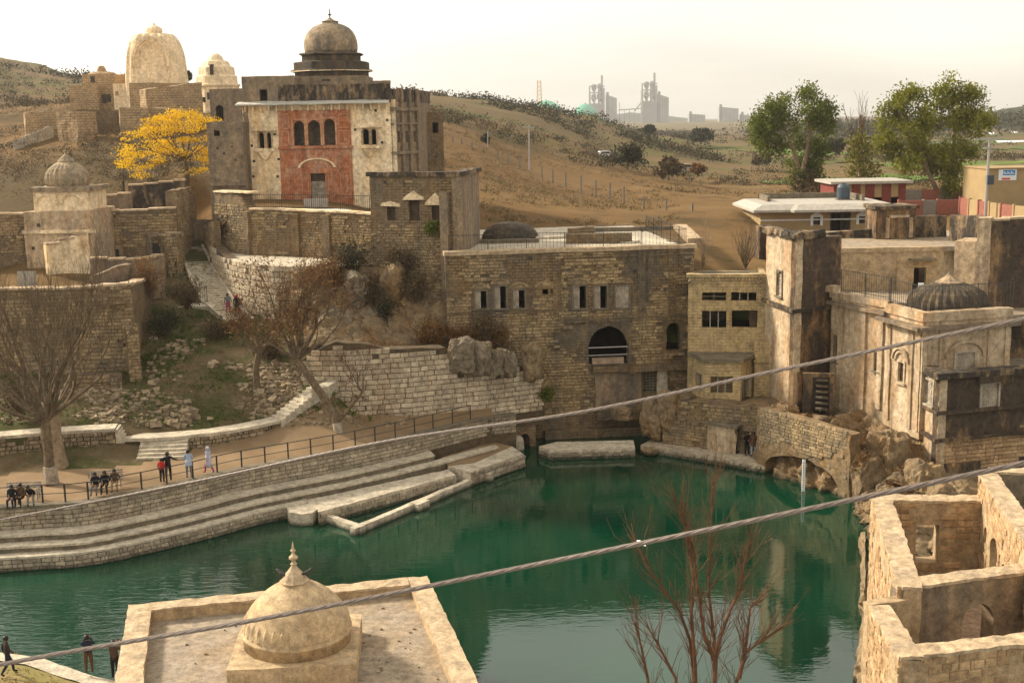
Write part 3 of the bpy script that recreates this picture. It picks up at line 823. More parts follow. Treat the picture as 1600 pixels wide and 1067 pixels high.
    zc2 = fs.L(635, 160)[1]
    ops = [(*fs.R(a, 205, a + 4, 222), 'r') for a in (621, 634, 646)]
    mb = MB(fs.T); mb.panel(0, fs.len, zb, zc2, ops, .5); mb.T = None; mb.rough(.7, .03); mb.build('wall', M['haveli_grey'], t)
    for k, u in enumerate((615, 628, 640, 652)):
        x = fs.L(u, 230)[0]; mb = MB(fs.T); mb.box(x - .22, x + .22, -.22, .02, zb, zc2 + (1.2 if k else .2)); mb.T = None; mb.rough(.6, .03); mb.build('pilaster', M['haveli'] if k == 0 else M['haveli_grey'], t)
    for v, h, o_ in ((236, .25, .3), (168, .3, .35), (192, .14, .2)):
        z = fs.L(635, v)[1]; mb = MB(fs.T); mb.box(-.1, fs.len + .1, -o_, .02, z - h, z); mb.T = None; mb.rough(.6, .03); mb.build('string_course', M['haveli_grey'], t)
    fs2 = Fr(C, D)
    mb = MB(fs2.T); mb.panel(.05, fs2.len, zb, zc2, (), .5)
    f3 = Fr(D, E_); mb.T = f3.T; mb.panel(0, f3.len, zb, zc, (), .5)
    f4 = Fr(E_, A); mb.T = f4.T; mb.panel(0, f4.len, zb, zc, (), .5)
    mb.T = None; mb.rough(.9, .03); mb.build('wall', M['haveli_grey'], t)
    inner = [(A[0] + .3, A[1] + .3), (B[0], B[1] + .3), (C[0] - .3, C[1]), (D[0] - .3, D[1] - .2), (E_[0] + .2, E_[1] - .2)]
    mb = MB(); mb.prism(inner, zc - .35, zc - .02); mb.build('roof', M['haveli_grey'], t)
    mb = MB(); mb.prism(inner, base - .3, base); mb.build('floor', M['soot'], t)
    # eaves slab
    mb = MB(fr.T)
    n = 9; xs = [-.45 + (fr.len + .35) * i / n for i in range(n + 1)]
    for i in range(n):
        mb.add([(xs[i], -.85, zc - .1), (xs[i+1], -.85, zc - .1), (xs[i+1], .4, zc + .12), (xs[i], .4, zc + .12), (xs[i], -.85, zc), (xs[i+1], -.85, zc), (xs[i+1], .4, zc + .26), (xs[i], .4, zc + .26)],
               [(0,3,2,1),(4,5,6,7),(0,1,5,4),(1,2,6,5),(2,3,7,6),(3,0,4,7)])
    mb.T = None; mb.rough(.5, .05); mb.build('eaves', M['chajja'], t)
    mb = MB(fr.T)
    for k in range(19):
        x = .3 + (fr.len - .6) * k / 18; mb.slab([(x - .07, zc - .6), (x + .07, zc - .6), (x + .07, zc - .1), (x - .07, zc - .1)], -.35, .02)
    mb.build('brackets', M['haveli'], t, kind='stuff')
    # parapets
    zp = fr.L(520, 132)[1]
    xa = fr.L(433, 140)[0]
    gd = fr.R(509.5, 134, 517, 154); gap = fr.R(574, 128, 577, 137)
    mb = MB(fr.T)
    mb.panel(xa, fr.len - .02, zc + .27, zp, [(gd[0], gd[1], zc + .28, gd[3], 'r'), (gap[0], gap[1], gap[2], zp + .1, 'r')], .35, y=.3)
    for k in range(8):
        x = xa + (fr.len - xa) * (k + .5) / 8
        if gd[0] - .4 < x < gd[1] + .4: continue
        mb.box(x - .1, x + .1, .22, .3, zc + .27, zp)
    mb.T = None; mb.rough(.45, .06); mb.build('parapet', M['lichen'], t)
    zq = fr.L(595, 129)[1]
    mb = MB(fr.T); x = fr.L(578, 140)[0]; mb.box(x, fr.len, .26, .68, zp - .02, zq + .15); mb.T = None; mb.rough(.5, .05); mb.build('parapet', M['haveli_grey'], t)
    mb = MB(fs.T); mb.panel(-.05, fs.len, zc2, zt, (), .35)
    for k in range(5): mb.box(fs.len * (k + .3) / 5, fs.len * (k + .55) / 5, -.06, .01, zc2 + .2, zt)
    mb.T = fs2.T; mb.panel(0.05, fs2.len, zc2, zt, (), .35)
    mb.T = None; mb.rough(.5, .06); mb.build('parapet', M['lichen'], t)
    # roof room on the left
    x1 = fr.L(459, 140)[0]; zt2 = fr.L(420, 119)[1]
    dr = fr.R(404.5, 140, 416, 158)
    mb = MB(fr.T); mb.panel(.02, x1, zc + .27, zt2, [(dr[0], dr[1], zc + .28, dr[3], 'r')], .4, y=.32)
    mb.box(.02, .4, .72, 6, zc + .27, zt2); mb.box(x1 - .4, x1, .72, 6, zc + .27, zt2 - .1); mb.box(.4, x1 - .4, 5.6, 6, zc + .27, zt2 - .1)
    mb.box(.3, x1 - .3, .75, 5.7, zt2 - .5, zt2 - .3)
    mb.T = None; mb.rough(.6, .05); mb.build('roof_room', M['haveli_grey'], t)
    # dome
    YD = 113.5; k = YD / F / math.cos(PITCH)
    cx = GY(517.5, 80, YD).x
    z = lambda v: GY(517, v, YD).z
    d = MB(); oc = math.pi / 8
    d.lathe([(57.5 * k, zc - .1), (57.5 * k, z(113)), ], 8, (cx, YD), rot=oc); d.T = None
    drum = MB(); drum.lathe([(57 * k, zc - .1), (57 * k, z(114)), (63 * k, z(112.5)), (63 * k, z(110.5)), (58 * k, z(109)), (58 * k, z(98.5)), (45 * k, z(96.5)), (45 * k, z(88)), (49.5 * k, z(86.5)), (49.5 * k, z(85)), (42 * k, z(83.5))], 8, (cx, YD), rot=oc)
    drum.rough(1.0, .05); drum.build('drum', M['domedark'], t)
    mb = MB(); mb.lathe([(63.4 * k, z(113)), (63.4 * k, z(111.8))], 8, (cx, YD), rot=oc); mb.build('cornice', M['haveli'], t)
    mb = MB()
    pr = [(38.5*k, z(84)), (39.6*k, z(78)), (40*k, z(72)), (39.3*k, z(65)), (37*k, z(57)), (33*k, z(50)), (27*k, z(44)), (19*k, z(39.5)), (12*k, z(37.5)), (12*k, z(35)), (13*k, z(34.3)), (7*k, z(33)), (2.5*k, z(29.5)), (1.0*k, z(28))]
    mb.lathe(pr, 32, (cx, YD)); mb.rough(.6, .04); dm = mb.build('dome', M['domegrey'], t, smooth=True)
    mb = MB(); mb.lathe([(.06, z(29)), (.05, z(25)), (.17, z(24)), (.17, z(23)), (.05, z(22)), (.04, z(15.5)), (.005, z(14))], 8, (cx, YD)); mb.build('finial', M['iron'], dm)
    # square plinth of the drum seen over the parapet, with its slot
    mb = MB(); w = 55 * k
    mb.box(cx - w, cx + w, YD - w, YD + w, zc - .05, z(121)); mb.rough(.9, .04); mb.build('drum_base', M['haveli_grey'], t)
    mb = MB(); x0 = GY(503, 127, YD - w).x; x1 = GY(516, 127, YD - w).x
    mb.box(x0, x1, YD - w - .03, YD - w + .1, z(129), z(126)); mb.build('vent_slot', M['soot'], t)
    holes(t, fr, [(393, 210), (393.5, 228), (397, 252), (396, 276), (435.5, 249), (434, 276), (555, 203), (597, 223), (587, 173), (605, 188), (429, 210)], .22, M['haveli'])
    # worn patches
build_temple()

def simple_block(name, label, u0, u1, vtop, Y0, Y1, depth, mat_, base, ops_px=(), cat='building', cope=True, th=.5):
    A, B = XA(u0, vtop, Y0), XA(u1, vtop, Y1)
    fr = Fr(A, B); z1 = fr.L((u0 + u1) / 2, vtop)[1]
    t = thing(name, label, cat, (A[0], A[1], base))
    ops = [(*fr.R(a, c, b, d), k) for a, c, b, d, k in ops_px]
    mb = MB(fr.T); mb.panel(0, fr.len, base - .5, z1, ops, th); mb.T = None; mb.rough(.6, .05); mb.build('wall', mat_, t)
    mb = MB(fr.T); mb.box(0, th, th, depth, base - .5, z1 - .01); mb.box(fr.len - th, fr.len, th, depth, base - .5, z1 - .01); mb.box(th, fr.len - th, depth - th, depth, base - .5, z1 - .01)
    mb.T = None; mb.rough(.7, .05); mb.build('wall', mat_, t)
    mb = MB(fr.T); mb.box(th * .9, fr.len - th * .9, th * .9, depth - th * .9, z1 - .75, z1 - .5); mb.build('roof', mat_, t)
    return t, fr, z1
t, fr, z1 = simple_block('tower', 'blank grey brown wall tower left of the temple house behind yellow tree', 322, 378.5, 191, 105.5, 105.5, 7, M['haveli_grey'], 14.2, [(334, 203, 343, 213, 'r')])
holes(t, fr, [(350, 240), (362, 229), (340, 232), (368, 250)], .2, M['haveli_grey'])
x, z = fr.L(350, 285); mb = MB(fr.T); mb.box(0, fr.len, -.25, .02, z - .3, z); mb.T = None; mb.rough(.5, .05); mb.build('string_course', M['haveli_grey'], t)
t, fr, z1 = simple_block('annex', 'plain brown annex block right behind the temple house with one square window', 652, 692, 176, 118, 118.5, 6, M['brown'], 15.5, [(676, 192, 685, 208, 'r')])
holes(t, fr, [(664, 229), (664, 245), (682, 229), (681, 246)], .2, M['brown'])

# ------------------------------------------------------------------ terrace retaining wall, round bastion, railing
def wall_thing(name, label, path, z0, z1, th, mat_, cat='wall', ztop=None, rough=(.5, .06), cope=None, cope_w=.1, cope_h=.14, copemat=None):
    """a free wall following a plan path; ztop(s) gives the top"""
    p0 = path(0)[0]
    t = thing(name, label, cat, (p0.x, p0.y, z0))
    mb = MB(); n = max(2, int(path.len / .8)); top = ztop or (lambda s: z1)
    L = [path.len * i / n for i in range(n + 1)]
    P = []
    for s in L:
        p, rz = path(s); nn = Vector((-math.sin(rz), math.cos(rz), 0)); P.append((p, p + nn * th))
    for i in range(n):
        (a, b), (c, d) = P[i], P[i + 1]; za, zb = top(L[i]), top(L[i + 1])
        mb.add([(a.x,a.y,z0),(c.x,c.y,z0),(d.x,d.y,z0),(b.x,b.y,z0),(a.x,a.y,za),(c.x,c.y,zb),(d.x,d.y,zb),(b.x,b.y,za)], [(4,5,6,7),(0,1,5,4),(2,3,7,6)])
    (a, b), za = P[0], top(0); mb.add([(a.x,a.y,z0),(b.x,b.y,z0),(b.x,b.y,za),(a.x,a.y,za)], [(3,2,1,0)])
    (a, b), za = P[-1], top(path.len); mb.add([(a.x,a.y,z0),(b.x,b.y,z0),(b.x,b.y,za),(a.x,a.y,za)], [(0,1,2,3)])
    if rough: mb.rough(*rough)
    mb.build('wall_core', mat_, t)
    if cope:
        # coping blocks, each its own
        s = 0; r = random.Random(int(abs(p0.x) * 97))
        while s < path.len - .2:
            w = min(r.uniform(.9, 1.5), path.len - s); zc = top(s + w / 2)
            (pa, ra), (pb, rb) = path(s + .01), path(s + w - .01)
            f = Fr((pa.x, pa.y), (pb.x, pb.y)); mb = MB(f.T)
            e = zc - .02 + r.uniform(-.02, .03); mb.box(0, f.len, -cope_w, th + cope_w, e, e + cope_h); mb.T = None; mb.rough(.4, .03)
            mb.build('coping', copemat or M['coping'], t); s += w
    return t
P_ret = Path([XA(336, 330, 103), XA(388, 330, 99.5), XA(470, 330, 97.5), XA(580, 335, 94.0)])
def z_on(u, v, Y): return GY(u, v, Y).z
zl0, zl1 = z_on(388, 327, 99.5), z_on(578, 335, 94)
def top_ret(s):
    s0 = P_ret.c[1]
    if s < s0 - .2: return z_on(360, 302, 101) + .35 * fbm(s, 3, 0, 3, .7)
    return zl0 + (zl1 - zl0) * (s - s0) / (P_ret.len - s0)
ret = wall_thing('retaining_wall', 'long tan stone retaining wall below the temple terrace with worn buttress at left end', P_ret, 7.5, 16, .9, M['brown'], ztop=top_ret, cope=True, copemat=M['haveli'])
def mret(x, z): return z < top_ret(x) - .15 and fbm(x, z, 2, 3, .4) > -.18
masonry(ret, M['brick'], P_ret, 11.3, 16.6, .22, .46, .08, 0, mask=mret, seed=3)
for u in (388, 463, 512):
    p = GY(u, 345, np.interp(u, [388, 470, 580], [99.5, 97.5, 94])); s = min(range(200), key=lambda k: (P_ret(P_ret.len * k / 199)[0] - Vector((p.x, p.y, 0))).length)
    q, rz = P_ret(P_ret.len * s / 199); mb = MB(Matrix.Translation((q.x, q.y, 0)) @ Matrix.Rotation(rz, 4, 'Z'))
    mb.box(-.35, .35, -.32, .3, 10, top_ret(P_ret.len * s / 199) - .2); mb.T = None; mb.rough(.5, .06); mb.build('buttress', M['brown'], ret)
P_led = P_ret.off(.5)
mb = MB(); n = 30
for i in range(4, n):
    a = P_ret.off(.45)(P_ret.len * i / n)[0]; b = P_ret.off(.45)(P_ret.len * (i + 1) / n)[0]; c = P_ret(P_ret.len * (i + 1) / n)[0]; d = P_ret(P_ret.len * i / n)[0]
    mb.prism([(a.x, a.y), (b.x, b.y), (c.x, c.y), (d.x, d.y)], 7.5, 12.2)
mb.rough(.6, .06); mb.build('footing', M['mortar'], ret)
pts = [GY(u, v, y) for u, v, y in ((392, 331, 99.8), (470, 332, 98.2), (577, 332, 95))]
pts = [Vector((p.x, p.y + .4, 16.25)) for p in pts]
railing('terrace_railing', 'black iron railing along the temple terrace above retaining wall', pts, 1.15, M['iron'], .2, 2.6, .014)
x0, x1 = GY(475, 322, 99.2).x, GY(513, 322, 99.2).x
mb = MB().box(x0, x1, 99.15, 99.2, 16.35, 17.05); sg = mb.build('notice_board', M['whitepaint']); tag(sg, 'pale grey board standing behind the terrace railing in front of red temple door', 'board')
sg.location = (0, 0, 0)

P_bas = smooth_path([XA(328, 398, 103), XA(350, 430, 98), XA(385, 470, 94), XA(432, 500, 91.2), XA(490, 500, 90.3), XA(560, 500, 89.6)], 4)
zbt = z_on(410, 412, 93)
def top_bas(s): return zbt + (.0 if s > 7 else (7 - s) * .14)
bas = wall_thing('round_bastion', 'curved bastion of pale squared blocks beside the upper stairs', P_bas, 4.5, zbt, .8, M['mortar'], ztop=top_bas)
masonry(bas, M['ashlar'], P_bas, 5.5, zbt + 1, .42, .85, .07, 300, mask=lambda x, z: z < top_bas(x) - .1 and x < P_bas.len * .98, seed=5, prio=lambda q: q[0])
mb = MB(); pl = [(p.x, p.y) for p in P_bas.p]; back = [(XA(560, 400, 93.5)), XA(480, 400, 96.5), XA(395, 395, 99), XA(345, 390, 102.5)]
mb.prism(pl + back, zbt - .4, zbt + .02); mb.build('platform', M['concrete'], bas)
for r_, a in ((1, .9),):
    pass

# ------------------------------------------------------------------ the tower with three hooded windows
def build_tower3():
    A, B = XA(578, 300, 89.5), XA(719, 300, 87.5); C = XA(749, 300, 95.0)
    fr = Fr(A, B); fs = Fr(B, C); zt = fr.L(640, 276)[1]; z0 = 6.0
    t = thing('stone_tower', 'square stone tower block with three white hooded windows above the brick facade', 'building', (A[0], A[1], z0))
    W = [(604.5, 321, 618.5, 345), (639, 311.5, 655.5, 345.5), (674, 319, 689.5, 345)]
    ops = [(*fr.R(a, b, c, d), 'r') for a, b, c, d in W]
    mb = MB(fr.T); mb.panel(0, fr.len, z0, zt, ops, .6); mb.T = None; mb.rough(.55, .05); mb.build('wall', M['brown'], t)
    zt2 = fs.L(735, 270)[1]
    mb = MB(fs.T); mb.panel(0, fs.len, z0, zt, (), .6)
    D = (C[0] - .4, C[1] + 4); E_ = (A[0] + .3, C[1] + 4)
    for a, b in ((C, D), (D, E_), (E_, A)):
        f = Fr(a, b); mb.T = f.T; mb.panel(0, f.len, z0, zt - (.15 if a is not C else 0), (), .5)
    mb.T = None; mb.rough(.7, .05); mb.build('wall', M['haveli_grey'], t)
    mb = MB(); mb.prism([(A[0]+.3, A[1]+.3), (B[0]-.3, B[1]+.3), (C[0]-.3, C[1]), (D[0]-.3, D[1]-.3), (E_[0]+.3, E_[1]-.3)], zt - 1.0, zt - .75); mb.build('roof', M['brown'], t)
    mb = MB(fr.T); mb.box(-.18, fr.len + .12, -.2, .75, zt, zt + .32); mb.T = fs.T; mb.box(.05, fs.len + .1, -.18, .7, zt + .003, zt + .33); mb.T = None; mb.rough(.4, .07); mb.build('coping', M['lichen'], t)
    for k, r in enumerate(ops):
        x0, x1, zz, z1 = r[:4]; m = (x0 + x1) / 2; e = .42
        hgt = (.12, .42, .62)[k]
        mb = MB(fr.T); mb.slab([(x0 - e, z1 - .05), (x1 + e, z1 - .05), (x1 + e - .1, z1 + .16), (m + .3, z1 + .16 + hgt * .6), (m, z1 + .2 + hgt), (m - .3, z1 + .16 + hgt * .6), (x0 - e + .1, z1 + .16)], -.2, .05)
        mb.T = None; mb.rough(.3, .05, 2); mb.build('window_hood', M['templewhite'], t)
        mb = MB(fr.T); mb.box(x0 + .02, x1 - .02, .3, .36, zz, z1); mb.build('shutter', M['darkwood'], t)
    x = fr.L(697, 400)[0]; mb = MB(fr.T); mb.box(x - .25, x + .35, -.45, .05, z0, fr.L(697, 300)[1]); mb.T = None; mb.rough(.5, .05); mb.build('buttress', M['haveli_grey'], t)
    for u in (719,):
        mb = MB(fr.T); mb.box(fr.len - .25, fr.len + .12, -.12, .2, z0, zt); mb.T = None; mb.rough(.5, .04); mb.build('quoin', M['haveli_grey'], t)
    mask = lambda x, z: z < fr.L(640, 350)[1] and fbm(x, z, 5, 3, .35) > -.2 and x < fr.L(690, 400)[0]
    masonry(t, M['brick'], Path([A, B]), 7.0, zt - 3.2, .21, .42, .08, 0, ops=ops, mask=mask, seed=9)
    masonry(t, M['brick'], Path([A, B]), fr.L(640, 318)[1], zt, .21, .42, .03, 0, ops=[(o[0]-.5, o[1]+.5, o[2], o[3]+.9) for o in ops], mask=lambda x, z: fbm(x, z, 8, 3, .5) > .12, seed=19, stuffname='exposed_stones')
    holes(t, fr, [(597, 285), (602, 285), (613, 285), (633, 285), (616, 362), (614, 399), (657, 399), (638, 425), (680, 425)], .22, M['brown'])
build_tower3()

# ------------------------------------------------------------------ the long brick facade on the pool
def shut_window(t, fr, px, mode, rows=4):
    r = fr.R(*px)
    fo = frame(t, fr, r, .1, -.04, .2, M['doorframe'], True)
    x0, x1, z0, z1 = r; m = (x0 + x1) / 2
    leaf_door(t, fr, x0, m - .01, z0, z1, .08, M['door'], 0, rows)
    if mode == 'half': leaf_door(t, fr, m + .01, x1, z0, z1, .08, M['door'], 100, rows, 'r')
    else: leaf_door(t, fr, m + .01, x1, z0, z1, .08, M['door'], 0, rows, 'r')
    return r
def build_brick():
    A, B = XA(697, 450, 86.0), XA(1084, 450, 88.0)
    fr = Fr(A, B); z0 = -.3; zt = fr.L(890, 394)[1]
    t = thing('brick_facade_house', 'long stained brick house with shuttered windows and big dark arch above pool', 'building', (A[0], A[1], 0))
    wins = [((742.5, 455, 760.5, 482.5), 'half'), ((773, 447.5, 791, 482), 'half'), ((802, 453.5, 820, 481.5), 'half'), ((896, 447, 916, 482), 'half'), ((928.5, 447, 948.5, 481.5), 'half'), ((962, 446.5, 983, 481), 'shut')]
    ops = [(*fr.R(*w), 'r') for w, _ in wins] + [(*fr.R(848, 452, 857, 461), 'r'), (*fr.R(919.5, 509, 981.5, 569), 'p'), (*fr.R(1041, 505, 1063, 547), 'a'), (*fr.R(1005, 577, 1026, 612), 'r')]
    th = .7
    mb = MB(fr.T); mb.panel(0, fr.len, z0, zt, ops, th); mb.T = None; mb.rough(.6, .06); mb.build('wall', M['facade'], t)
    dep = 21
    mb = MB(fr.T); mb.box(0, th, th, dep, 3, zt - .02); mb.box(fr.len - th, fr.len, th, dep, 3, zt - .02); mb.box(th, fr.len - th, dep - th, dep, 8, zt - .02); mb.T = None; mb.rough(.9, .05); mb.build('wall', M['facade'], t)
    zi = fr.L(950, 571)[1]
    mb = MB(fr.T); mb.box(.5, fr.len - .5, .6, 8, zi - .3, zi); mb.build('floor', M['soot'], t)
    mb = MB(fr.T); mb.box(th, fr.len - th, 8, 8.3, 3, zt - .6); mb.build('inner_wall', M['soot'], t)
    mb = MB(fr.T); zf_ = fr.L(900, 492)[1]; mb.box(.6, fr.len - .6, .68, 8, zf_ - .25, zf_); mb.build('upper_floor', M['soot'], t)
    for w, mode in wins: shut_window(t, fr, w, mode)
    # brow arches over the windows
    for (u0, v0, u1, v1), _ in wins + [((842, 452, 862, 461), '')]:
        x0, x1, zz, z1 = fr.R(u0, v0, u1, v1); m = (x0 + x1) / 2; w = (x1 - x0) / 2 + .12; n = 8; mb = MB(fr.T)
        for i in range(n):
            a0, a1 = math.pi * i / n, math.pi * (i + 1) / n
            f = lambda a, r: (m - r * math.cos(a), z1 + .18 + r * .55 * math.sin(a))
            mb.slab([f(a0, w), f(a1, w), f(a1, w + .18), f(a0, w + .18)][::-1], -.09, .02)
        mb.build('brow_arch', M['brick'], t)
        mb = MB(fr.T); pts = [(m - (w) * math.cos(math.pi * i / n), z1 + .16 + w * .5 * math.sin(math.pi * i / n)) for i in range(n + 1)]
        mb.slab(pts[::-1], -.025, .02); mb.build('brow_field', M['brick'], t)
    # string courses, cornice
    for u0, u1, v, h, o_ in ((697, 868, 486, .2, .1), (868, 1080, 495, .2, .12), (870, 1084, 399, .12, .1)):
        x0, x1 = fr.L(u0, v)[0], fr.L(u1, v)[0]; z = fr.L((u0 + u1) / 2, v)[1]
        mb = MB(fr.T); mb.box(x0, x1, -o_, .02, z - h, z); mb.T = None; mb.rough(.4, .04); mb.build('string_course', M['facade'], t)
    mb = MB(fr.T); mb.box(-.1, fr.len + .15, -.16, th + .1, zt, zt + .3); mb.T = None; mb.rough(.4, .06); mb.build('cornice', M['coping'], t)
    # pilaster strips
    for u in (870, 1003, 1050): 
        x = fr.L(u, 440)[0]; mb = MB(fr.T); mb.box(x - .3, x + .3, -.1, .02, fr.L(u, 494)[1], zt); mb.T = None; mb.rough(.6, .04); mb.build('pilaster', M['facade'], t)
    # big arch: raised surround and pipe rails
    r = fr.R(919.5, 509, 981.5, 569); x0, x1, zz, z1 = r
    for v, rr in ((543, .05), (555, .04)):
        z = fr.L(950, v)[1]; mb = MB(fr.T); mb.tube([(x0, .12, z), (x1, .12, z)], rr, 6); mb.build('rail', M['steel'], t)
    mb = MB(fr.T); mb.box(x0 + .3, x1 - .3, .1, .5, zz, zz + .45); mb.build('arch_sill', M['pink'], t)
    # jali screen
    x0, x1, zz, z1 = fr.R(1005, 577, 1026, 612); mb = MB(fr.T); n = 4; k = 8
    for i in range(n + 1): xx = x0 + (x1 - x0) * i / n; mb.box(xx - .03, xx + .03, .05, .2, zz, z1)
    for j in range(k + 1): z = zz + (z1 - zz) * j / k; mb.box(x0, x1, .055, .195, z - .05, z + .05)
    mb.build('jali_screen', M['riser'], t)
    mb = MB(fr.T); mb.box(x0 - .2, x1 + .2, 1.0, 1.1, zz - 1, z1 + .3); mb.build('jali_back', M['soot'], t)  # dark panel added so the screen holes read unlit, not as sky
    # plastered panel under the arch, ledges at the foot
    x0, x1, zz, z1 = fr.R(930, 574, 1002, 652); mb = MB(fr.T); mb.box(x0, x1, -.12, .02, zz, z1); mb.T = None; mb.rough(.5, .05); mb.build('plaster_panel', M['haveli_grey'], t)
    x0, x1, zz, z1 = fr.R(1026, 578, 1042, 640); mb = MB(fr.T); mb.box(x0, x1, -.1, .02, zz, z1); mb.T = None; mb.rough(.5, .05); mb.build('plaster_panel', M['concrete'], t)
    for ua, ub, va, vb, out in ((925, 985, 570, 580, .5), (980, 1085, 566, 577, .8), (930, 1060, 636, 650, .9), (850, 1010, 668, 700, .6)):
        x0, x1, za, zb = fr.R(ua, va, ub, vb); mb = MB(fr.T); mb.box(x0, x1, -out, .02, za, zb); mb.T = None; mb.rough(.4, .12, 1.1); mb.build('ledge', M['facade'], t)
    # exposed bricks in patches
    def mask(x, z):
        up = z > fr.L(800, 487)[1]
        return fbm(x, z, 1, 4, .28) > (.03 if up else -.16)
    big = [(o[0] - .2, o[1] + .2, o[2] - .15, o[3] + .3) for o in ops]
    for c, d in ((930, 1002), (1026, 1042)):
        big.append(fr.R(c, 570, d, 655))
    masonry(t, M['brick'], Path([A, B]), 1.6, zt, .225, .47, .08, 0, ops=big, mask=mask, seed=21)
    hs_ = [(725, 406), (777, 406), (829, 404), (868, 404), (726, 426), (781, 425), (830, 424), (882, 425), (867, 424), (937, 425), (992, 424), (1009, 408), (1009, 421), (1054, 406), (1054, 421), (1026, 450), (1055, 449), (992, 453), (993, 475), (1027, 473), (863, 455), (830, 455), (832, 489), (917, 490), (960, 489), (770, 496), (735, 491), (734, 481), (830, 507), (911, 504), (906, 536), (858, 536), (828, 535), (727, 458), (720, 498)]
    holes(t, fr, hs_, .27, M['facade'])
    # roof: screed, low walls, dome
    mb = MB(fr.T); mb.box(.3, fr.len - .3, .5, dep - .3, zt - .3, zt - .02); mb.T = None; mb.rough(1.2, .05); mb.build('roof', M['concrete'], t)
    def rw(u0, v0, u1, v1, h, w, m_):
        a, b = GZ(u0, v0, zt), GZ(u1, v1, zt); f = Fr(a, b); mb = MB(f.T); mb.box(0, f.len, 0, w, zt, zt + h); mb.T = None; mb.rough(.5, .05); mb.build('roof_wall', m_, t)
    rw(884, 381, 987, 380, .75, .5, M['brown']); rw(893, 367, 930, 364, .5, .5, M['brown']); rw(931, 362, 1052, 359, .3, .4, M['riser']); rw(1052, 357, 1074, 380, .35, 1.1, M['coping']); rw(988, 381, 1000, 378, .12, 1.0, M['concrete']); rw(838, 374, 884, 372, .15, 1.2, M['concrete'])
    rw(742, 381, 842, 379, .28, .5, M['riser'])
    c = GZ(797, 374, zt); mb = MB(); mb.lathe([(2.3, zt - .05), (2.28, zt + .25), (2.1, zt + .55), (1.75, zt + .9), (1.2, zt + 1.15), (.6, zt + 1.28), (.1, zt + 1.32)], 32, (c.x, c.y + 1.2)); mb.rough(.5, .03); mb.build('roof_dome', M['domedark'], t, smooth=True)
    return fr, zt
frb, ztb = build_brick()
pts = [GZ(u, v, ztb) for u, v in ((702, 392), (800, 389), (930, 386), (1070, 383))]
pts = [Vector((p.x, p.y, ztb + .1)) for p in pts]
railing('roof_railing', 'thin black railing along the front roof edge of the brick house', [frb.W(.3, .6, ztb + .1), frb.W(frb.len - .4, .6, ztb + .1), frb.W(frb.len - .4, 14, ztb + .1)], 1.25, M['iron'], .26, 2.8, .012)

# ashlar wall below, with boulders built into it
P_ash = Path([XA(470, 600, 80.6), XA(545, 600, 80.3), XA(640, 600, 81.2), XA(760, 600, 83.2), XA(850, 640, 85.2)])
def top_ash(s):
    t_ = s / P_ash.len
    return float(np.interp(t_, [0, .12, .25, .36, .6, .62, .9, 1], [7.2, 8.6, 8.4, 7.9, 7.7, 6.4, 5.9, 5.2])) + .25 * fbm(s, 0, 4, 3, .8)
ash = wall_thing('ashlar_wall', 'big retaining wall of pale squared blocks behind the promenade railing', P_ash, 1.5, 8, 1.2, M['mortar'], ztop=top_ash)
masonry(ash, M['ashlar'], P_ash, 2.5, 8.8, .355, .66, .06, 300, mask=lambda x, z: z < top_ash(x) - .12, seed=31, jit=.28, gap=.035)
P_up = Path([XA(640, 500, 86.6), XA(705, 500, 86.3)])
up = wall_thing('rubble_wall_strip', 'short rough stone strip wall under the tower beside grassy ledge', P_up, 6, 8.6, .6, M['mortar'])
masonry(up, M['brick'], P_up, 7, 8.7, .26, .5, .06, 300, seed=37)
def PXu(p, z):
    q = Vector((p.x, p.y, z - ZC)); return 800 + F * q.dot(_r) / q.dot(_f)
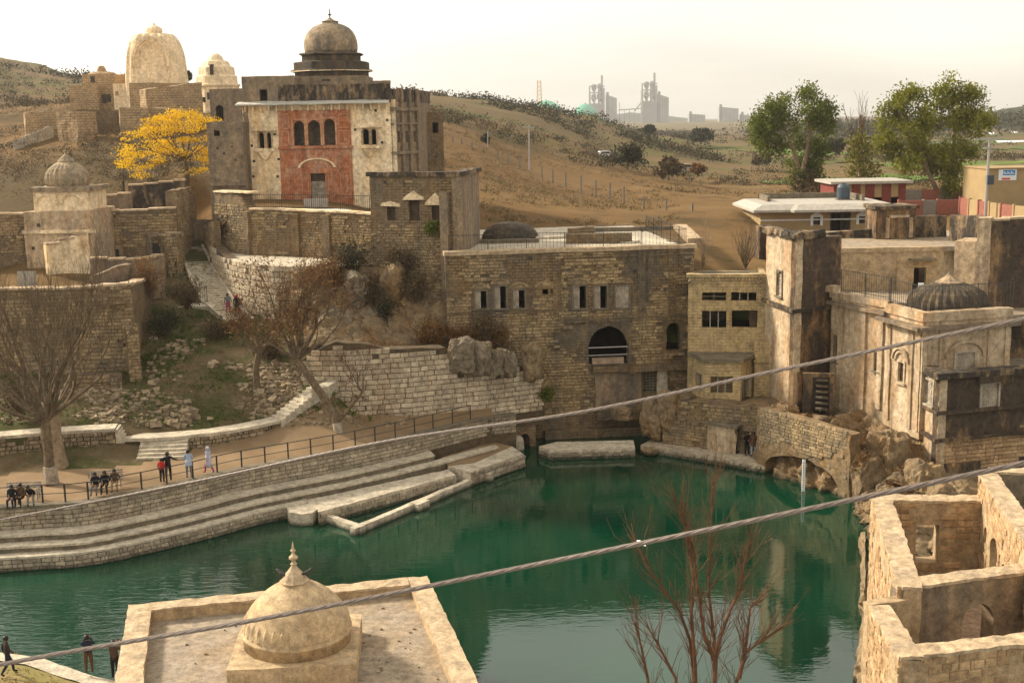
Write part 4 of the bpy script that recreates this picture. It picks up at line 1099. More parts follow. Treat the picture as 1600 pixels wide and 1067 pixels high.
# ------------------------------------------------------------------ the stepped bank (ghat) on the left of the pool
def strip_between(mb, pa, pb, za, zb, s0, s1, n, mi=0):     # sheet between two offset paths
    for i in range(n):
        t0, t1 = s0 + (s1 - s0) * i / n, s0 + (s1 - s0) * (i + 1) / n
        a, b = pa(pa.len * t0)[0], pa(pa.len * t1)[0]; c, d = pb(pb.len * t1)[0], pb(pb.len * t0)[0]
        mb.add([(a.x, a.y, za), (b.x, b.y, za), (c.x, c.y, zb), (d.x, d.y, zb)], [(0, 1, 2, 3)], mi)
def build_ghat():
    t = thing('stepped_bank', 'long stepped stone bank running along the left side of the green pool', 'steps', (bank.p[8].x, bank.p[8].y, 0))
    n = 60
    fu = lambda u: min(range(1001), key=lambda k: abs(PXu(bank(bank.len * k / 1000)[0], ZP) - u)) / 1000
    o0, o1, o2, o3 = bank.off(0), bank.off(.95), bank.off(1.7), bank.off(2.35)
    z1, z2, z3 = 1.55, 1.15, .8
    mb = MB(); strip_between(mb, o0, o0, -.3, ZP, 0, 1, n); mb.build('wall_core', M['mortar'], t)
    masonry(t, M['bank'], bank, z1, ZP - .05, .245, .46, .05, 300, seed=41, jit=.22, prio=lambda q: abs(q[0] - bank.len * fu(250)), gap=.03)
    # coping along the promenade edge
    mb = MB(); strip_between(mb, bank.off(.10), bank.off(-.55), ZP + .06, ZP + .06, 0, 1, n); strip_between(mb, bank.off(.10), bank.off(.10), ZP - .10, ZP + .06, 0, 1, n); mb.rough(.7, .03); mb.build('coping', M['riser'], t)
    for pa, pb, za, zb, e in ((o1, o0, z1, z1, fu(672)), (o2, o1, z2, z2, fu(768)), (o3, o2, z3, z3, fu(470))):
        e = e + .0
        mb = MB(); strip_between(mb, pa.off(.06), pb, za, za, 0, e, n); strip_between(mb, pa.off(.06), pa.off(.06), za - .12, za, 0, e, n)
        mb.rough(.7, .035); mb.build('tread', M['concrete'], t)
        mb = MB(); strip_between(mb, pa, pa, -.4, za - .1, 0, e, n); mb.rough(.7, .03); mb.build('riser', M['riser'], t)
        p, rz = pa(pa.len * e); q, _ = pb(pb.len * e); mb = MB(); mb.add([(p.x, p.y, -.4), (q.x, q.y, -.4), (q.x, q.y, za), (p.x, p.y, za)], [(0, 1, 2, 3)]); mb.build('end_face', M['riser'], t)
    masonry(t, M['bank'], o3, .0, z3 - .12, .22, .36, .07, 300, seed=43, jit=.35, prio=lambda q: abs(q[0] - o3.len * fu(220)), mask=lambda x, z: x < o3.len * fu(455))
    return o1, o2, o3
g1, g2, g3 = build_ghat()

# pad, landings, basin rim, platform at the right end of the steps
def at0(u, v, z): p = GZ(u, v, z); return (p.x, p.y)
def slabpoly(name, pts_px, z0, z1, mat_, parent, rough=.04, step=.7):
    mb = MB(); mb.prism([at0(u, v, z1) for u, v in pts_px], z0, z1)
    mb2 = MB()
    # turn caps into quads-free fan, keep sides subdivided
    mb.rough(step, rough); return mb.build(name, mat_, parent)
lt = thing('stone_landing', 'low landing with rounded end and long ledges at the foot of the bank', 'landing', (*at0(600, 750, 0), 0))
N = 10; cx, cy = 462, 790
slabpoly('pad', [(452, 800), (449, 795), (447, 789), (450, 781), (500, 776), (498, 793), (488, 801), (470, 803)], -.4, .75, M['concrete'], lt)
slabpoly('ledge', [(497, 800), (494, 778), (700, 733), (712, 742)], -.4, .78, M['concrete'], lt)
slabpoly('ledge', [(515, 806), (505, 798), (700, 741), (718, 747)], -.4, .30, M['concrete'], lt)
masonry(lt, M['bank'], Path([at0(497, 800, .78), at0(712, 742, .78)]), -.1, .68, .25, .42, .08, 300, seed=49, jit=.4, gap=.04)
mb = MB()
bt = thing('basin_rim', 'narrow rectangular basin with pale stone rim standing in the pool', 'basin', (*at0(560, 822, 0), 0))
def rim(u0, v0, u1, v1, w, z=.42, h=1.0):
    a, b = GZ(u0, v0, z), GZ(u1, v1, z); f = Fr(a, b); mb = MB(f.T); mb.box(-.15, f.len + .15, 0, w, z - h, z); mb.T = None; mb.rough(.45, .06); mb.build('rim', M['concrete'], bt)
rim(558, 825, 757, 741, .42); 
f = Fr(at0(500, 803, .42), at0(562, 824, .42)); mb = MB(f.T); mb.box(-.2, f.len, 0, .42, -.6, .425); mb.T = None; mb.rough(.45, .06); mb.build('rim', M['concrete'], bt)
f = Fr(at0(703, 728, .5), at0(764, 742, .5)); mb = MB(f.T); mb.box(-.2, f.len, 0, .45, -.6, .5); mb.T = None; mb.rough(.45, .06); mb.build('rim', M['concrete'], bt)
f = Fr(at0(652, 789, .4), at0(668, 782, .4)); mb = MB(f.T); mb.box(0, f.len, -.15, .5, -.6, .47); mb.T = None; mb.rough(.45, .05); mb.build('rim_block', M['concrete'], bt)
pt = thing('stone_platform', 'earth topped stone platform at the corner of the pool beside culvert', 'platform', (*at0(760, 715, 0), 0))
slabpoly('edge', [(700, 728), (735, 737), (818, 709), (800, 697), (742, 723)], -.4, .95, M['concrete'], pt)
slabpoly('earth_top', [(700, 727), (742, 722), (800, 697), (770, 690), (690, 715)], -.4, .97, M['dirt'], pt)
f = Path([at0(735, 738, .9), at0(820, 710, .9)]); masonry(pt, M['bank'], f, 0, .95, .3, .5, .1, 300, seed=47)
ct = thing('culvert_wall', 'small stone culvert with round mouth in the corner of the pool', 'culvert', (*at0(820, 700, 0), 0))
f = Fr(XA(788, 690, 83.6), XA(838, 690, 84.6)); r = f.R(812, 678, 828, 706)
mb = MB(f.T); mb.panel(0, f.len, -.4, f.L(815, 668)[1], [(r[0], r[1], -.3, r[3], 'a')], 1.2); mb.T = None; mb.rough(.4, .08, 1.2); mb.build('wall', M['brown'], ct)
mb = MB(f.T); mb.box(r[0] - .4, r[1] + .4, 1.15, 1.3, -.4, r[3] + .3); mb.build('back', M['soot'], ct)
x, z = f.L(800, 700); mb = MB(f.T); mb.box(x - 1.5, x + .5, -.9, 0, -.4, 1.0); mb.T = None; mb.rough(.4, .1, 1.3); mb.build('wing', M['concrete'], ct)
# stone plinth at the foot of the brick house
st = thing('stone_plinth', 'low stone faced plinth at the water under brick house facade', 'plinth', (*at0(920, 710, 0), 0))
slabpoly('top', [(842, 697), (860, 704), (992, 700), (990, 688), (870, 690)], -.4, .62, M['concrete'], st)
P_pl = Path([at0(843, 698, .62), at0(861, 704, .62), at0(992, 700, .62)]); masonry(st, M['bank'], P_pl, -.1, .56, .22, .42, .12, 300, seed=53, jit=.4, gap=.05)

# promenade railing: posts at the spacing of the photograph
pp = bank.off(-.35)
rail = thing('promenade_railing', 'black pipe railing with posts along the promenade above the stepped bank', 'railing', (*pp(pp.len * .5)[0][:2], ZP))
def s_of(u):
    return min((pp.len * k / 2000 for k in range(2001)), key=lambda s: abs(PXu(pp(s)[0], ZP) - u))
us = [-34, -2, 30, 67, 103, 138.5, 222, 261, 301.5, 340, 378, 414.5, 451, 486, 521.5, 555, 586.5, 618, 648, 677, 707, 735]
ss = [s_of(u) for u in us]
for s in ss:
    p = pp(s)[0]; mb = MB(); mb.box(p.x - .04, p.x + .04, p.y - .04, p.y + .04, ZP - .05, ZP + 1.08); mb.build('post', M['iron'], rail)
for h, r in ((1.05, .03), (.55, .022)):
    mb = MB(); S = np.linspace(ss[0], ss[-1], 60); mb.tube([(*pp(s)[0][:2], ZP + h) for s in S], r, 5); mb.build('rail', M['iron'], rail)

# ------------------------------------------------------------------ path, steps, dry-stone wall behind the promenade
def flight(name, label, a, b, z0, z1, w, n, mat_, side=None, cheek=.0):
    """steps rising from point a (foot, z0) to b (head, z1), width w; every tread is a part"""
    A, B = Vector((a[0], a[1], 0)), Vector((b[0], b[1], 0)); d = B - A; L = d.length
    rz = math.atan2(d.y, d.x) - math.pi / 2
    T = Matrix.Translation((A.x, A.y, 0)) @ Matrix.Rotation(rz, 4, 'Z')
    t = thing(name, label, 'stairs', (A.x, A.y, z0))
    run = L / n; rise = (z1 - z0) / n
    for i in range(n):
        mb = MB(T); mb.box(-w / 2, w / 2, run * i - .03, run * (i + 1) + .02, z0 - .6 + rise * i * .6, z0 + rise * (i + 1)); mb.T = None; mb.rough(.9, .02); mb.build('step', mat_, t)
    if cheek:
        for s in (-1, 1):
            mb = MB(T); x = s * (w / 2 + cheek / 2)
            mb.add([(x - cheek/2, -.1, z0 - .5), (x + cheek/2, -.1, z0 - .5), (x + cheek/2, L, z1 - .5), (x - cheek/2, L, z1 - .5), (x - cheek/2, -.1, z0 + .22), (x + cheek/2, -.1, z0 + .22), (x + cheek/2, L, z1 + .22), (x - cheek/2, L, z1 + .22)],
                   [(0,3,2,1),(4,5,6,7),(0,1,5,4),(1,2,6,5),(2,3,7,6),(3,0,4,7)]); mb.T = None; mb.rough(.6, .04); mb.build('cheek', M['concrete'], t)
    return t
def path_sheet(name, px, w, mat_, lift=.1):
    mb = MB(); P = smooth_path([GZ(u, v, z)[:2] for u, v, z in px], 5); zz = [p[2] for p in px]
    n = 40; q = P.off(w / 2); r = P.off(-w / 2); vs_ = []
    for i in range(n + 1):
        z = float(np.interp(i / n, np.linspace(0, 1, len(zz)), zz)) + lift
        a, b = q(q.len * i / n)[0], r(r.len * i / n)[0]; vs_ += [(a.x, a.y, z), (b.x, b.y, z), (a.x, a.y, z - .2), (b.x, b.y, z - .2)]
    for i in range(n): pass
    fs = []
    for i in range(n):
        k = 4 * i; fs += [(k, k + 4, k + 5, k + 1), (k + 2, k + 6, k + 4, k), (k + 1, k + 5, k + 7, k + 3)]
    mb.add(vs_, fs); mb.rough(.8, .02)
    return mb.build(name, mat_, kind='structure'), P
path_sheet('path', [(-80, 688, 4.6), (0, 680, 4.6), (90, 673, 4.6), (182, 668, 4.6)], 1.3, M['concrete'])
path_sheet('path', [(196, 684, 3.95), (250, 682, 3.95), (320, 676, 3.95), (380, 667, 4.0), (436, 655, 4.05)], 1.3, M['concrete'])
a = GZ(196, 681, 4.05); b = GZ(183, 667, 4.65)
flight('path_steps', 'four short concrete steps joining two levels of the upper path', (a.x, a.y), (b.x, b.y + .0), 4.05, 4.65, 1.3, 4, M['concrete'])
a = GZ(251, 717, 3.05); b = GZ(253, 688, 3.95)
flight('promenade_steps', 'wide flight of six pale steps from the promenade up to the path', (a.x, a.y), (b.x, a.y + 2.0), 3.0, 3.98, 2.9, 6, M['concrete'])
a = GZ(433, 655, 4.1); b = GY(500, 603, 79.0)
flight('garden_steps', 'pale stone steps climbing right from the path below the leaning tree', (a.x, a.y), (b.x, b.y), 4.1, b.z + .05, 1.5, 10, M['concrete'])
ld = MB(); q = [GZ(u, v, b.z + .1) for u, v in ((487, 606), (512, 604), (538, 588), (520, 590))]
ld.prism([(p.x, p.y) for p in q], 4.2, b.z + .1); ld.rough(.6, .03); o = ld.build('landing', M['concrete'], kind='structure')
# dry-stone wall under the path
for k, (px, z1, lab) in enumerate([([(-80, 688), (0, 680), (90, 673), (182, 668)], 4.6, 'low dry stone wall under the path at left behind the bare tree'), ([(292, 679), (330, 675), (380, 667), (436, 655)], 3.95, 'low dry stone wall right of the wide promenade steps')]):
    P = Path([GZ(u, v, z1)[:2] for u, v in px]).off(.68)
    w = wall_thing('dry_stone_wall', lab, P, 2.6, z1 - .1, .8, M['slope'], rough=(.5, .12))
    masonry(w, M['rubble'], P, 2.8, z1 - .15, .24, .30, .12, 300, seed=60 + k, jit=.5, gap=.03, mask=lambda x, z: fbm(x, z, 3, 3, .5) > -.3)

# the long upper stairway in two flights, its path and the small steps beside it
def gz(u, v, y): return GY(u, v, y)
p1, p2, p3 = gz(375, 503, 91.2), gz(342, 474, 94.2), gz(318, 432, 99.5)
p4 = gz(297, 386, 106)
flight('upper_stairs', 'upper flight of the long pale stairway climbing to the temple gate', p3[:2], p4[:2], p3.z, p4.z, 1.9, 16, M['concrete'], cheek=.22)
flight('middle_stairs', 'middle flight of the long pale stairway above its landing', p2[:2], p3[:2], p2.z, p3.z, 2.1, 12, M['concrete'], cheek=.22)
flight('lower_stairs', 'lowest flight of the long stairway where two people climb', p1[:2], p2[:2], p1.z, p2.z, 1.9, 8, M['concrete'], cheek=.22)
mb = MB(); q = [gz(u, v, y) for u, v, y in ((250, 477, 94), (330, 474, 94), (338, 480, 93), (250, 483, 93))]
mb.add([(p.x, p.y, p.z + .1) for p in q] + [(p.x, p.y, p.z - 1) for p in q], [(3, 2, 1, 0), (3, 7, 6, 2), (0, 1, 2, 3)]); mb.rough(.7, .02); mb.build('path', M['concrete'], kind='structure')
a = gz(252, 477, 94); b = gz(232, 462, 96.5)
flight('stone_steps', 'few worn stone steps below the ruined courtyard wall', a[:2], b[:2], a.z, b.z + .1, 1.4, 5, M['concrete'])
q = [gz(u, v, y) for u, v, y in ((310, 474, 93.8), (322, 473, 93.9))]
railing('stair_gate', 'small black iron gate standing beside the middle stairway', [gz(307, 476, 93.6), gz(324, 474, 93.9)], 1.35, M['iron'], .15, 1, .014, cat='gate')

# ------------------------------------------------------------------ ruined courtyard on the left
def px_wall(name, label, pts, z0, vt, mat_=None, th=.6, cope=False, stones=None, cat='wall', ch=.24, ln=.46, maxobj=0, seed=70, rough=(.5, .07), wob=.12, mask=None, depth=.075, objs=None):
    """wall along pixel/depth points (u, y); vt: top pixel rows at those points"""
    P = Path([XA(u, v, y) for (u, y), v in zip(pts, vt)])
    zz = [GY(u, v, y).z for (u, y), v in zip(pts, vt)]
    top = lambda s: float(np.interp(s, P.c, zz)) + wob * fbm(s, seed, 0, 3, .9)
    t = wall_thing(name, label, P, z0, 0, th, mat_ or M['brown'], ztop=top, rough=rough, cope=cope, cat=cat)
    if stones: masonry(t, stones, P, z0 + .2, max(zz), ch, ln, depth, maxobj, mask=lambda x, z: z < top(x) - .08 and (mask is None or mask(x, z)), seed=seed)
    return t, P
m0 = lambda x, z: fbm(x, z, 4, 3, .5) > -.22
px_wall('brick_wall', 'tall tan brick wall at far left behind the big bare tree', [(-60, 81), (100, 81.5), (205, 82)], 3.6, [455, 452, 445], M['brown'], .8, True, M['brick'], seed=71, mask=m0, ch=.26, ln=.5)
px_wall('brick_wall', 'short return of the tall brick wall running back beside the shrubs', [(205, 82), (232, 92)], 4.5, [445, 437], M['brown'], .7, True, seed=72)
px_wall('buttress_wall', 'square stepped brick buttress at the foot of the left wall', [(197, 80.5), (216, 80.8)], 3.6, [515, 508], M['brown'], 1.6, False, M['brick'], seed=73, mask=m0)
px_wall('low_wall', 'small low ruined brick wall at the base of the tall left wall', [(120, 79.5), (190, 80)], 3.8, [585, 583], M['brown'], .6, False, M['brick'], seed=74)
px_wall('court_wall', 'plastered courtyard wall with curved broken end behind the brick wall', [(140, 92), (215, 92.5), (255, 94.5)], 9.8, [405, 407, 400], M['haveli_grey'], .55, True, seed=75)
px_wall('court_wall', 'brick stub wall between stairs and courtyard with rounded top', [(216, 92.6), (236, 97), (257, 99)], 8.6, [412, 402, 403], M['brown'], .6, False, M['brick'], seed=76)
px_wall('court_wall', 'broken low court wall in front with a stepped curved ramp', [(140, 88), (180, 88.5), (205, 90)], 9.6, [432, 418, 412], M['haveli_grey'], .5, False, seed=77)
t, P = px_wall('back_court_wall', 'long brick court wall with dark arch and doorway below the yellow tree', [(140, 100), (275, 101)], 10.8, [333, 326], M['brown'], .8, True, M['brick'], seed=78, mask=lambda x, z: z > 13.2 and fbm(x, z, 4, 3, .5) > -.25)
fr_ = Fr(XA(140, 380, 100), XA(275, 380, 101))
for (u0, v0, u1, v1), nm in (((153, 382, 169, 410), 'a'), ((238, 370, 252, 400), 'r'), ((180, 389, 187, 400), 'a')):
    x0, x1, z0, z1 = fr_.R(u0, v0, u1, v1)
    mb = MB(fr_.T); mb.panel(x0 - .35, x1 + .35, z0 - .3, z1 + .3, [(x0, x1, z0 - .2, z1, nm)], .3, y=-.32); mb.T = None; mb.rough(.4, .04); a_ = mb.build('doorway' if nm == 'r' else 'arch', M['haveli_grey'], t)
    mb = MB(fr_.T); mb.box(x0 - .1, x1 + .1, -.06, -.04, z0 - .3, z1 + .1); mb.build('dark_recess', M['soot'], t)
px_wall('upper_court_wall', 'grey plastered wall terrace above the court, left part', [(130, 103), (205, 104)], 13, [310, 302], M['haveli_grey'], .6, True, seed=79)
px_wall('upper_court_wall', 'dark lichen stained wall below the yellow flowering tree', [(200, 106), (290, 107)], 13, [291, 282], M['lichen'], .7, True, seed=80)
px_wall('gate_wall', 'rounded stone gate pier wall at the top of the stairway', [(272, 102), (286, 104), (303, 109)], 11.5, [298, 295, 292], M['brown'], .8, False, M['brick'], seed=81)
px_wall('stair_wall', 'bowed brick wall left of the upper stairs', [(250, 100.5), (262, 99.4), (275, 99.6), (286, 101.5)], 9.5, [372, 366, 364, 368], M['brown'], .7, True, M['brick'], seed=82)
px_wall('stair_wall', 'low wall crossing behind the head of the stairs', [(278, 107), (335, 108)], 11.5, [343, 344], M['haveli_grey'], .6, False, seed=83)
px_wall('stair_wall', 'rough stone side wall right of the stair head', [(318, 106), (332, 101)], 11, [352, 345], M['brown'], .6, False, M['brick'], seed=84)
px_wall('far_left_wall', 'dim grey brick wall at the far left edge beside the shrine', [(-60, 97), (40, 97.5)], 10.5, [335, 335], M['brown'], .7, True, M['brick'], seed=85, mask=m0)
sgn = MB(); f = Fr(XA(28, 420, 88), XA(58, 420, 88)); r = f.R(28, 424, 57, 456); sgn.T = f.T; sgn.box(r[0], r[1], 0, .06, r[2], r[3]); sgn.box(r[0] + .1, r[0] + .2, .06, .14, 9, r[2] + .2); sgn.box(r[1] - .2, r[1] - .1, .06, .14, 9, r[2] + .2); o = sgn.build('notice_board', M['whitepaint']); tag(o, 'pale weathered board half hidden behind the branches of left bare tree', 'board', kind='thing')

def build_shrine():
    Y = 96.0; k = Y / F / math.cos(PITCH); c = GY(93, 330, Y); z = lambda v: GY(93, v, Y).z
    t = thing('domed_shrine', 'square shrine with ribbed pointed dome at left in front of the hillside', 'shrine', (c.x, c.y + 2.4, 10.8))
    w = 46 * k; cy = Y + w
    mb = MB()
    mb.box(c.x - 54*k, c.x + 54*k, cy - 54*k, cy + 54*k, 10.5, z(362)); mb.rough(.6, .05); mb.build('lower_storey', M['plaster'], t)
    f = Fr((c.x - 54*k, cy - 54*k), (c.x + 54*k, cy - 54*k))
    mb = MB(f.T); mb.box(-.12, f.len + .12, -.12, .1, z(364), z(359)); mb.T = None; mb.rough(.4, .03); mb.build('string_course', M['haveli'], t)
    mb = MB(); mb.box(c.x - 53*k, c.x + 53*k, cy - 53*k, cy + 53*k, z(362), z(330)); mb.rough(.6, .05); mb.build('upper_storey', M['plaster'], t)
    mb = MB(); mb.box(c.x - 40*k, c.x + 44*k, cy - 42*k, cy + 42*k, z(330), z(300)); mb.rough(.5, .04); mb.build('body', M['templewhite'], t)
    mb = MB(); mb.box(c.x - 43*k, c.x + 49*k, cy - 46*k, cy + 46*k, z(300), z(293)); mb.rough(.4, .05); mb.build('cornice', M['domegrey'], t)
    for s in (-1, 1):
        mb = MB(); x = c.x + s * 20 * k; y = cy - 42 * k
        n = 10
        for i in range(n):
            a0, a1 = math.pi * i / n, math.pi * (i + 1) / n
            g = lambda a, r: (x - r * math.cos(a), z(318) + r * .8 * math.sin(a))
            mb.T = None
            p = [g(a0, 15*k), g(a1, 15*k), g(a1, 18*k), g(a0, 18*k)]
            mb.slab(p[::-1], y - .1, y + .02)
        mb.build('blind_arch', M['haveli'], t)
    mb = MB(); pr = [(30*k, z(294)), (32.5*k, z(288)), (33.5*k, z(281)), (32*k, z(273)), (27*k, z(265)), (20*k, z(259)), (15*k, z(256))]
    mb.lathe(pr, 48, (c.x, cy), rib=.05, ribn=24); dm = mb.build('dome', M['domegrey'], t, smooth=False)
    mb = MB(); mb.lathe([(15*k, z(257)), (12.5*k, z(254.5)), (13*k, z(253)), (9*k, z(249)), (5*k, z(244.5)), (1.6*k, z(241)), (1.4*k, z(239)), (2.4*k, z(237.5)), (1.2*k, z(236)), (.5*k, z(231))], 16, (c.x, cy)); mb.build('finial', M['domegrey'], dm)
    holes(t, f, [(52, 388), (60, 352)], .2)
build_shrine()
px_wall('shrine_wall', 'stepped plaster wall adjoining the shrine front with small niches', [(72, 93.5), (138, 95.5)], 10.5, [385, 362], M['haveli'], .6, True, seed=86)
px_wall('shrine_wall', 'upper plaster parapet wall beside the shrine dome', [(95, 96.8), (140, 98)], 11, [333, 327], M['haveli_grey'], .5, True, seed=87)

# ------------------------------------------------------------------ hilltop temples far left
def build_hill_temples():
    # big rounded spire temple
    Y = 168.0; k = Y / F / math.cos(PITCH); c = GY(233, 120, Y); z = lambda v: GY(233, v, Y).z
    t = thing('spire_temple', 'big pale rounded spire temple on the hilltop at upper left', 'temple', (c.x, Y + 4, z(170)))
    cy = Y + 43 * k
    mb = MB()
    prof = [(44, 172), (44.5, 130), (43, 105), (41.5, 88), (39, 75), (36, 64), (31, 55), (27, 51), (12, 50)]
    n = 48; vs_ = []
    for r, v in prof:
        for j in range(n):
            a = 2 * math.pi * j / n
            q = 1 / max(abs(math.cos(a)), abs(math.sin(a))); sq = min(q, 1.18)       # a rounded square plan
            rib = 1 - .06 * (math.cos(a * 16) > .2)
            vs_.append((c.x + r * k * sq * rib * math.cos(a) * .94, cy + r * k * sq * rib * math.sin(a) * .94, z(v)))
    K = len(prof); mb.add(vs_, [(i*n+j, i*n+(j+1)%n, (i+1)*n+(j+1)%n, (i+1)*n+j) for i in range(K-1) for j in range(n)] + [tuple(range((K-1)*n, K*n))])
    mb.rough(.8, .07, .6); sp = mb.build('spire', M['templewhite'], t)
    mb = MB(); mb.lathe([(11*k, z(50.5)), (12.8*k, z(46)), (12*k, z(42)), (8*k, z(38.5)), (3*k, z(36.5)), (2*k, z(34.5)), (.4*k, z(32))], 20, (c.x, cy), rib=.06, ribn=12); mb.build('crown_stone', M['templewhite'], sp)
    f = Fr((c.x - 20*k, cy - 46*k), (c.x + 20*k, cy - 46*k))
    for i, w in enumerate((25,)):
        mb = MB(); N = 14; m = c.x + 3*k; w *= k
        for q in range(N):
            a0, a1 = math.pi * q / N, math.pi * (q + 1) / N
            g = lambda a, r: (m - r * math.cos(a), z(105 + i * 4) + r * 1.6 * math.sin(a))
            mb.slab([g(a0, w), g(a1, w), g(a1, w + .3), g(a0, w + .3)][::-1], cy - 43.2*k - .04, cy - 38*k)
        mb.build('spire_arch', M['templewhite'], sp)
    # brown porch block before it
    mb = MB(); A = GY(205, 150, Y - 6); B = GY(284, 150, Y - 6)
    for ua, ub, vt, y, dp, mt in ((203, 245, 130, Y - 6, 6, 'templebrown'), (243, 282, 131, Y - 4, 5, 'templebrown')):
        a, b = GY(ua, 150, y), GY(ub, 150, y); zt = GY(ua, vt, y).z; mb = MB(); mb.box(a.x, b.x, y, y + dp, 19, zt); mb.rough(.8, .08); mb.build('porch', M[mt], t)
    # small pale spire
    Y2 = 160.0; k2 = Y2 / F / math.cos(PITCH); c2 = GY(333, 120, Y2); z2 = lambda v: GY(333, v, Y2).z
    t2 = thing('small_spire_temple', 'smaller stepped pale spire temple with slit window right of the big spire', 'temple', (c2.x, Y2 + 2, z2(190)))
    mb = MB(); cy2 = Y2 + 24 * k2
    mb.lathe([(33*k2, z2(190)), (33*k2, z2(136)), (35*k2, z2(135)), (35*k2, z2(132)), (31.5*k2, z2(131)), (30.5*k2, z2(119)), (27.5*k2, z2(117)), (27*k2, z2(105)), (22*k2, z2(102)), (19*k2, z2(96)), (12*k2, z2(93)), (9*k2, z2(87)), (5*k2, z2(83.5)), (1*k2, z2(82))], 8, (c2.x, cy2), rot=math.pi / 8)
    mb.rough(.6, .07, .9); mb.build('spire', M['templewhite'], t2)
    mb = MB(); mb.box(c2.x - 2.5*k2 - 1.2*k2, c2.x + 1.3*k2, cy2 - 27.5*k2, cy2 - 20*k2, z2(117), z2(101)); mb.build('slit_window', M['soot'], t2)
    for u, v0, v1 in ((329, 145, 156), (319, 152, 160)):
        x = GY(u, 150, Y2).x; mb = MB(); mb.box(x - .3, x + .3, cy2 - 31.3*k2, cy2 - 29*k2, z2(v1), z2(v0)); mb.build('niche', M['soot'], t2)
    # dark arched building below it
    t3, fr, z1 = simple_block('arched_cell', 'grey vaulted cell with tall pointed doorway beside small spire', 327, 378, 139, 140, 140, 8, M['haveli_grey'], 20.5, [(337, 164, 349, 189, 'p')])
    # old brown temple
    Y4 = 172.0; k4 = Y4 / F / math.cos(PITCH); c4 = GY(152, 140, Y4); z4 = lambda v: GY(152, v, Y4).z
    t4 = thing('old_brown_temple', 'small crumbling brown temple with knob top left of the big spire', 'temple', (c4.x, Y4 + 2, z4(168)))
    mb = MB(); mb.box(c4.x - 39*k4, c4.x + 5*k4, Y4 - 1, Y4 + 5, 21, z4(134)); mb.rough(.8, .15, .5); mb.build('porch', M['templebrown'], t4)
    mb = MB(); mb.prism([(c4.x - 22*k4, Y4), (c4.x + 28*k4, Y4), (c4.x + 28*k4, Y4 + 5), (c4.x - 22*k4, Y4 + 5)], 21, z4(116)); mb.rough(.7, .15, .5); mb.build('body', M['templebrown'], t4)
    mb = MB(); mb.lathe([(22*k4, z4(116)), (17*k4, z4(112.5)), (7*k4, z4(111)), (6.5*k4, z4(107)), (4.5*k4, z4(103)), (1*k4, z4(101.5))], 12, (c4.x, Y4 + 2.4)); mb.rough(.6, .08); mb.build('top', M['templebrown'], t4)
    for u, a, b in ((146, 120, 129), (162, 148, 162), (169, 148, 160)):
        x = GY(u, 140, Y4).x; mb = MB(); mb.box(x - .28, x + .28, Y4 - .05, Y4 + .3, z4(b), z4(a)); mb.build('doorway', M['soot'], t4)
    t5, fr, z1 = simple_block('white_cell', 'tiny whitewashed cell squeezed between brown temple and big spire', 176, 206, 131, 170, 170, 4, M['templewhite'], 22, [(180, 143, 185, 150, 'r')])
    for lab, pts, vt, m_ in [('pale perimeter wall at far left of the hilltop temples', [(38, 148), (105, 150)], [177, 173], 'templebrown'), ('round cornered perimeter wall below the old brown temple', [(88, 143), (120, 141), (150, 143)], [176, 174, 175], 'templebrown'), ('dark gap wall of the hilltop terrace between two bastions', [(138, 146), (190, 147)], [173, 171], 'brown'), ('square bastion wall below the big spire', [(186, 142), (231, 143)], [169, 168], 'templebrown'), ('low wall running right from the big spire to the small spire', [(228, 150), (315, 154)], [140, 128], 'templebrown'), ('rough lower wall behind the yellow tree crown', [(225, 146), (300, 146)], [168, 172], 'templebrown')]:
        px_wall('terrace_wall', lab, pts, 18.5, vt, M[m_], 2.5, False, None, seed=int(pts[0][0]) + 100, rough=(.9, .12))
    a, b = GY(23, 225, 140), GY(80, 201, 147)
    mb = MB(); N = 14
    for i in range(N):
        p = a.lerp(b, i / N); q = a.lerp(b, (i + 1) / N); mb.box(p.x, q.x + .05, p.y - .5, p.y + 1, p.z - 1.2, p.z + .25 + (q.z - p.z))
    mb.rough(.6, .08); o = mb.build('hill_steps', M['concrete']); tag(o, 'pale stairway climbing the hillside at far left to the perimeter wall', 'stairs', kind='thing')
build_hill_temples()
# ------------------------------------------------------------------ buildings on the right bank
def grass_bank():
    mb = MB(); n = 24; vs_ = []
    for i in range(n + 1):
        for j in range(13):
            x = 11 + 9 * i / n; y = 89.3 + 7 * j / 12; vs_.append((x, y, 6.5 + 5.2 * j / 12 + .3 * fbm(x, y, 0, 3, .5)))
    mb.add(vs_, [(i*13+j, (i+1)*13+j, (i+1)*13+j+1, i*13+j+1) for i in range(n) for j in range(12)])
    mb.build('grass_bank', plain('grass_bank_green', (.10, .12, .03), .95, .4, .6, .1), smooth=True, kind='structure')
grass_bank()

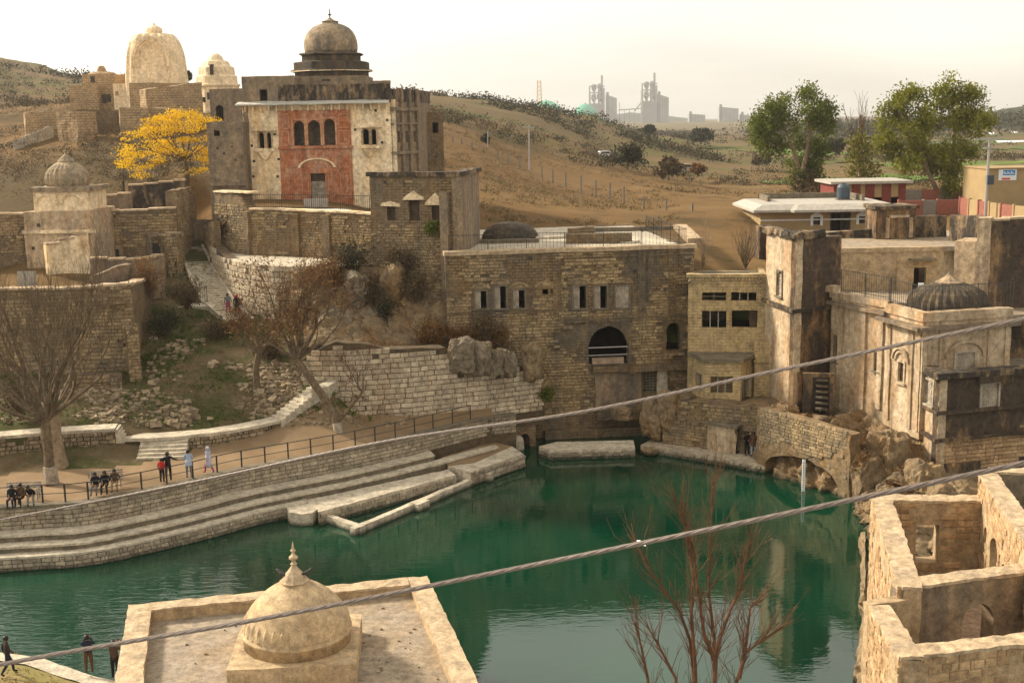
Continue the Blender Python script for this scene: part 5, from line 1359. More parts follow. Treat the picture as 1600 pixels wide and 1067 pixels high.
def build_yellow():
    A, B = XA(1075, 500, 85.2), XA(1198, 500, 84.4); fr = Fr(A, B); z0 = 3.2; zt = fr.L(1135, 433)[1]
    t = thing('yellow_brick_house', 'yellow brick house with four broken windows and a jutting bay over the pool', 'building', (A[0], A[1], z0))
    W = [(1097, 457, 1134.5, 470), (1142.5, 457, 1182, 470), (1097, 485.5, 1135, 512), (1143.5, 485, 1183.5, 512)]
    ops = [(*fr.R(*w), 'r') for w in W]
    mb = MB(fr.T); mb.panel(0, fr.len, z0, zt, ops, .4); mb.T = None; mb.rough(.55, .03); mb.build('wall', M['yellow'], t)
    dp = 5.0
    r = fr.R(1143, 485, 1178, 513); rb = (r[0] + .15, r[1] - .1, r[2] - .7, r[3] + .1)
    ru = fr.R(1143, 456, 1180, 470)
    mb = MB(fr.T); mb.panel(.4, fr.len - .4, z0, zt - .2, [(*rb, 'r'), (ru[0], ru[1], ru[2] - .2, ru[3] - .1, 'r')], .35, y=dp); mb.box(0, .4, .4, dp + .35, z0, zt - .01); mb.box(fr.len - .4, fr.len, .4, dp + .35, z0, zt - .01); mb.T = None; mb.rough(.8, .03); mb.build('wall', M['yellow'], t)
    mb = MB(fr.T); mb.box(.38, fr.len - .38, .38, dp, zt - .5, zt - .2); mb.T = None; mb.rough(.8, .04); mb.build('roof', M['riser'], t)
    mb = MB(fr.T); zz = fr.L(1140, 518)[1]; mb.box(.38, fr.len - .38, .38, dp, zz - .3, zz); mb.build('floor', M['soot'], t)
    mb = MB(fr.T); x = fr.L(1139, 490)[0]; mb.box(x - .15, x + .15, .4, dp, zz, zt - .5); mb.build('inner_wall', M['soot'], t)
    mb = MB(fr.T); mb.box(-.12, fr.len + .02, -.14, .45, zt, zt + .22); mb.T = None; mb.rough(.35, .05); mb.build('cornice', M['yellow'], t)
    mb = MB(fr.T); k = 24
    for i in range(k): x = fr.len * (i + .5) / k; mb.box(x - .06, x + .06, -.1, .01, zt - .28, zt - .02)
    mb.build('dentils', M['yellow'], t, kind='stuff')
    for w, b, h in zip(W, (1, 2, 2, 0), (1, 0, 0, 0)): frame(t, fr, fr.R(*w), .06, .08, .12, M['whitepaint'] if b == 2 else M['doorframe'], False, 'window_frame', b, h, .06)
    x0, x1, za, zb = fr.R(1171, 486, 1183, 512); mb = MB(fr.T); mb.box(x0, x1, .3, .34, za, zb); mb.build('shutter', M['darkwood'], t)
    for x, v in ((fr.L(1077, 440)[0], 440), (fr.L(1189, 440)[0], 440)):
        mb = MB(fr.T); z = fr.L(1100, v)[1]; mb.tube([(x, -.5, z), (x, .2, z)], .1, 8); mb.build('spout', M['riser'], t)
    # bay
    zs0, zs1 = fr.L(1130, 566)[1], fr.L(1130, 556)[1]
    Q = [XA(1082, 600, 84.8), XA(1103, 600, 82.4), XA(1157, 600, 82.2), XA(1178, 600, 84.2)]
    zb1 = GY(1130, 566, 82.3).z; zb0 = GY(1130, 634, 82.3).z
    bay = []
    for (a, b), opx in zip(zip(Q, Q[1:]), ([(1087, 583, 1096.5, 610)], [(1110, 588, 1145, 614)], [(1160, 590, 1173.5, 623)])):
        f = Fr(a, b); o_ = [(*f.R(*w), 'r') for w in opx]
        mb = MB(f.T); mb.panel(0, f.len, zb0, zb1, o_, .28); mb.T = None; mb.rough(.5, .03); bw = mb.build('bay_wall', M['yellow'], t)
        for q in o_: frame(bw, f, q[:4], .06, .06, .1, M['steel'], False, 'window_frame', 2 if f.len > 2 else 0, 0, .06)
    back = [XA(1180, 600, 85.0), XA(1080, 600, 85.4)]
    c = Vector((sum(q[0] for q in Q) / 4, sum(q[1] for q in Q) / 4))
    grow = lambda k: [c + (Vector(q) - c) * k for q in Q] + [Vector(b) for b in back]
    mb = MB(); mb.prism(grow(1.16), zb1, zb1 + .22); mb.rough(.5, .04); mb.build('bay_roof', M['riser'], t)
    mb = MB(); mb.prism(grow(1.06), zb0 - .25, zb0); mb.rough(.5, .04); mb.build('bay_floor', M['yellow'], t)
    # right wing beside the bay
    A2, B2 = XA(1178, 600, 83.6), XA(1206, 600, 83.4); f2 = Fr(A2, B2); zt2 = f2.L(1192, 535)[1]
    mb = MB(f2.T); mb.box(0, f2.len, 0, 2.0, 3.0, zt2); mb.T = None; mb.rough(.6, .06); mb.build('side_wing', M['yellow'], t)
    mb = MB(f2.T); mb.box(-.05, f2.len, -.12, .02, f2.L(1192, 566)[1], f2.L(1192, 562)[1]); mb.build('string_course', M['yellow'], t)
    # lower brick wall down to the water
    P = Path([XA(1035, 700, 83.0), XA(1110, 710, 81.2), XA(1205, 720, 79.2)])
    w = wall_thing('waterside_wall', 'pale brick wall below the yellow house standing in the pool', P, -.4, 3.9, 3.4, M['brown'], ztop=lambda s: 3.7 + .3 * fbm(s, 0, 9, 3, .7))
    masonry(w, M['brick'], P, .5, 3.6, .22, .42, .05, 0, seed=91, mask=lambda x, z: fbm(x, z, 6, 3, .5) > -.2)
    P2 = Path([GZ(1000, 707, .0)[:2], GZ(1040, 712, 0)[:2], GZ(1110, 724, 0)[:2], GZ(1195, 739, 0)[:2]]).off(-.1)
    w2 = wall_thing('water_kerb', 'long low worn kerb at the waterline below the yellow house', P2, -.5, .55, 2.4, M['bank'], ztop=lambda s: .5 + .12 * fbm(s, 0, 3, 3, 1.1), rough=(.4, .06))
    masonry(w2, M['bank'], P2, -.15, .42, .24, .42, .1, 300, seed=93, jit=.45, gap=.05)
    # kiosk on the kerb
    k0, k1, k2 = XA(1105, 690, 80.9), XA(1150, 690, 79.7), XA(1166, 690, 81.0)
    zt3 = GY(1135, 668, 80).z
    kt = thing('water_kiosk', 'small flat roofed brick cell on the kerb with dark open doorway', 'hut', (k1[0], k1[1], .3))
    f = Fr(k0, k1); mb = MB(f.T); mb.panel(0, f.len, .2, zt3, (), .25); mb.T = None; mb.rough(.5, .04); mb.build('wall', M['plaster'], kt)
    f = Fr(k1, k2); mb = MB(f.T); mb.panel(0, f.len, .2, zt3, [(.25, f.len - .1, .6, zt3 - .25, 'r')], .2); mb.T = None; mb.rough(.5, .03); mb.build('wall', M['soot'], kt)
    mb = MB(); c = (Vector(k0) + Vector(k2)) / 2; poly = [Vector(k0), Vector(k1), Vector(k2), Vector(k0) + (Vector(k2) - Vector(k1))]
    g = sum(poly, Vector((0, 0))) / 4; mb.prism([g + (p - g) * 1.12 for p in poly], zt3, zt3 + .18); mb.rough(.5, .04); mb.build('roof', M['riser'], kt)
    f = Fr(XA(1105, 650, 81.6), XA(1178, 650, 80.4)); r = f.R(1108, 640, 1172, 664); mb = MB(f.T); mb.box(r[0], r[1], -.05, .1, r[2], r[3] - .1); mb.T = None; mb.rough(.5, .03); mb.build('back_panel', M['plaster'], kt)
    f = Fr(XA(1175, 690, 79.75), XA(1192, 690, 79.4)); r = f.R(1177, 680, 1186, 712); 
    mb = MB(f.T); mb.box(r[0], r[1], -.42, -.36, .5, r[3]); mb.build('niche', M['soot'], kt)
build_yellow()

def build_right_tower():
    K = XA(1243, 450, 79.2); Lb = XA(1196, 450, 84.4); Rb = XA(1313, 450, 81.2)
    f1, f2 = Fr(Lb, K), Fr(K, Rb); zt = f2.L(1270, 372)[1]; zm = GY(1243, 483, 79.2).z; z0 = 2.6
    t = thing('plaster_tower', 'tall square stained plaster tower between the yellow house and long white facade', 'building', (K[0], K[1], z0))
    sl = f1.R(1214.5, 424, 1222, 463)
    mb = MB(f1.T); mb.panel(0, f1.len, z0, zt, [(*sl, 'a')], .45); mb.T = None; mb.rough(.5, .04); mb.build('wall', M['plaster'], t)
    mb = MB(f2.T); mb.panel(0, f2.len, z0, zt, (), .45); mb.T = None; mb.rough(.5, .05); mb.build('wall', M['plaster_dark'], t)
    mb = MB(); mb.prism([Vector(Lb) + Vector((.3, .2)), Vector(K) + Vector((0, .5)), Vector(Rb) + Vector((-.3, .3)), Vector((Rb[0] - 1, Rb[1] + 3)), Vector((Lb[0] + 1, Lb[1] + 3))], zt - .4, zt - .1); mb.build('roof', M['riser'], t)
    mb = MB(f1.T); mb.box(-.1, f1.len + .25, -.25, .02, zm - .25, zm); mb.T = f2.T; mb.box(-.2, f2.len, -.25, .02, zm - .252, zm + .003); mb.T = None; mb.rough(.4, .05); mb.build('string_course', M['lichen'], t)
    mb = MB(f1.T); mb.box(-.15, f1.len + .3, -.3, .6, zt, zt + .4); mb.T = f2.T; mb.box(-.2, f2.len * .55, -.3, .6, zt + .004, zt + .5); mb.T = None; mb.rough(.35, .13, 1.2); mb.build('coping', M['lichen'], t)
    frame(t, f1, sl, .1, -.06, .12, M['doorframe'], True)
    leaf_door(t, f1, sl[0], sl[1], sl[2], sl[3] - .2, .1, M['door'], 0, 5)
    # drain pilaster and ladder shaft on the lower part
    for u, w_ in ((1247, .2), (1262, .15)):
        x = f2.L(u, 600)[0]; mb = MB(f2.T); mb.box(x - w_, x + w_, -.2, .02, z0, f2.L(u, 580)[1]); mb.T = None; mb.rough(.5, .05); mb.build('pilaster', M['plaster_dark'], t)
build_right_tower()
def build_stair_shaft():
    f = Fr(XA(1262, 600, 77.8), XA(1300, 600, 77.4)); r = f.R(1268, 590, 1296, 650)
    t = thing('stair_shaft', 'dark open stair shaft with concrete rungs below the stained tower', 'stairs', (*f.A, 3.5))
    mb = MB(f.T); mb.panel(-.3, f.len + .2, 3.2, r[3] + .25, [(r[0], r[1], 3.6, r[3], 'r')], .3); mb.T = None; mb.rough(.4, .08); mb.build('wall', M['plaster_dark'], t)
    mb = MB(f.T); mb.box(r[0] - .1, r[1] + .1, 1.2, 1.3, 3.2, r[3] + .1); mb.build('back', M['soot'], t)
    for i in range(6):
        z = 3.9 + i * (r[3] - 4) / 6; mb = MB(f.T); mb.box(r[0] + .25, r[1] - .1, .3 + i * .12, .75 + i * .12, z, z + .1); mb.build('rung', M['riser'], t)
build_stair_shaft()

def carved_window(t, f, px, shut=True, rows=3, arch=False):
    r = f.R(*px); x0, x1, z0, z1 = r; m = (x0 + x1) / 2
    frame(t, f, r, .12, -.08, .2, M['door'], True)
    for a, b, h in ((x0, m - .01, 'l'), (m + .01, x1, 'r')): leaf_door(t, f, a, b, z0, z1, .06, M['door'], 0, rows, h)
    if arch:
        n = 10; w = (x1 - x0) / 2 + .55; mb = MB(f.T)
        for i in range(n):
            a0, a1 = math.pi * i / n, math.pi * (i + 1) / n; g = lambda a, q: (m - q * math.cos(a), z1 - .25 + q * .75 * math.sin(a))
            mb.slab([g(a0, w), g(a1, w), g(a1, w + .2), g(a0, w + .2)][::-1], -.14, .02)
        mb.T = None; mb.rough(.4, .03); mb.build('window_arch', M['plaster'], t)
    return r
def build_white_range():
    P0, P1 = XA(1298, 520, 80.4), XA(1386, 560, 75.4); f = Fr(P0, P1); z0 = 2.2; zt = 11.0
    t = thing('long_plaster_range', 'long cream plaster range with slit windows receding towards the stained tower', 'building', (P0[0], P0[1], z0))
    W = [(1304, 526, 1311, 566), (1367, 551, 1374, 580), (1335, 570, 1341, 590)][:2]
    ops = [(*f.R(*w), 'r') for w in W]
    mb = MB(f.T); mb.panel(0, f.len, z0, zt, ops, .5); mb.T = None; mb.rough(.55, .04); mb.build('wall', M['plaster'], t)
    for o in ops: frame(t, f, o, .1, -.05, .15, M['doorframe'], True); leaf_door(t, f, o[0], o[1], o[2], o[3], .1, M['darkwood'], 0, 4)
    for u in (1314, 1350, 1377):
        x = f.L(u, 540)[0]; mb = MB(f.T); mb.box(x - .22, x + .22, -.14, .02, f.L(u, 640)[1], zt - .35); mb.T = None; mb.rough(.6, .03); mb.build('pilaster', M['plaster'], t)
    mb = MB(f.T); mb.box(-.1, f.len, -.4, .02, zt - .42, zt - .2); mb.T = None; mb.rough(.4, .05); mb.build('cornice', M['haveli_grey'], t)
    mb = MB(f.T); mb.box(-.1, f.len, -.12, .3, zt, zt + .42); mb.box(-.3, .5, -.3, .4, zt + .38, zt + .8); mb.T = None; mb.rough(.4, .05); mb.build('parapet', M['plaster'], t)
    # terrace behind it
    mb = MB(); mb.prism([Vector(P0) + Vector((.3, .3)), Vector(P1) + Vector((.4, 0)), XA(1640, 500, 77), XA(1640, 460, 90), XA(1310, 460, 90)], 9.8, 10.25); mb.build('terrace', M['roofslab'], t)
    # domed block
    Q0, Q1, Q2 = XA(1382, 560, 75.5), XA(1440, 570, 71.6), XA(1578, 560, 73.0)
    fl, ff = Fr(Q0, Q1), Fr(Q1, Q2); zp = 10.75
    b = thing('domed_block', 'cream plaster block carrying a dark ribbed dome on the right bank', 'building', (Q1[0], Q1[1], 4))
    wl_ = fl.R(1404.5, 566, 1413, 597)
    mb = MB(fl.T); mb.panel(0, fl.len, 3.5, zp, [(*wl_, 'r')], .5); mb.T = None; mb.rough(.5, .04); mb.build('wall', M['plaster'], b)
    wf = ff.R(1493, 551, 1522, 579)
    mb = MB(ff.T); mb.panel(0, ff.len, 3.5, zp, [(*wf, 'r')], .5); mb.T = None; mb.rough(.5, .04); mb.build('wall', M['plaster'], b)
    carved_window(b, ff, (1493, 551, 1522, 579), rows=2, arch=True)
    frame(b, fl, wl_, .14, -.08, .2, M['plaster'], True); leaf_door(b, fl, wl_[0], wl_[1], wl_[2], wl_[3], .1, M['darkwood'], 0, 4)
    m = (wl_[0] + wl_[1]) / 2; n = 10; mb = MB(fl.T)
    for q, (w, out) in enumerate(((.55, .12), (.8, .2))):
        for i in range(n):
            a0, a1 = math.pi * i / n, math.pi * (i + 1) / n; g = lambda a, r_: (m - r_ * math.cos(a), wl_[3] + .1 + r_ * .9 * math.sin(a))
            mb.slab([g(a0, w), g(a1, w), g(a1, w + .16), g(a0, w + .16)][::-1], -out, .02)
    mb.T = None; mb.rough(.4, .03); mb.build('shell_niche', M['plaster'], b)
    for f_, us_ in ((fl, (1390, 1425, 1437)), (ff, (1443, 1470, 1545, 1572))):
        for u in us_:
            x = f_.L(u, 560)[0]; mb = MB(f_.T); mb.box(x - .16, x + .16, -.1, .02, 4, zp - .5); mb.T = None; mb.rough(.6, .03); mb.build('pilaster', M['plaster'], b)
    mb = MB(fl.T); mb.box(-.3, fl.len + .3, -.6, .02, zp - .5, zp - .28); mb.T = ff.T; mb.box(-.4, ff.len + .35, -.45, .02, zp - .503, zp - .277); mb.T = None; mb.rough(.35, .05); mb.build('eaves', M['haveli_grey'], b)
    mb = MB(fl.T); mb.box(0, fl.len + .1, -.12, .45, zp, zp + .55); mb.T = ff.T; mb.box(.1, ff.len, -.12, .45, zp + .002, zp + .553); mb.T = None; mb.rough(.4, .05); mb.build('parapet', M['plaster'], b)
    rp = [Vector(Q0) + Vector((.2, .2)), Vector(Q1) + Vector((.1, .4)), Vector(Q2) + Vector((0, .3)), Vector(Q2) + Vector((.2, 6)), Vector(Q0) + Vector((.5, 4))]
    mb = MB(); mb.prism(rp, 10.3, 10.7); mb.build('roof', M['plaster_dark'], b)
    Y = 75.6; k = Y / F / math.cos(PITCH); c = GY(1481, 480, Y); z = lambda v: GY(1481, v, Y).z; zb = 10.9
    h = z(441) - zb
    mb = MB(); pr = [(60*k, 10.5), (60.5*k, zb + .25*h), (58*k, zb + .45*h), (52*k, zb + .65*h), (42*k, zb + .82*h), (28*k, zb + .94*h), (20*k, zb + h)]
    mb.lathe(pr, 64, (c.x, Y), rib=.05, ribn=32); dm = mb.build('dome', M['domedark'], b)
    mb = MB(); mb.lathe([(21*k, z(442)), (21*k, z(440)), (15*k, z(438)), (8*k, z(433)), (4*k, z(429)), (3*k, z(427)), (1*k, z(424.5))], 20, (c.x, Y), rib=.08, ribn=10); mb.build('finial', M['domegrey'], dm)
    # lower block
    S0, S1, S2 = XA(1437, 575, 72.5), XA(1468, 600, 69.6), XA(1640, 580, 71.4); gl, gf = Fr(S0, S1), Fr(S1, S2); zq = GY(1468, 592, 69.6).z
    w = thing('lower_block', 'sooty black lower block with carved shutters at the right edge', 'building', (S1[0], S1[1], 1.5))
    wa, wb = gl.R(1446, 594, 1459, 632), gf.R(1533, 600, 1559, 637)
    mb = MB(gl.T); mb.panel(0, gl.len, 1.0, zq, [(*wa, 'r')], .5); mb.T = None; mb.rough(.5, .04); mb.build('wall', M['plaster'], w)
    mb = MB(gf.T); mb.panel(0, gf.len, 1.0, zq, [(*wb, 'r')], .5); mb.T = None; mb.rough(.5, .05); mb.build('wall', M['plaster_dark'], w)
    carved_window(w, gl, (1446, 594, 1459, 632), rows=3); carved_window(w, gf, (1533, 600, 1559, 637), rows=3)
    x0, x1, za, zz = gf.R(1526, 586, 1566, 597); mb = MB(gf.T); mb.box(x0, x1, -.3, .02, za, zz); mb.T = None; mb.rough(.4, .06); mb.build('window_hood', M['plaster_dark'], w)
    mb = MB(gl.T); mb.box(-.2, gl.len + .3, -.3, .6, zq, zq + .35); mb.T = gf.T; mb.box(-.3, gf.len, -.3, .6, zq + .003, zq + .353); mb.T = None; mb.rough(.35, .08); mb.build('coping', M['lichen'], w)
    mb = MB(); mb.prism([Vector(S0) + Vector((.2, .2)), Vector(S1) + Vector((.2, .4)), Vector(S2) + Vector((0, .4)), Vector(S2) + Vector((0, 4)), Vector(S0) + Vector((1, 2))], zq - .3, zq - .02); mb.build('roof', M['riser'], w)
    for v, o_ in ((642, .2), (684, .25)):
        zz = GY(1468, v, 69.6).z
        mb = MB(gl.T); mb.box(-2.5, gl.len + o_, -o_, .02, zz - .2, zz); mb.T = gf.T; mb.box(-o_, gf.len, -o_, .02, zz - .203, zz + .003); mb.T = None; mb.rough(.4, .05); mb.build('string_course', M['plaster_dark'], w)
    masonry(w, M['ruin'], Path([S1, S2]), 2.0, GY(1468, 690, 69.6).z, .24, .5, .04, 0, seed=95, mask=lambda x, z: fbm(x, z, 2, 3, .4) > -.1)
    masonry(w, M['brick'], Path([S1, S2]), GY(1468, 680, 69.6).z, GY(1468, 645, 69.6).z, .2, .4, .03, 0, seed=96, mask=lambda x, z: x > gf.L(1570, 650)[0] and fbm(x, z, 2, 3, .5) > -.1, stuffname='exposed_bricks')
    # skirt wall under range and block, running down to the rocks
    f3 = Fr(P1, S0)
    mb = MB(f3.T); mb.panel(0, f3.len, 2.0, 5.2, (), .6); mb.T = None; mb.rough(.5, .06); mb.build('skirt', M['plaster'], b)
    return f, t
f_range, t_range = build_white_range()
zr = 11.0 + .42
railing('terrace_fence', 'thin iron fence on the terrace above the long plaster range', [f_range.W(.8, .1, zr), f_range.W(f_range.len, .1, zr)] , 1.5, M['iron'], .22, 2.0, .013)
Qa, Qb = XA(1440, 570, 72.0), XA(1578, 560, 73.4)
railing('dome_fence', 'thin iron fence around the dark ribbed dome', [Vector((*XA(1386, 560, 75.6), 11.3)), Vector((*Qa, 11.3)), Vector((*Qb, 11.3))], 1.5, M['iron'], .22, 2.2, .013)

def build_cream():
    A, B = XA(1308, 430, 88.6), XA(1468, 430, 88.6); f = Fr(A, B); zt = f.L(1390, 388)[1]
    t = thing('cream_roof_house', 'plain cream rendered house with dark doorway behind the ribbed dome', 'building', (A[0], A[1], 10.2))
    d = f.R(1424.5, 418, 1446.5, 462)
    mb = MB(f.T); mb.panel(0, f.len, 9.8, zt, [(d[0], d[1], 10.25, d[3], 'r')], .4); mb.T = None; mb.rough(.8, .02); mb.build('wall', M['cream'], t)
    B2 = XA(1492, 430, 91.5); f2 = Fr(B, B2); mb = MB(f2.T); mb.panel(0, f2.len, 9.8, zt, (), .4); mb.T = None; mb.rough(.8, .02); mb.build('wall', M['cream'], t)
    mb = MB(f.T); mb.box(-1, f.len + 5, .3, 14, zt - .3, zt + .02); mb.build('roof', M['roofslab'], t)
    mb = MB(f.T); mb.box(-.05, f.len + .05, -.06, .32, zt - .28, zt + .06); mb.T = None; mb.rough(.6, .02); mb.build('roof_edge', M['cream'], t)
    mb = MB(f.T); mb.box(d[0] - 1.2, d[0] - .0, -.35, .02, 10.2, 11.9); mb.T = None; mb.rough(.5, .05); mb.build('side_pier', M['cream'], t)
    mb = MB(f.T); mb.box(d[0] - .3, d[1] + .5, -.7, .02, d[3] + .55, d[3] + .68); mb.build('door_canopy', M['riser'], t)
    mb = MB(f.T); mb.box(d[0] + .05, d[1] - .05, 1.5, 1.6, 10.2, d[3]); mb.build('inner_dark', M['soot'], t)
    # pier and black wall at the right
    G0, G1, G2 = XA(1490, 430, 84), XA(1530, 430, 83), XA(1546, 430, 79.0)
    p = thing('corner_pier', 'orange stained plaster pier beside the black wall at right', 'wall', (*G0, 10))
    f3 = Fr(G0, G1); z3 = f3.L(1510, 377)[1]; mb = MB(f3.T); mb.box(0, f3.len + .2, 0, 2.5, 9.8, z3); mb.T = None; mb.rough(.6, .05); mb.build('pier', M['plaster'], p)
    px_wall('black_wall', 'tall black stained wall cut off by the right edge of picture', [(1548, 79), (1660, 79.8)], 4, [345, 338], M['plaster_dark'], .8, True, seed=131)
    px_wall('buttress_wall', 'orange buttress strip at the left end of the black wall', [(1528, 79.2), (1549, 78.8)], 4, [341, 340], M['plaster'], 1.0, False, seed=132)
    px_wall('roof_parapet', 'black lichen roof parapet running from the tower to square roof turret', [(1200, 97), (1300, 96.5), (1372, 96)], 12, [367, 364, 357], M['lichen'], .5, False, seed=133, wob=.2)
    px_wall('roof_parapet', 'crumbling low parapet right of the square roof turret', [(1430, 96), (1480, 96)], 12, [338, 337], M['lichen'], .6, False, seed=134, wob=.25)
    px_wall('roof_parapet', 'rounded lichen parapet leading to the black wall', [(1484, 93), (1532, 90)], 12, [337, 340], M['lichen'], .8, False, seed=135, wob=.25)
    tt, f4, z4 = simple_block('roof_turret', 'square stained roof turret with blind panel in the roof parapet', 1370, 1432, 327, 95, 95, 3, M['plaster_dark'], 12, ())
    r = f4.R(1389, 340, 1420, 372); mb = MB(f4.T)
    for q in ((r[0] - .25, r[0], r[2], r[3]), (r[1], r[1] + .25, r[2], r[3]), (r[0], r[1], r[3], r[3] + .2)): mb.box(q[0], q[1], -.15, .02, q[2], q[3])
    mb.T = None; mb.rough(.4, .05); mb.build('panel_frame', M['plaster'], tt)
    mb = MB(f4.T); mb.box(-.2, f4.len + .2, -.2, 3.2, z4, z4 + .25); mb.T = None; mb.rough(.4, .08); mb.build('coping', M['lichen'], tt)
    tt, f5, z5 = simple_block('roof_box', 'little square roof box at the left end of the parapet', 1187, 1212, 355, 98, 98, 2, M['plaster_dark'], 11, ((1199, 359, 1206, 365, 'r'),))
build_cream()

# ------------------------------------------------------------------ rocky bank below the right buildings
def cliff(name, top, bot, n, m, amp, mat_, seed=0, power=1.0):
    """rough rock face from a line of top points to a line at the water"""
    T = [Vector(p) for p in top]; B_ = [Vector(p) for p in bot]
    def on(P, t):
        x = t * (len(P) - 1); i = min(int(x), len(P) - 2); return P[i].lerp(P[i + 1], x - i)
    vs_ = []
    for i in range(n + 1):
        a, b = on(T, i / n), on(B_, i / n)
        for j in range(m + 1):
            t = j / m; p = a.lerp(b, t)
            e = math.sin(min(1, t * 1.15) * math.pi) ** .6 if t < .87 else .5
            q = Vector((p.x * .5, p.y * .5, p.z * .28 + seed))
            d = noise.noise_vector(q * .9) * amp
            r = abs(noise.noise(q * 1.7)) * 1.6 - .35 + .35 * noise.noise(q * 5.3) + .2 * noise.noise(q * 13)
            p = p + Vector((-.75, -.6, .2)).normalized() * (amp * r * (.35 + .65 * e)) + d * .5 * e
            vs_.append(p)
    mb = MB(); mb.add(vs_, [(i*(m+1)+j, i*(m+1)+j+1, (i+1)*(m+1)+j+1, (i+1)*(m+1)+j) for i in range(n) for j in range(m)])
    return mb.build(name, mat_, kind='structure')
W0 = lambda u, v: GZ(u, v, -.15)
cliff('rocky_bank', [GY(1180, 640, 81), GY(1215, 628, 79.6), GY(1250, 645, 77.2), GY(1300, 650, 75.6), GY(1345, 640, 76.6), GY(1390, 668, 74.6), GY(1440, 690, 72.2), GY(1475, 738, 69.3), GY(1530, 740, 70), GY(1600, 745, 70.5)],
      [W0(1178, 733), W0(1195, 737), W0(1262, 768), W0(1312, 777), W0(1332, 790), W0(1343, 815), W0(1350, 845), W0(1365, 880), W0(1420, 900), W0(1500, 900)], 150, 60, 1.1, M['rock'], 2)
cliff('rock_outcrop', [GY(455, 425, 90.6), GY(500, 418, 90.2), GY(550, 415, 89.8), GY(600, 420, 89.0), GY(650, 440, 88.3), GY(700, 470, 87.2)], [GY(455, 545, 85.5), GY(500, 540, 85.0), GY(560, 548, 84.6), GY(600, 545, 84.8), GY(650, 540, 85.2), GY(705, 530, 85.6)], 90, 60, .75, M['rock'], 5)
def build_water_arch():
    A, B = XA(1186, 735, 77.3), XA(1322, 778, 70.9); f = Fr(A, B)
    r = f.R(1196, 719, 1312, 775); zt = f.L(1250, 655)[1]
    t = thing('water_arch', 'low masonry wall with wide flat arch over the water below the cliff', 'wall', (*A, 0))
    mb = MB(f.T); mb.panel(-.3, f.len + .2, -.5, zt, [(f.L(1194, 735)[0], f.L(1310, 770)[0], -.4, r[3] + .1, 's')], .9, ztop=lambda x: zt - .1 * x / f.len); mb.T = None; mb.rough(.45, .1, 1.0); mb.build('wall', M['rock'], t)
    masonry(t, M['brick'], Path([A, B]), 1.3, zt - .05, .2, .45, .05, 0, seed=99, ops=[(f.L(1194, 735)[0], f.L(1310, 770)[0], -1, r[3] + .45)], mask=lambda x, z: fbm(x, z, 2, 3, .4) > -.15)
    mb = MB(f.T); mb.box(-.2, f.len, 1.6, 1.9, -.5, r[3] + .4); mb.T = None; mb.rough(.5, .05); mb.build('back_wall', M['plaster'], t)
    p = GZ(1255, 767, 0)
    g = thing('gauge_pole', 'white water level gauge pole standing in the pool before the flat arch', 'pole', (p.x, p.y, -.5))
    z1 = GY(1252, 718, p.y).z; mb = MB(); mb.box(p.x - .09, p.x + .09, p.y - .04, p.y + .04, -.6, z1); mb.build('staff', M['white'], g)
    mb = MB()
    for i in range(12): mb.box(p.x - .095, p.x + .02, p.y - .046, p.y - .038, .08 + i * z1 / 13, .11 + i * z1 / 13)
    mb.build('scale_marks', M['iron'], g, kind='stuff')
    mb = MB(); mb.tube([(p.x, p.y, z1), (p.x + .9, p.y + .5, z1 + .1)], .03, 5); mb.build('bracket', M['iron'], g)
build_water_arch()
def boulder(name, label, u, v, y, sx, sy, sz, mat_, seed, cat='rock', group=None, sub=4):
    p = GY(u, v, y); import bmesh
    bm = bmesh.new(); bmesh.ops.create_icosphere(bm, subdivisions=sub, radius=1)
    for w in bm.verts:
        c = w.co.copy(); q = c * 1.3 + Vector((seed * 3.7, seed * 1.3, 0))
        cell = max(abs(c.x), abs(c.y), abs(c.z)); c2 = c.lerp(c / cell * .8, .55)
        c2 *= .95 + .30 * noise.noise(q) + .22 * (.4 - abs(noise.noise(q * 2.3))) + .10 * noise.noise(q * 4.5) + .07 * (.4 - abs(noise.noise(q * 8))) + .03 * noise.noise(q * 17)
        w.co = Vector((c2.x * sx, c2.y * sy, c2.z * sz))
    me = bpy.data.meshes.new(name); bm.to_mesh(me); bm.free(); me.materials.append(mat_)
    o = bpy.data.objects.new(name, me); COL.objects.link(o); o.location = p; o.rotation_euler = (0, 0, seed * 1.1)
    return tag(o, label, cat, group, 'thing')
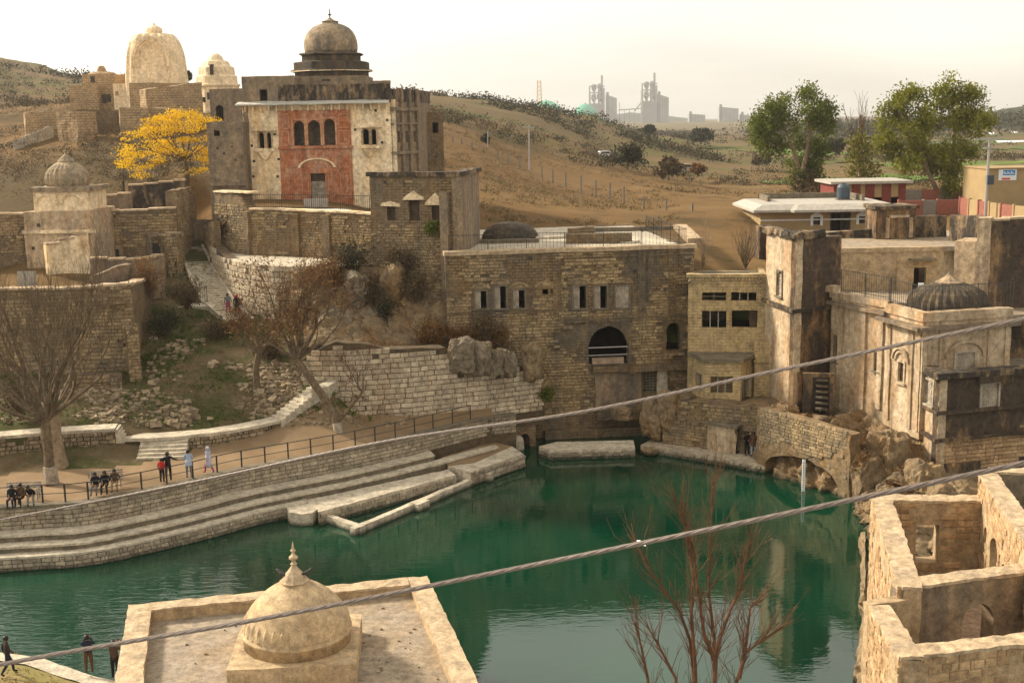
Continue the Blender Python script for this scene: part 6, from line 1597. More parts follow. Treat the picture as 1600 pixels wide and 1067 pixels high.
R_ = [(722, 557, 82.3, 1.1, .9, 1.4, 'grey split boulder at the left of the group above ashlar wall'), (752, 560, 82.6, .75, .8, 1.35, 'narrow upright boulder in the middle of the group above ashlar wall'), (778, 566, 82.9, .6, .7, 1.1, 'small upright boulder third in the group above ashlar wall'), (795, 570, 83.2, .55, .8, 1.0, 'rightmost boulder of the group above ashlar wall'),
      (832, 566, 84.6, .95, .8, 1.5, 'orange brown rock lump set into the brick facade foot'), (848, 610, 85.6, .6, .6, 1.0, 'small brown rock jutting below the orange lump'),
      (520, 505, 87.3, 1.1, .9, 1.25, 'grey boulder at left of the outcrop under the terrace'), (545, 512, 87.0, .85, .9, 1.4, 'tall split grey boulder in the outcrop under the terrace'), (585, 508, 86.9, .9, .8, 1.25, 'round grey boulder right of centre in the outcrop'), (620, 505, 87.2, 1.0, .9, 1.5, 'orange faced boulder at the right of the outcrop'), (560, 455, 88.3, 1.5, 1.0, 1.5, 'broad shadowed rock on top of the outcrop under the terrace'), (615, 455, 88.0, 1.0, .9, 2.2, 'long leaning tan slab of rock against the tower foot'), (500, 470, 88.6, 1.2, 1, 1.3, 'weathered rock behind the rusty tree crown'),
      (970, 645, 84.6, 1.0, .7, .6, 'dark overhanging boulder below the plaster panel'), (1018, 655, 83.6, .8, .8, 1.6, 'upright broken rock at the corner of waterside wall'), (1045, 640, 83.0, .7, .8, 1.4, 'narrow rock beside the waterside wall'), (1015, 705, 81.6, .55, .5, .3, 'pale flat stone lying at the waterline'),
      (1225, 668, 77.6, 1.1, .9, 1.9, 'large tan boulder left of the stair shaft foot'), (1390, 720, 71.6, 1.6, 1.3, 2.0, 'biggest rugged boulder on the rocky bank below the cream range'), (1440, 765, 68.5, 1.3, 1.2, 1.8, 'cracked boulder at the right of the rocky bank'), (1355, 745, 70.8, 1.1, 1.1, 1.9, 'upright pillar of rock at the left of the rocky bank'), (1480, 790, 66.8, 1.4, 1.3, 1.6, 'rounded pale boulder behind the ruined wall window')]
for k, (u, v, y, sx, sy, sz, lab) in enumerate(R_):
    boulder('boulder', lab, u, v, y, sx, sy, sz, M['rock'] if u > 815 or k in (9, 11) else M['greyrock'], k + 3, group='boulders of the rocky bank' if False else None)
# ------------------------------------------------------------------ foreground: domed roof, ruin, cables
def build_fore_dome():
    z = 3.5
    c = [GZ(203, 948, 3.9), GZ(665, 903, 3.9), GZ(746, 1070, 3.9), GZ(182, 1070, 3.9)]
    A, B, C, D = ((p.x, p.y) for p in c)
    # extend the front towards the camera
    d1 = (Vector(C) - Vector(B)); d2 = (Vector(D) - Vector(A))
    C = tuple(Vector(B) + d1 * 1.45); D = tuple(Vector(A) + d2 * 1.45)
    t = thing('domed_pavilion', 'square sandstone pavilion roof with low parapet and domed centre in the foreground', 'building', (A[0], A[1], 0))
    n = 0
    for a, b, th in ((A, B, .75), (B, C, .75), (C, D, .75), (D, A, .85)):
        f = Fr(b, a) if False else Fr(a, b)
        mb = MB(f.T); mb.box(0, f.len, -th, 0, -.5, 3.9); mb.T = None; mb.rough(.5, .045, 1.1); mb.build('wall', M['ruin_mortar'], t)
        mb = MB(f.T); mb.box(-.05 + (0 if n % 2 else 0), f.len + .05 - (.85 if n % 2 == 0 else .0), -th - .04, .05, 3.9, 4.0); mb.T = None; mb.rough(.3, .06, 1.7, 50); mb.build('coping', M['coping'], t); n += 1
    mb = MB(); mb.prism([A, B, C, D], 3.0, 3.5); 
    mb = MB(); g = 26; P = [Vector(A), Vector(B), Vector(C), Vector(D)]
    vs_ = [(*((P[0].lerp(P[1], i / g)).lerp(P[3].lerp(P[2], i / g), j / g)), 3.5 + .03 * fbm(i * .3, j * .3, 0, 3, 1)) for i in range(g + 1) for j in range(g + 1)]
    mb.add(vs_, [(i*(g+1)+j, i*(g+1)+j+1, (i+1)*(g+1)+j+1, (i+1)*(g+1)+j) for i in range(g) for j in range(g)]); mb.build('roof', M['roofslab'], t, smooth=True)
    # plinth
    q = [GZ(365, 985, 4.25), GZ(560, 972, 4.25), GZ(569, 1016, 4.25), GZ(364, 1035, 4.25)]
    mb = MB(); poly = [(p.x, p.y) for p in q]
    cx, cy = sum(p[0] for p in poly) / 4, sum(p[1] for p in poly) / 4
    rz = math.atan2(poly[1][1] - poly[0][1], poly[1][0] - poly[0][0]); w = 2.25
    T = Matrix.Translation((cx, cy, 0)) @ Matrix.Rotation(rz * .6, 4, 'Z')
    mb.T = T; mb.box(-w, w, -w, w, 3.4, 4.28); mb.T = None; mb.rough(.5, .035, 1.2); mb.build('plinth', M['domesand'], t)
    Y = cy; k = Y / F / math.cos(PITCH)
    R0 = 84 * k * 1.03
    z0 = 4.28
    ztop = GY(459, 897, Y).z
    mb = MB(T); H = (ztop - z0 - .55) * .93
    pr = [(R0, z0 - .05), (R0, z0 + .38), (R0 + .05, z0 + .40), (R0 + .06, z0 + .5), (R0, z0 + .52)]
    for i in range(1, 16):
        a = i / 15; pr.append((max(.3, R0 * (1 - a ** 1.9) ** .68), z0 + .52 + H * a))
    mb.lathe(pr, 56); mb.T = None; dm = mb.build('dome', M['domesand'], t, smooth=True)
    # petal frieze
    for i in range(36):
        a = 2 * math.pi * i / 36; mb = MB(T @ Matrix.Rotation(a, 4, 'Z') @ Matrix.Translation((R0 * .985, 0, z0 + .60)) @ Matrix.Rotation(-.2, 4, 'Y'))
        mb.add([(-.05, -.12, 0), (.05, -.09, .02), (.06, 0, -.0), (.05, .09, .02), (-.05, .12, 0), (-.05, -.12, .35), (.02, -.09, .38), (-.05, .12, .35), (.02, .09, .38), (.05, 0, .42), (-.02, 0, .56)],
               [(0, 1, 6, 5), (1, 2, 9, 6), (2, 3, 8, 9), (3, 4, 7, 8), (5, 6, 10), (6, 9, 10), (9, 8, 10), (8, 7, 10)])
        mb.build('petal', M['domesand'], dm)
    zt = z0 + .52 + H
    mb = MB(T); mb.lathe([(0.475, zt - 0.136), (0.532, zt - 0.051), (0.446, zt + 0.017), (0.342, zt + 0.187), (0.192, zt + 0.357), (0.112, zt + 0.476), (0.072, zt + 0.527), (0.128, zt + 0.578), (0.072, zt + 0.629), (0.064, zt + 0.697), (0.160, zt + 0.782), (0.160, zt + 0.850), (0.064, zt + 0.935), (0.048, zt + 1.020), (0.104, zt + 1.088), (0.048, zt + 1.156), (0.016, zt + 1.377), (0.004, zt + 1.445)], 20, rib=.10, ribn=12); mb.build('finial', M['coping'], dm)
    return T, zt, cx, cy
TD, ztd, dcx, dcy = build_fore_dome()
def bird(name, label, loc, mat_, rz, s=1.0, fly=False):
    mb = MB(Matrix.Translation(loc) @ Matrix.Rotation(rz, 4, 'Z') @ Matrix.Scale(s, 4))
    mb.tube([(-.2, 0, .10), (-.1, 0, .13), (0, 0, .15), (.08, 0, .19), (.12, 0, .23), (.17, 0, .235), (.21, 0, .225)], [.015, .04, .062, .05, .036, .022, .004], 8)
    if fly:
        for q in (-1, 1): mb.add([(.06, q * .03, .17), (.1, q * .2, .27), (.02, q * .42, .22), (-.06, q * .25, .22), (-.07, q * .03, .15), (.06, q * .03, .155), (-.07, q * .03, .135)], [(0, 1, 2, 3, 4), (5, 6, 3, 2, 1)])
    else:
        for q in (-1, 1): mb.tube([(.0, q * .025, .11), (.0, q * .025, 0)], .008, 4)
        mb.add([(-.05, -.05, .17), (-.26, -.02, .09), (-.26, .02, .09), (-.05, .05, .17), (-.05, 0, .10)], [(0, 1, 2, 3), (0, 4, 1), (3, 2, 4)])
    o = mb.build(name, mat_); return tag(o, label, 'bird', kind='thing')
bird('crow', 'black crow perched at left of the foreground dome finial', (dcx - .47, dcy, ztd + .02), M['iron'], 2.6, 1.3)
bird('crow', 'black crow perched at right of the foreground dome finial', (dcx + .47, dcy, ztd + .05), M['iron'], .5, 1.3)
bird('white_bird', 'white bird flying low over the green pool near the thick cable', GY(1001, 856, 44), M['white'], .4, .9, True)

def cable(label, px, r, strands=5, twist=3.0, name='steel_cable'):
    """px: (u, v, distance) along the cable; helical strands"""
    P = []
    for u, v, y in px: P.append(GY(u, v, y))
    pts = []
    n = len(P)
    for i in range(n - 1):
        a, b, c, d = P[max(i - 1, 0)], P[i], P[i + 1], P[min(i + 2, n - 1)]
        for k in range(60):
            t = k / 60; pts.append(.5 * ((2 * b) + (c - a) * t + (2 * a - 5 * b + 4 * c - d) * t * t + (3 * b - a - 3 * c + d) * t ** 3))
    pts.append(P[-1])
    t0 = thing(name, label, 'cable', pts[0])
    L = 0; fr_ = []
    for i, p in enumerate(pts):
        d = (pts[min(i + 1, len(pts) - 1)] - pts[max(i - 1, 0)]).normalized(); a = d.cross(Vector((0, 0, 1))).normalized(); b = a.cross(d)
        if i: L += (p - pts[i - 1]).length
        fr_.append((p, a, b, L))
    for s in range(strands):
        mb = MB(); ph = 2 * math.pi * s / strands
        mb.tube([p + (a * math.cos(ph + l * twist) + b * math.sin(ph + l * twist)) * r * .55 for p, a, b, l in fr_], r * .55, 6); mb.build('strand', M['cable'], t0)
cable('thick twisted cable sagging across the lower foreground from left to right', [(-420, 1130, 9.5), (0, 1038, 9), (400, 968, 8.4), (800, 889, 8), (1200, 808, 7.4), (1600, 723, 7), (1900, 655, 6.8)], .0165, 5, 11)
cable('thinner pale cable crossing the middle of the picture up to right edge', [(-300, 868, 22), (0, 812, 20), (300, 753, 18), (600, 690, 15.5), (900, 645, 13.5), (1200, 582, 12), (1600, 498, 10.5), (1900, 436, 10)], .018, 4, 11)

def build_ruin():
    zt = 6.5; fl = 3.4
    t = thing('roofless_ruin', 'roofless warm stone ruin of two rooms at bottom right above the water', 'ruin', (*GZ(1362, 778, zt)[:2], 0))
    A = GZ(1362, 777, zt); B = GZ(1531, 777, zt + .02)             # back left, back right (outer top)
    Cc = GZ(1404, 922, zt); 
    dirL = Vector((Cc.x - A.x, Cc.y - A.y)); LL = dirL.length; dirL.normalize()
    bx = Vector((B.x - A.x, B.y - A.y)); bx.normalize()
    A2 = Vector((A.x, A.y)); th = .78
    def W(a, b, z0, z1, th, ops=(), mat_='ruin_mortar', nm='wall', stones=True, sd=1, back=True, ztop=None, y0=0.0):
        f = Fr(a, b); mb = MB(f.T); mb.panel(0, f.len, z0, z1, ops, th, y=y0, ztop=ztop); mb.T = None; mb.rough(.5, .04, 1.1); w = mb.build(nm, M[mat_], t)
        if stones:
            masonry(t, M['ruin'], Path([a, b]), z0 + .1, z1 - .02, .27, .52, .045, stones if isinstance(stones, int) and stones > 1 else 60, ops=[(o[0] - .1, o[1] + .1, o[2] - .1, o[3] + .15) for o in ops], seed=sd, jit=.3, gap=.05, mask=lambda x, z: fbm(x, z, sd, 3, .6) > -.16)
        return f
    def cope(a, b, th, z, h=.12, ex=.04):
        f = Fr(a, b); s = 0; r = random.Random(int(a[0] * 31))
        while s < f.len - .05:
            w = min(r.uniform(.8, 1.4), f.len - s); mb = MB(f.T); e = r.uniform(0, .015)
            mb.box(s, s + w - .006, -ex, th + ex, z + e, z + h + e); mb.T = None; mb.rough(.25, .06, 2.2); mb.build('coping', M['coping'], t); s += w
    # back wall, seen on its inner side: path runs along the inner face
    bi0 = A2 + bx * th * .9 - Vector((0, th)); bi1 = Vector((B.x, B.y)) - Vector((0, th))
    f = Fr(bi0, bi1)
    wr = f.R(1431, 819, 1466, 879)
    W(tuple(bi0), tuple(bi1), fl - .2, zt, th, [(*wr, 'r')], sd=3, stones=110); cope(tuple(bi0 - bx * .9), tuple(bi1), th, zt)
    # left wall: inner and outer faces
    l0 = A2 + Vector((0, 0)); l1 = A2 + dirL * LL
    nrm = Vector((-dirL.y, dirL.x)); nrm = nrm if nrm.x > 0 else -nrm
    fo = Fr(tuple(l0), tuple(l1))       # outer face, seen from the pool: runs back to front
    mb = MB(fo.T); s = 1 if fo.n.x > 0 else -1
    mb.panel(0, fo.len, -.6, zt, (), th, y=0 if s > 0 else -th); mb.T = None; mb.rough(.5, .05); mb.build('wall', M['ruin_mortar'], t)
    masonry(t, M['ruin'], Path([tuple(l0), tuple(l1)]), .4, zt, .27, .55, .05, 60, seed=7, jit=.3, gap=.05, mask=lambda x, z: fbm(x, z, 7, 3, .6) > -.16)
    cope(tuple(l0), tuple(l1), th if s > 0 else -th, zt)
    # cross wall between the rooms
    c0 = l1 + nrm * .1; c1v = GZ(1640, 893, zt); c1 = Vector((c1v.x, c1v.y))
    fc = Fr(tuple(c0), tuple(c1)); dr = fc.R(1503, 942, 1552, 1030)
    W(tuple(c0), tuple(c1), 2.0, zt, .7, [(dr[0], dr[1], 2.1, dr[3], 'p')], sd=11, stones=False, mat_='haveli_grey'); cope(tuple(c0), tuple(c1), .7, zt)
    # right wall of the back room, a storey taller, with arched openings
    r0v = GZ(1530, 743, zt + 1.0); r0 = Vector((r0v.x, r0v.y)); r1v = GZ(1625, 885, zt + 1.0); r1 = Vector((r1v.x, r1v.y))
    fr2 = Fr(tuple(r0), tuple(r1)); 
    ops = []
    for px, k in (((1537, 822, 1541, 850), 'p'), ((1546, 838, 1558, 898), 'p'), ((1564, 880, 1571, 898), 'p'), ((1583, 885, 1592, 898), 'p')):
        o = fr2.R(*px); ops.append((o[0], o[1], max(o[2], fl), o[3], k))
    mb = MB(fr2.T); mb.panel(0, fr2.len, fl - .2, zt + 1, ops, .7); mb.T = None; mb.rough(.5, .04, 1.1); mb.build('wall', M['ruin_mortar'], t)
    masonry(t, M['ruin'], Path([tuple(r0), tuple(r1)]), fl, zt + .9, .26, .5, .045, 60, ops=[(o[0] - .1, o[1] + .1, o[2], o[3] + .1) for o in ops], seed=15, jit=.35, gap=.05, mask=lambda x, z: fbm(x, z, 3, 3, .6) > -.14)
    cope(tuple(r0), tuple(r1), .7, zt + 1)
    q0 = r0 + Vector((.6, .1)); q1 = Vector((r0.x + 6, r0.y - .6)); f9 = Fr(tuple(q0), tuple(q1)); mb = MB(f9.T); mb.panel(0, f9.len, fl, zt + 1, (), .7); mb.T = None; mb.rough(.5, .05); mb.build('wall', M['haveli_grey'], t); cope(tuple(q0), tuple(q1), .7, zt + 1.0)
    # front room
    zf2 = 6.1
    e0v = GZ(1357, 950, zf2); e1v = GZ(1406, 1032, zf2); e0 = Vector((e0v.x, e0v.y)); e1 = Vector((e1v.x, e1v.y)); g1v = GZ(1640, 1006, zf2); g1 = Vector((g1v.x, g1v.y))
    fo = Fr(tuple(e0), tuple(e1)); s = 1 if fo.n.x > 0 else -1
    mb = MB(fo.T); mb.panel(0, fo.len, -.6, zf2, (), .7, y=0 if s > 0 else -.7); mb.T = None; mb.rough(.5, .05); mb.build('wall', M['ruin_mortar'], t)
    masonry(t, M['ruin'], Path([tuple(e0), tuple(e1)]), .4, zf2, .27, .5, .05, 50, seed=17, jit=.3, gap=.05)
    cope(tuple(e0), tuple(e1), .7 if s > 0 else -.7, zf2)
    W(tuple(e1), tuple(g1), -.6, zf2, .7, (), sd=19, stones=120); cope(tuple(e1), tuple(g1), .7, zf2)
    b0 = Vector(e0) + Vector((.1, -.02)); b1 = l1 + Vector((.5, -.1))
    f8 = Fr(tuple(b0), tuple(b1)); mb = MB(f8.T); mb.box(0, f8.len, 0, .5, -.5, zf2 + .1); mb.T = None; mb.rough(.4, .08); mb.build('broken_stub', M['ruin_mortar'], t)
    # floors
    mb = MB(); mb.prism([tuple(A2), (B.x + 1, B.y - .3), tuple(c1), tuple(l1)], fl - .5, fl); mb.build('floor', M['pink'], t)
    mb = MB(); mb.prism([tuple(l1), tuple(c1), tuple(g1), tuple(e1), tuple(e0)], 1.5, 2.1); mb.build('floor', M['pink'], t)
build_ruin()
cliff('ruin_rock_foot', [GZ(1352, 830, 1.2), GZ(1352, 900, 1.2), GZ(1350, 960, 1.0), GZ(1348, 1020, 1.0), GZ(1350, 1090, 1.0)], [W0(1345, 838), W0(1347, 910), W0(1343, 975), W0(1336, 1040), W0(1335, 1120)], 40, 10, .5, M['rock'], 9)
# near bank at bottom left: grass and a stone kerb
def build_near_bank():
    ed = [GZ(u, v, .55) for u, v in ((-120, 1000), (-20, 1016), (60, 1026), (120, 1047), (190, 1066), (260, 1090), (330, 1150))]
    P = Path([(p.x, p.y) for p in ed])
    mb = MB(); n = 40
    strip_between(mb, P, P.off(.75), .55, .55, 0, 1, n); strip_between(mb, P, P, -.5, .55, 0, 1, n)
    mb.rough(.6, .04); mb.build('kerb', M['concrete'], kind='structure')
    mb = MB(); vs_ = []; Q = P.off(.7)
    for i in range(61):
        p = Q(Q.len * i / 60)[0]
        for j in range(20): vs_.append((p.x - .25 * j * .6, p.y - .6 * j, .5 + .04 * j + .08 * fbm(p.x, p.y - .6 * j, 0, 3, .6)))
    mb.add(vs_, [(i*20+j, i*20+j+1, (i+1)*20+j+1, (i+1)*20+j) for i in range(60) for j in range(19)])
    mb.build('near_bank', M['nearbank'], smooth=True, kind='structure')
    return Q
def nb():
    s = NT('dry_bank_grass'); c = s.mix(s.ramp(s.noise(.9, 6, .6), [(.4, 0), (.6, 1)]), (.33, .24, .12), (.20, .17, .06)); s.bump(s.noise(8, 6, .7), .6, .05); return s.out(c, .95, .1)
M['nearbank'] = nb()
Qn = build_near_bank()
# ------------------------------------------------------------------ houses and walls behind the right bank
def build_bungalow():
    Y = 118; A, B = XA(1188, 350, Y), XA(1396, 350, Y); f = Fr(A, B); z0 = 11.8; zt = f.L(1290, 328)[1]
    t = thing('bungalow', 'low tan bungalow with broad white sloping roof edge behind the black parapet', 'building', (A[0], A[1], z0))
    w1, w2 = f.R(1270.5, 339.5, 1281.5, 351), f.R(1342, 338, 1352.5, 349)
    dn = f.R(1310, 336, 1329, 362)
    mb = MB(f.T); mb.panel(0, f.len, z0, zt, [(*w1, 'r'), (*w2, 'r'), (f.L(1297, 345)[0], dn[1], z0 + .1, zt - .15, 'r')], .3); mb.box(0, .3, .3, 9, z0, zt); mb.box(f.len - .3, f.len, .3, 9, z0, zt); mb.box(.3, f.len - .3, 8.7, 9, z0, zt); mb.build('wall', M['ochre'], t)
    mb = MB(f.T); x0 = f.L(1297, 345)[0]; mb.box(x0 - .1, dn[1] + .1, 2.2, 2.4, z0, zt); mb.box(x0 - .1, x0, .3, 2.2, z0, zt); mb.box(dn[1], dn[1] + .1, .3, 2.2, z0, zt); mb.build('porch', M['greypanel'], t)
    mb = MB(f.T); xd = f.L(1311, 345)[0]; mb.box(xd - .1, xd + .7, 2.1, 2.2, z0, zt - .6); mb.build('door', M['soot'], t)
    for w in (w1, w2):
        x0, x1, a, b = w; m = (x0 + x1) / 2; mb = MB(f.T)
        mb.slab([(x0 - .25, a - .1), (x0, a - .1), (x0, b), (x1, b), (x1, a - .1), (x1 + .25, a - .1), (x1 + .25, b + .15), (m, b + .55), (x0 - .25, b + .15)], -.06, .1); mb.build('window_surround', M['white'], t)
        mb = MB(f.T); mb.box(x0, x1, .2, .25, a, b); mb.build('pane', M['soot'], t)
    z = f.L(1290, 343)[1]; mb = MB(f.T); mb.box(0, f.len, -.05, .01, z - .06, z + .06); mb.build('white_band', M['white'], t)
    lo = [(-.9, -1.1), (2.6, -1.1), (2.9, -1.7), (f.len + .6, -1.7), (f.len + .6, 10), (-.9, 10)]; hi = [(.1, -.2), (3.2, -.2), (3.6, -.6), (f.len - .6, -.6), (f.len - .6, 9), (.1, 9)]
    n = len(lo); mb = MB(f.T); za, zb = zt - .1, zt + .6
    mb.add([(*p, za) for p in lo] + [(*p, za + .22) for p in lo] + [(*p, zb) for p in hi], [tuple(range(n - 1, -1, -1))] + [(i, (i+1)%n, n+(i+1)%n, n+i) for i in range(n)] + [(n+i, n+(i+1)%n, 2*n+(i+1)%n, 2*n+i) for i in range(n)] + [tuple(range(2*n, 3*n))]); mb.build('roof', M['whitepaint'], t)
    mb = MB(f.T)
    for q in ((1.5, f.len - 2, 8.2, 8.5), (1.5, 1.8, 4, 8.5), (f.len - 2.3, f.len - 2, 3, 8.5)): mb.box(q[0], q[1], q[2], q[3], zb, zb + .55)
    mb.build('roof_upstand', M['riser'], t)
    p = f.W(f.L(1332, 300)[0] + .5, 5, zb); g = thing('water_tank', 'dark blue plastic water tank on the bungalow roof', 'tank', p)
    mb = MB(); mb.lathe([(.62, p.z + .1), (.65, p.z + .3), (.65, p.z + 1.25), (.5, p.z + 1.5), (.25, p.z + 1.55), (.25, p.z + 1.65)], 20, (p.x, p.y)); mb.build('drum', M['tank'], g)
    mb = MB(); mb.box(p.x - .7, p.x + .7, p.y - .7, p.y + .7, p.z, p.z + .1); mb.build('base', M['riser'], g)
build_bungalow()
def build_striped():
    Y = 142; A, B = XA(1302, 310, Y), XA(1415, 310, Y); f = Fr(A, B); z0 = 11; zt = f.L(1360, 287)[1]
    t = thing('striped_kiosk', 'flat roofed shop with dark red and cream striped piers behind the bungalow', 'building', (A[0], A[1], z0))
    us_ = [1302, 1315, 1331, 1344, 1352, 1366, 1378, 1392, 1404, 1415]
    for i in range(9):
        a, b = f.L(us_[i], 300)[0], f.L(us_[i + 1], 300)[0]; red = i % 2 == 0 or i == 8
        mb = MB(f.T)
        if red or i in (1,): mb.box(a, b - .01, -.12 if red else 0, .4, z0, zt)
        else: mb.box(a, b - .01, 0, .3, zt - 1.6, zt)
        mb.build('pier' if red else 'lintel', M['redpaint'] if red else M['ochre'], t)
    mb = MB(f.T); mb.box(-.5, f.len + .6, -.7, 7, zt, zt + .3); mb.build('roof', M['whitepaint'], t)
    mb = MB(f.T); mb.box(0, .3, .4, 6, z0, zt); mb.box(f.len - .3, f.len, .4, 6, z0, zt); mb.box(.3, f.len - .3, 5.7, 6, z0, zt); mb.build('wall', M['redpaint'], t)
build_striped()
def panel_wall(name, label, us_, y0, y1, vt, z0, cols):
    t = thing(name, label, 'wall', (*XA(us_[0], vt[0], y0), z0)); n = len(us_) - 1
    for i in range(n):
        ya, yb = y0 + (y1 - y0) * i / n, y0 + (y1 - y0) * (i + 1) / n
        va, vb = vt[0] + (vt[1] - vt[0]) * i / n, vt[0] + (vt[1] - vt[0]) * (i + 1) / n
        f = Fr(XA(us_[i], va, ya), XA(us_[i + 1], vb, yb)); z = GY(us_[i], va, ya).z
        mb = MB(f.T); mb.box(0, f.len - .02, 0, .25, z0, z); mb.box(-.12, .12, -.08, .3, z0, z + .12); mb.build('panel', M[cols[i % len(cols)]], t)
panel_wall('boundary_wall', 'near boundary wall of faded red and grey panels under the big tree', [1405, 1444, 1466, 1499], 135, 135, (314, 312), 11, ['pinkpaint', 'greypanel', 'pinkpaint'])
panel_wall('boundary_wall', 'far boundary wall of faded red and grey panels behind the big tree', [1416, 1442, 1470, 1490, 1516, 1542], 158, 158, (297, 294), 11, ['greypanel', 'pinkpaint', 'greypanel', 'pinkpaint', 'greypanel'])
panel_wall('boundary_wall', 'slanting boundary wall of pink and cream panels below the ochre house', [1500, 1514, 1529, 1546, 1564, 1584, 1610, 1640], 134, 116, (309, 326), 11, ['pinkpaint', 'ochre'])
def build_ochre():
    Y = 146; A, B = XA(1543, 300, Y), XA(1700, 300, Y); f = Fr(A, B); zt = f.L(1590, 264)[1]
    t = thing('ochre_house', 'blank ochre house wall with blue banner at the right edge', 'building', (A[0], A[1], 11))
    mb = MB(f.T); mb.box(0, f.len, 0, 8, 10.5, zt); mb.build('wall', M['ochre'], t)
    mb = MB(f.T); mb.box(-.15, f.len, -.15, 8.1, zt, zt + .15); mb.build('roof_edge', M['ochre'], t)
    bn = thing('banner', 'blue and white printed banner hung on the ochre house', 'banner', f.W(*[f.L(1560, 280)[0], -.1, f.L(1560, 280)[1]]))
    for px, y, m_ in (((1560, 265, 1588, 282), -.06, 'white'), ((1567, 266, 1586, 274), -.085, 'bluesign'), ((1565, 278, 1578, 281), -.085, 'redsign')):
        r = f.R(*px); mb = MB(f.T); mb.box(r[0], r[1], y, y + .02, r[2], r[3]); mb.build({'white': 'cloth', 'bluesign': 'blue_field', 'redsign': 'red_strip'}[m_], M[m_], bn)
    r = f.R(1568, 268, 1585, 272)
    mb = MB(f.T)
    for i in range(9): mb.box(r[0] + (r[1] - r[0]) * i / 9, r[0] + (r[1] - r[0]) * (i + .6) / 9, -.1, -.084, r[2], r[3] - .1 * (i % 3))
    mb.build('lettering', M['white'], bn, kind='stuff')
build_ochre()
def pole(label, u, v0, v1, y, r=.13, arms=(), mat_='steel', box=False):
    a, b = GY(u, v1, y), GY(u, v0, y); t = thing('utility_pole', label, 'pole', a)
    mb = MB(); mb.tube([(a.x, a.y, a.z - 1), (a.x + .05, a.y, b.z)], [r, r * .7], 7); mb.build('mast', M[mat_], t)
    for dz, w in arms: mb = MB(); mb.box(a.x - w, a.x + w, a.y - .08, a.y + .08, b.z - dz - .08, b.z - dz + .08); mb.build('crossarm', M['steel'], t)
    if box: z = GY(u, 281, y).z; mb = MB(); mb.box(a.x - .05, a.x + .6, a.y - .3, a.y + .3, z - .5, z + .45); mb.build('transformer', M['tank'], t)
pole('grey utility pole with cross arm and transformer box at right', 1539, 216, 345, 125, .17, ((.1, 1.5), (1.0, .5)), 'steel', True)
pole('thin concrete pole on the brown hillside behind the brick house', 827, 196, 272, 185, .16, ((.3, .9),))
pole('thin mast on the grassy slope beyond the annex tower', 762, 205, 232, 190, .1)
pole('slim pole among the fields behind the big tree', 1498, 262, 300, 200, .12)
# fence posts on the hillside
FP = [(708, 238), (722, 240), (738, 243), (756, 247), (778, 250), (794, 254), (812, 256), (847, 275), (864, 279), (884, 283), (908, 288), (931, 295), (953, 299), (975, 305), (1006, 320), (1041, 327), (1082, 331)]
ORD = 'first second third fourth fifth sixth seventh eighth ninth tenth eleventh twelfth thirteenth fourteenth fifteenth sixteenth seventeenth'.split()
for k, (u, v) in enumerate(FP):
    y = float(np.interp(u, [700, 830, 1000, 1082], [172, 172, 143, 130])); p = GY(u, v, y); z = zf(p.x, p.y) - .4; h = GY(u, v - 13, y).z
    lo = min(p.z, z); mb = MB(); mb.box(p.x - .1, p.x + .1, p.y - .1, p.y + .1, lo - .5, max(h, z + 1.2)); mb.add([(p.x - .1, p.y - .1, max(h, z + 1.2)), (p.x + .1, p.y - .1, max(h, z + 1.2)), (p.x + .1, p.y + .1, max(h, z + 1.2)), (p.x - .1, p.y + .1, max(h, z + 1.2)), (p.x, p.y, max(h, z + 1.2) + .15)], [(0, 1, 4), (1, 2, 4), (2, 3, 4), (3, 0, 4)])
    o = mb.build('fence_post', M['greypanel']); tag(o, '%s pale concrete fence post from the left along the brown hillside' % ORD[k], 'post', 'concrete posts on the hillside', 'thing')
# field walls, hut, hamlet
for lab, pts, h in [('long low stone field wall crossing the plain right of the hillside', [(1088, 312), (1180, 312)], .6), ('pale hamlet wall far beyond the round trees', [(960, 213), (1086, 211)], 1.6), ('white farm wall left end of the far hamlet', [(955, 222), (985, 219)], 2.0)]:
    y = {312: 190, 213: 480, 222: 430}[pts[0][1]]; A, B = [GY(u, v, y) for u, v in pts]; f = Fr(A[:2], B[:2]); mb = MB(f.T); z = min(A.z, B.z)
    mb.box(0, f.len, 0, .6, z - 1.5, z + h); mb.rough(2, .15, .3); o = mb.build('field_wall', M['greypanel']); tag(o, lab, 'wall', kind='thing')
for lab, u0, u1, v0, v1, y, m_ in [('roofless brown mud hut on the slope behind the brick house', 866, 893, 238, 252, 240, 'brown'), ('second small ruined mud wall beside the hut', 904, 935, 236, 250, 245, 'brown')]:
    A, B = GY(u0, v1, y), GY(u1, v1, y); z1 = GY(u0, v0, y).z; t = thing('mud_hut', lab, 'hut', A); f = Fr(A[:2], B[:2])
    mb = MB(f.T); mb.panel(0, f.len, A.z - 1.5, z1, [(f.len * .6, f.len * .75, A.z - 1, z1 - .6, 'r')], .4); mb.T = None; mb.rough(.8, .15, .6); mb.build('wall', M[m_], t)
    mb = MB(f.T); mb.box(0, .4, .4, 4, A.z - 1.5, z1 - .1); mb.box(f.len - .4, f.len, .4, 4, A.z - 1.5, z1 - .2); mb.box(.4, f.len - .4, 3.6, 4, A.z - 1.5, z1 - .3); mb.T = None; mb.rough(.8, .15, .6); mb.build('wall', M[m_], t)
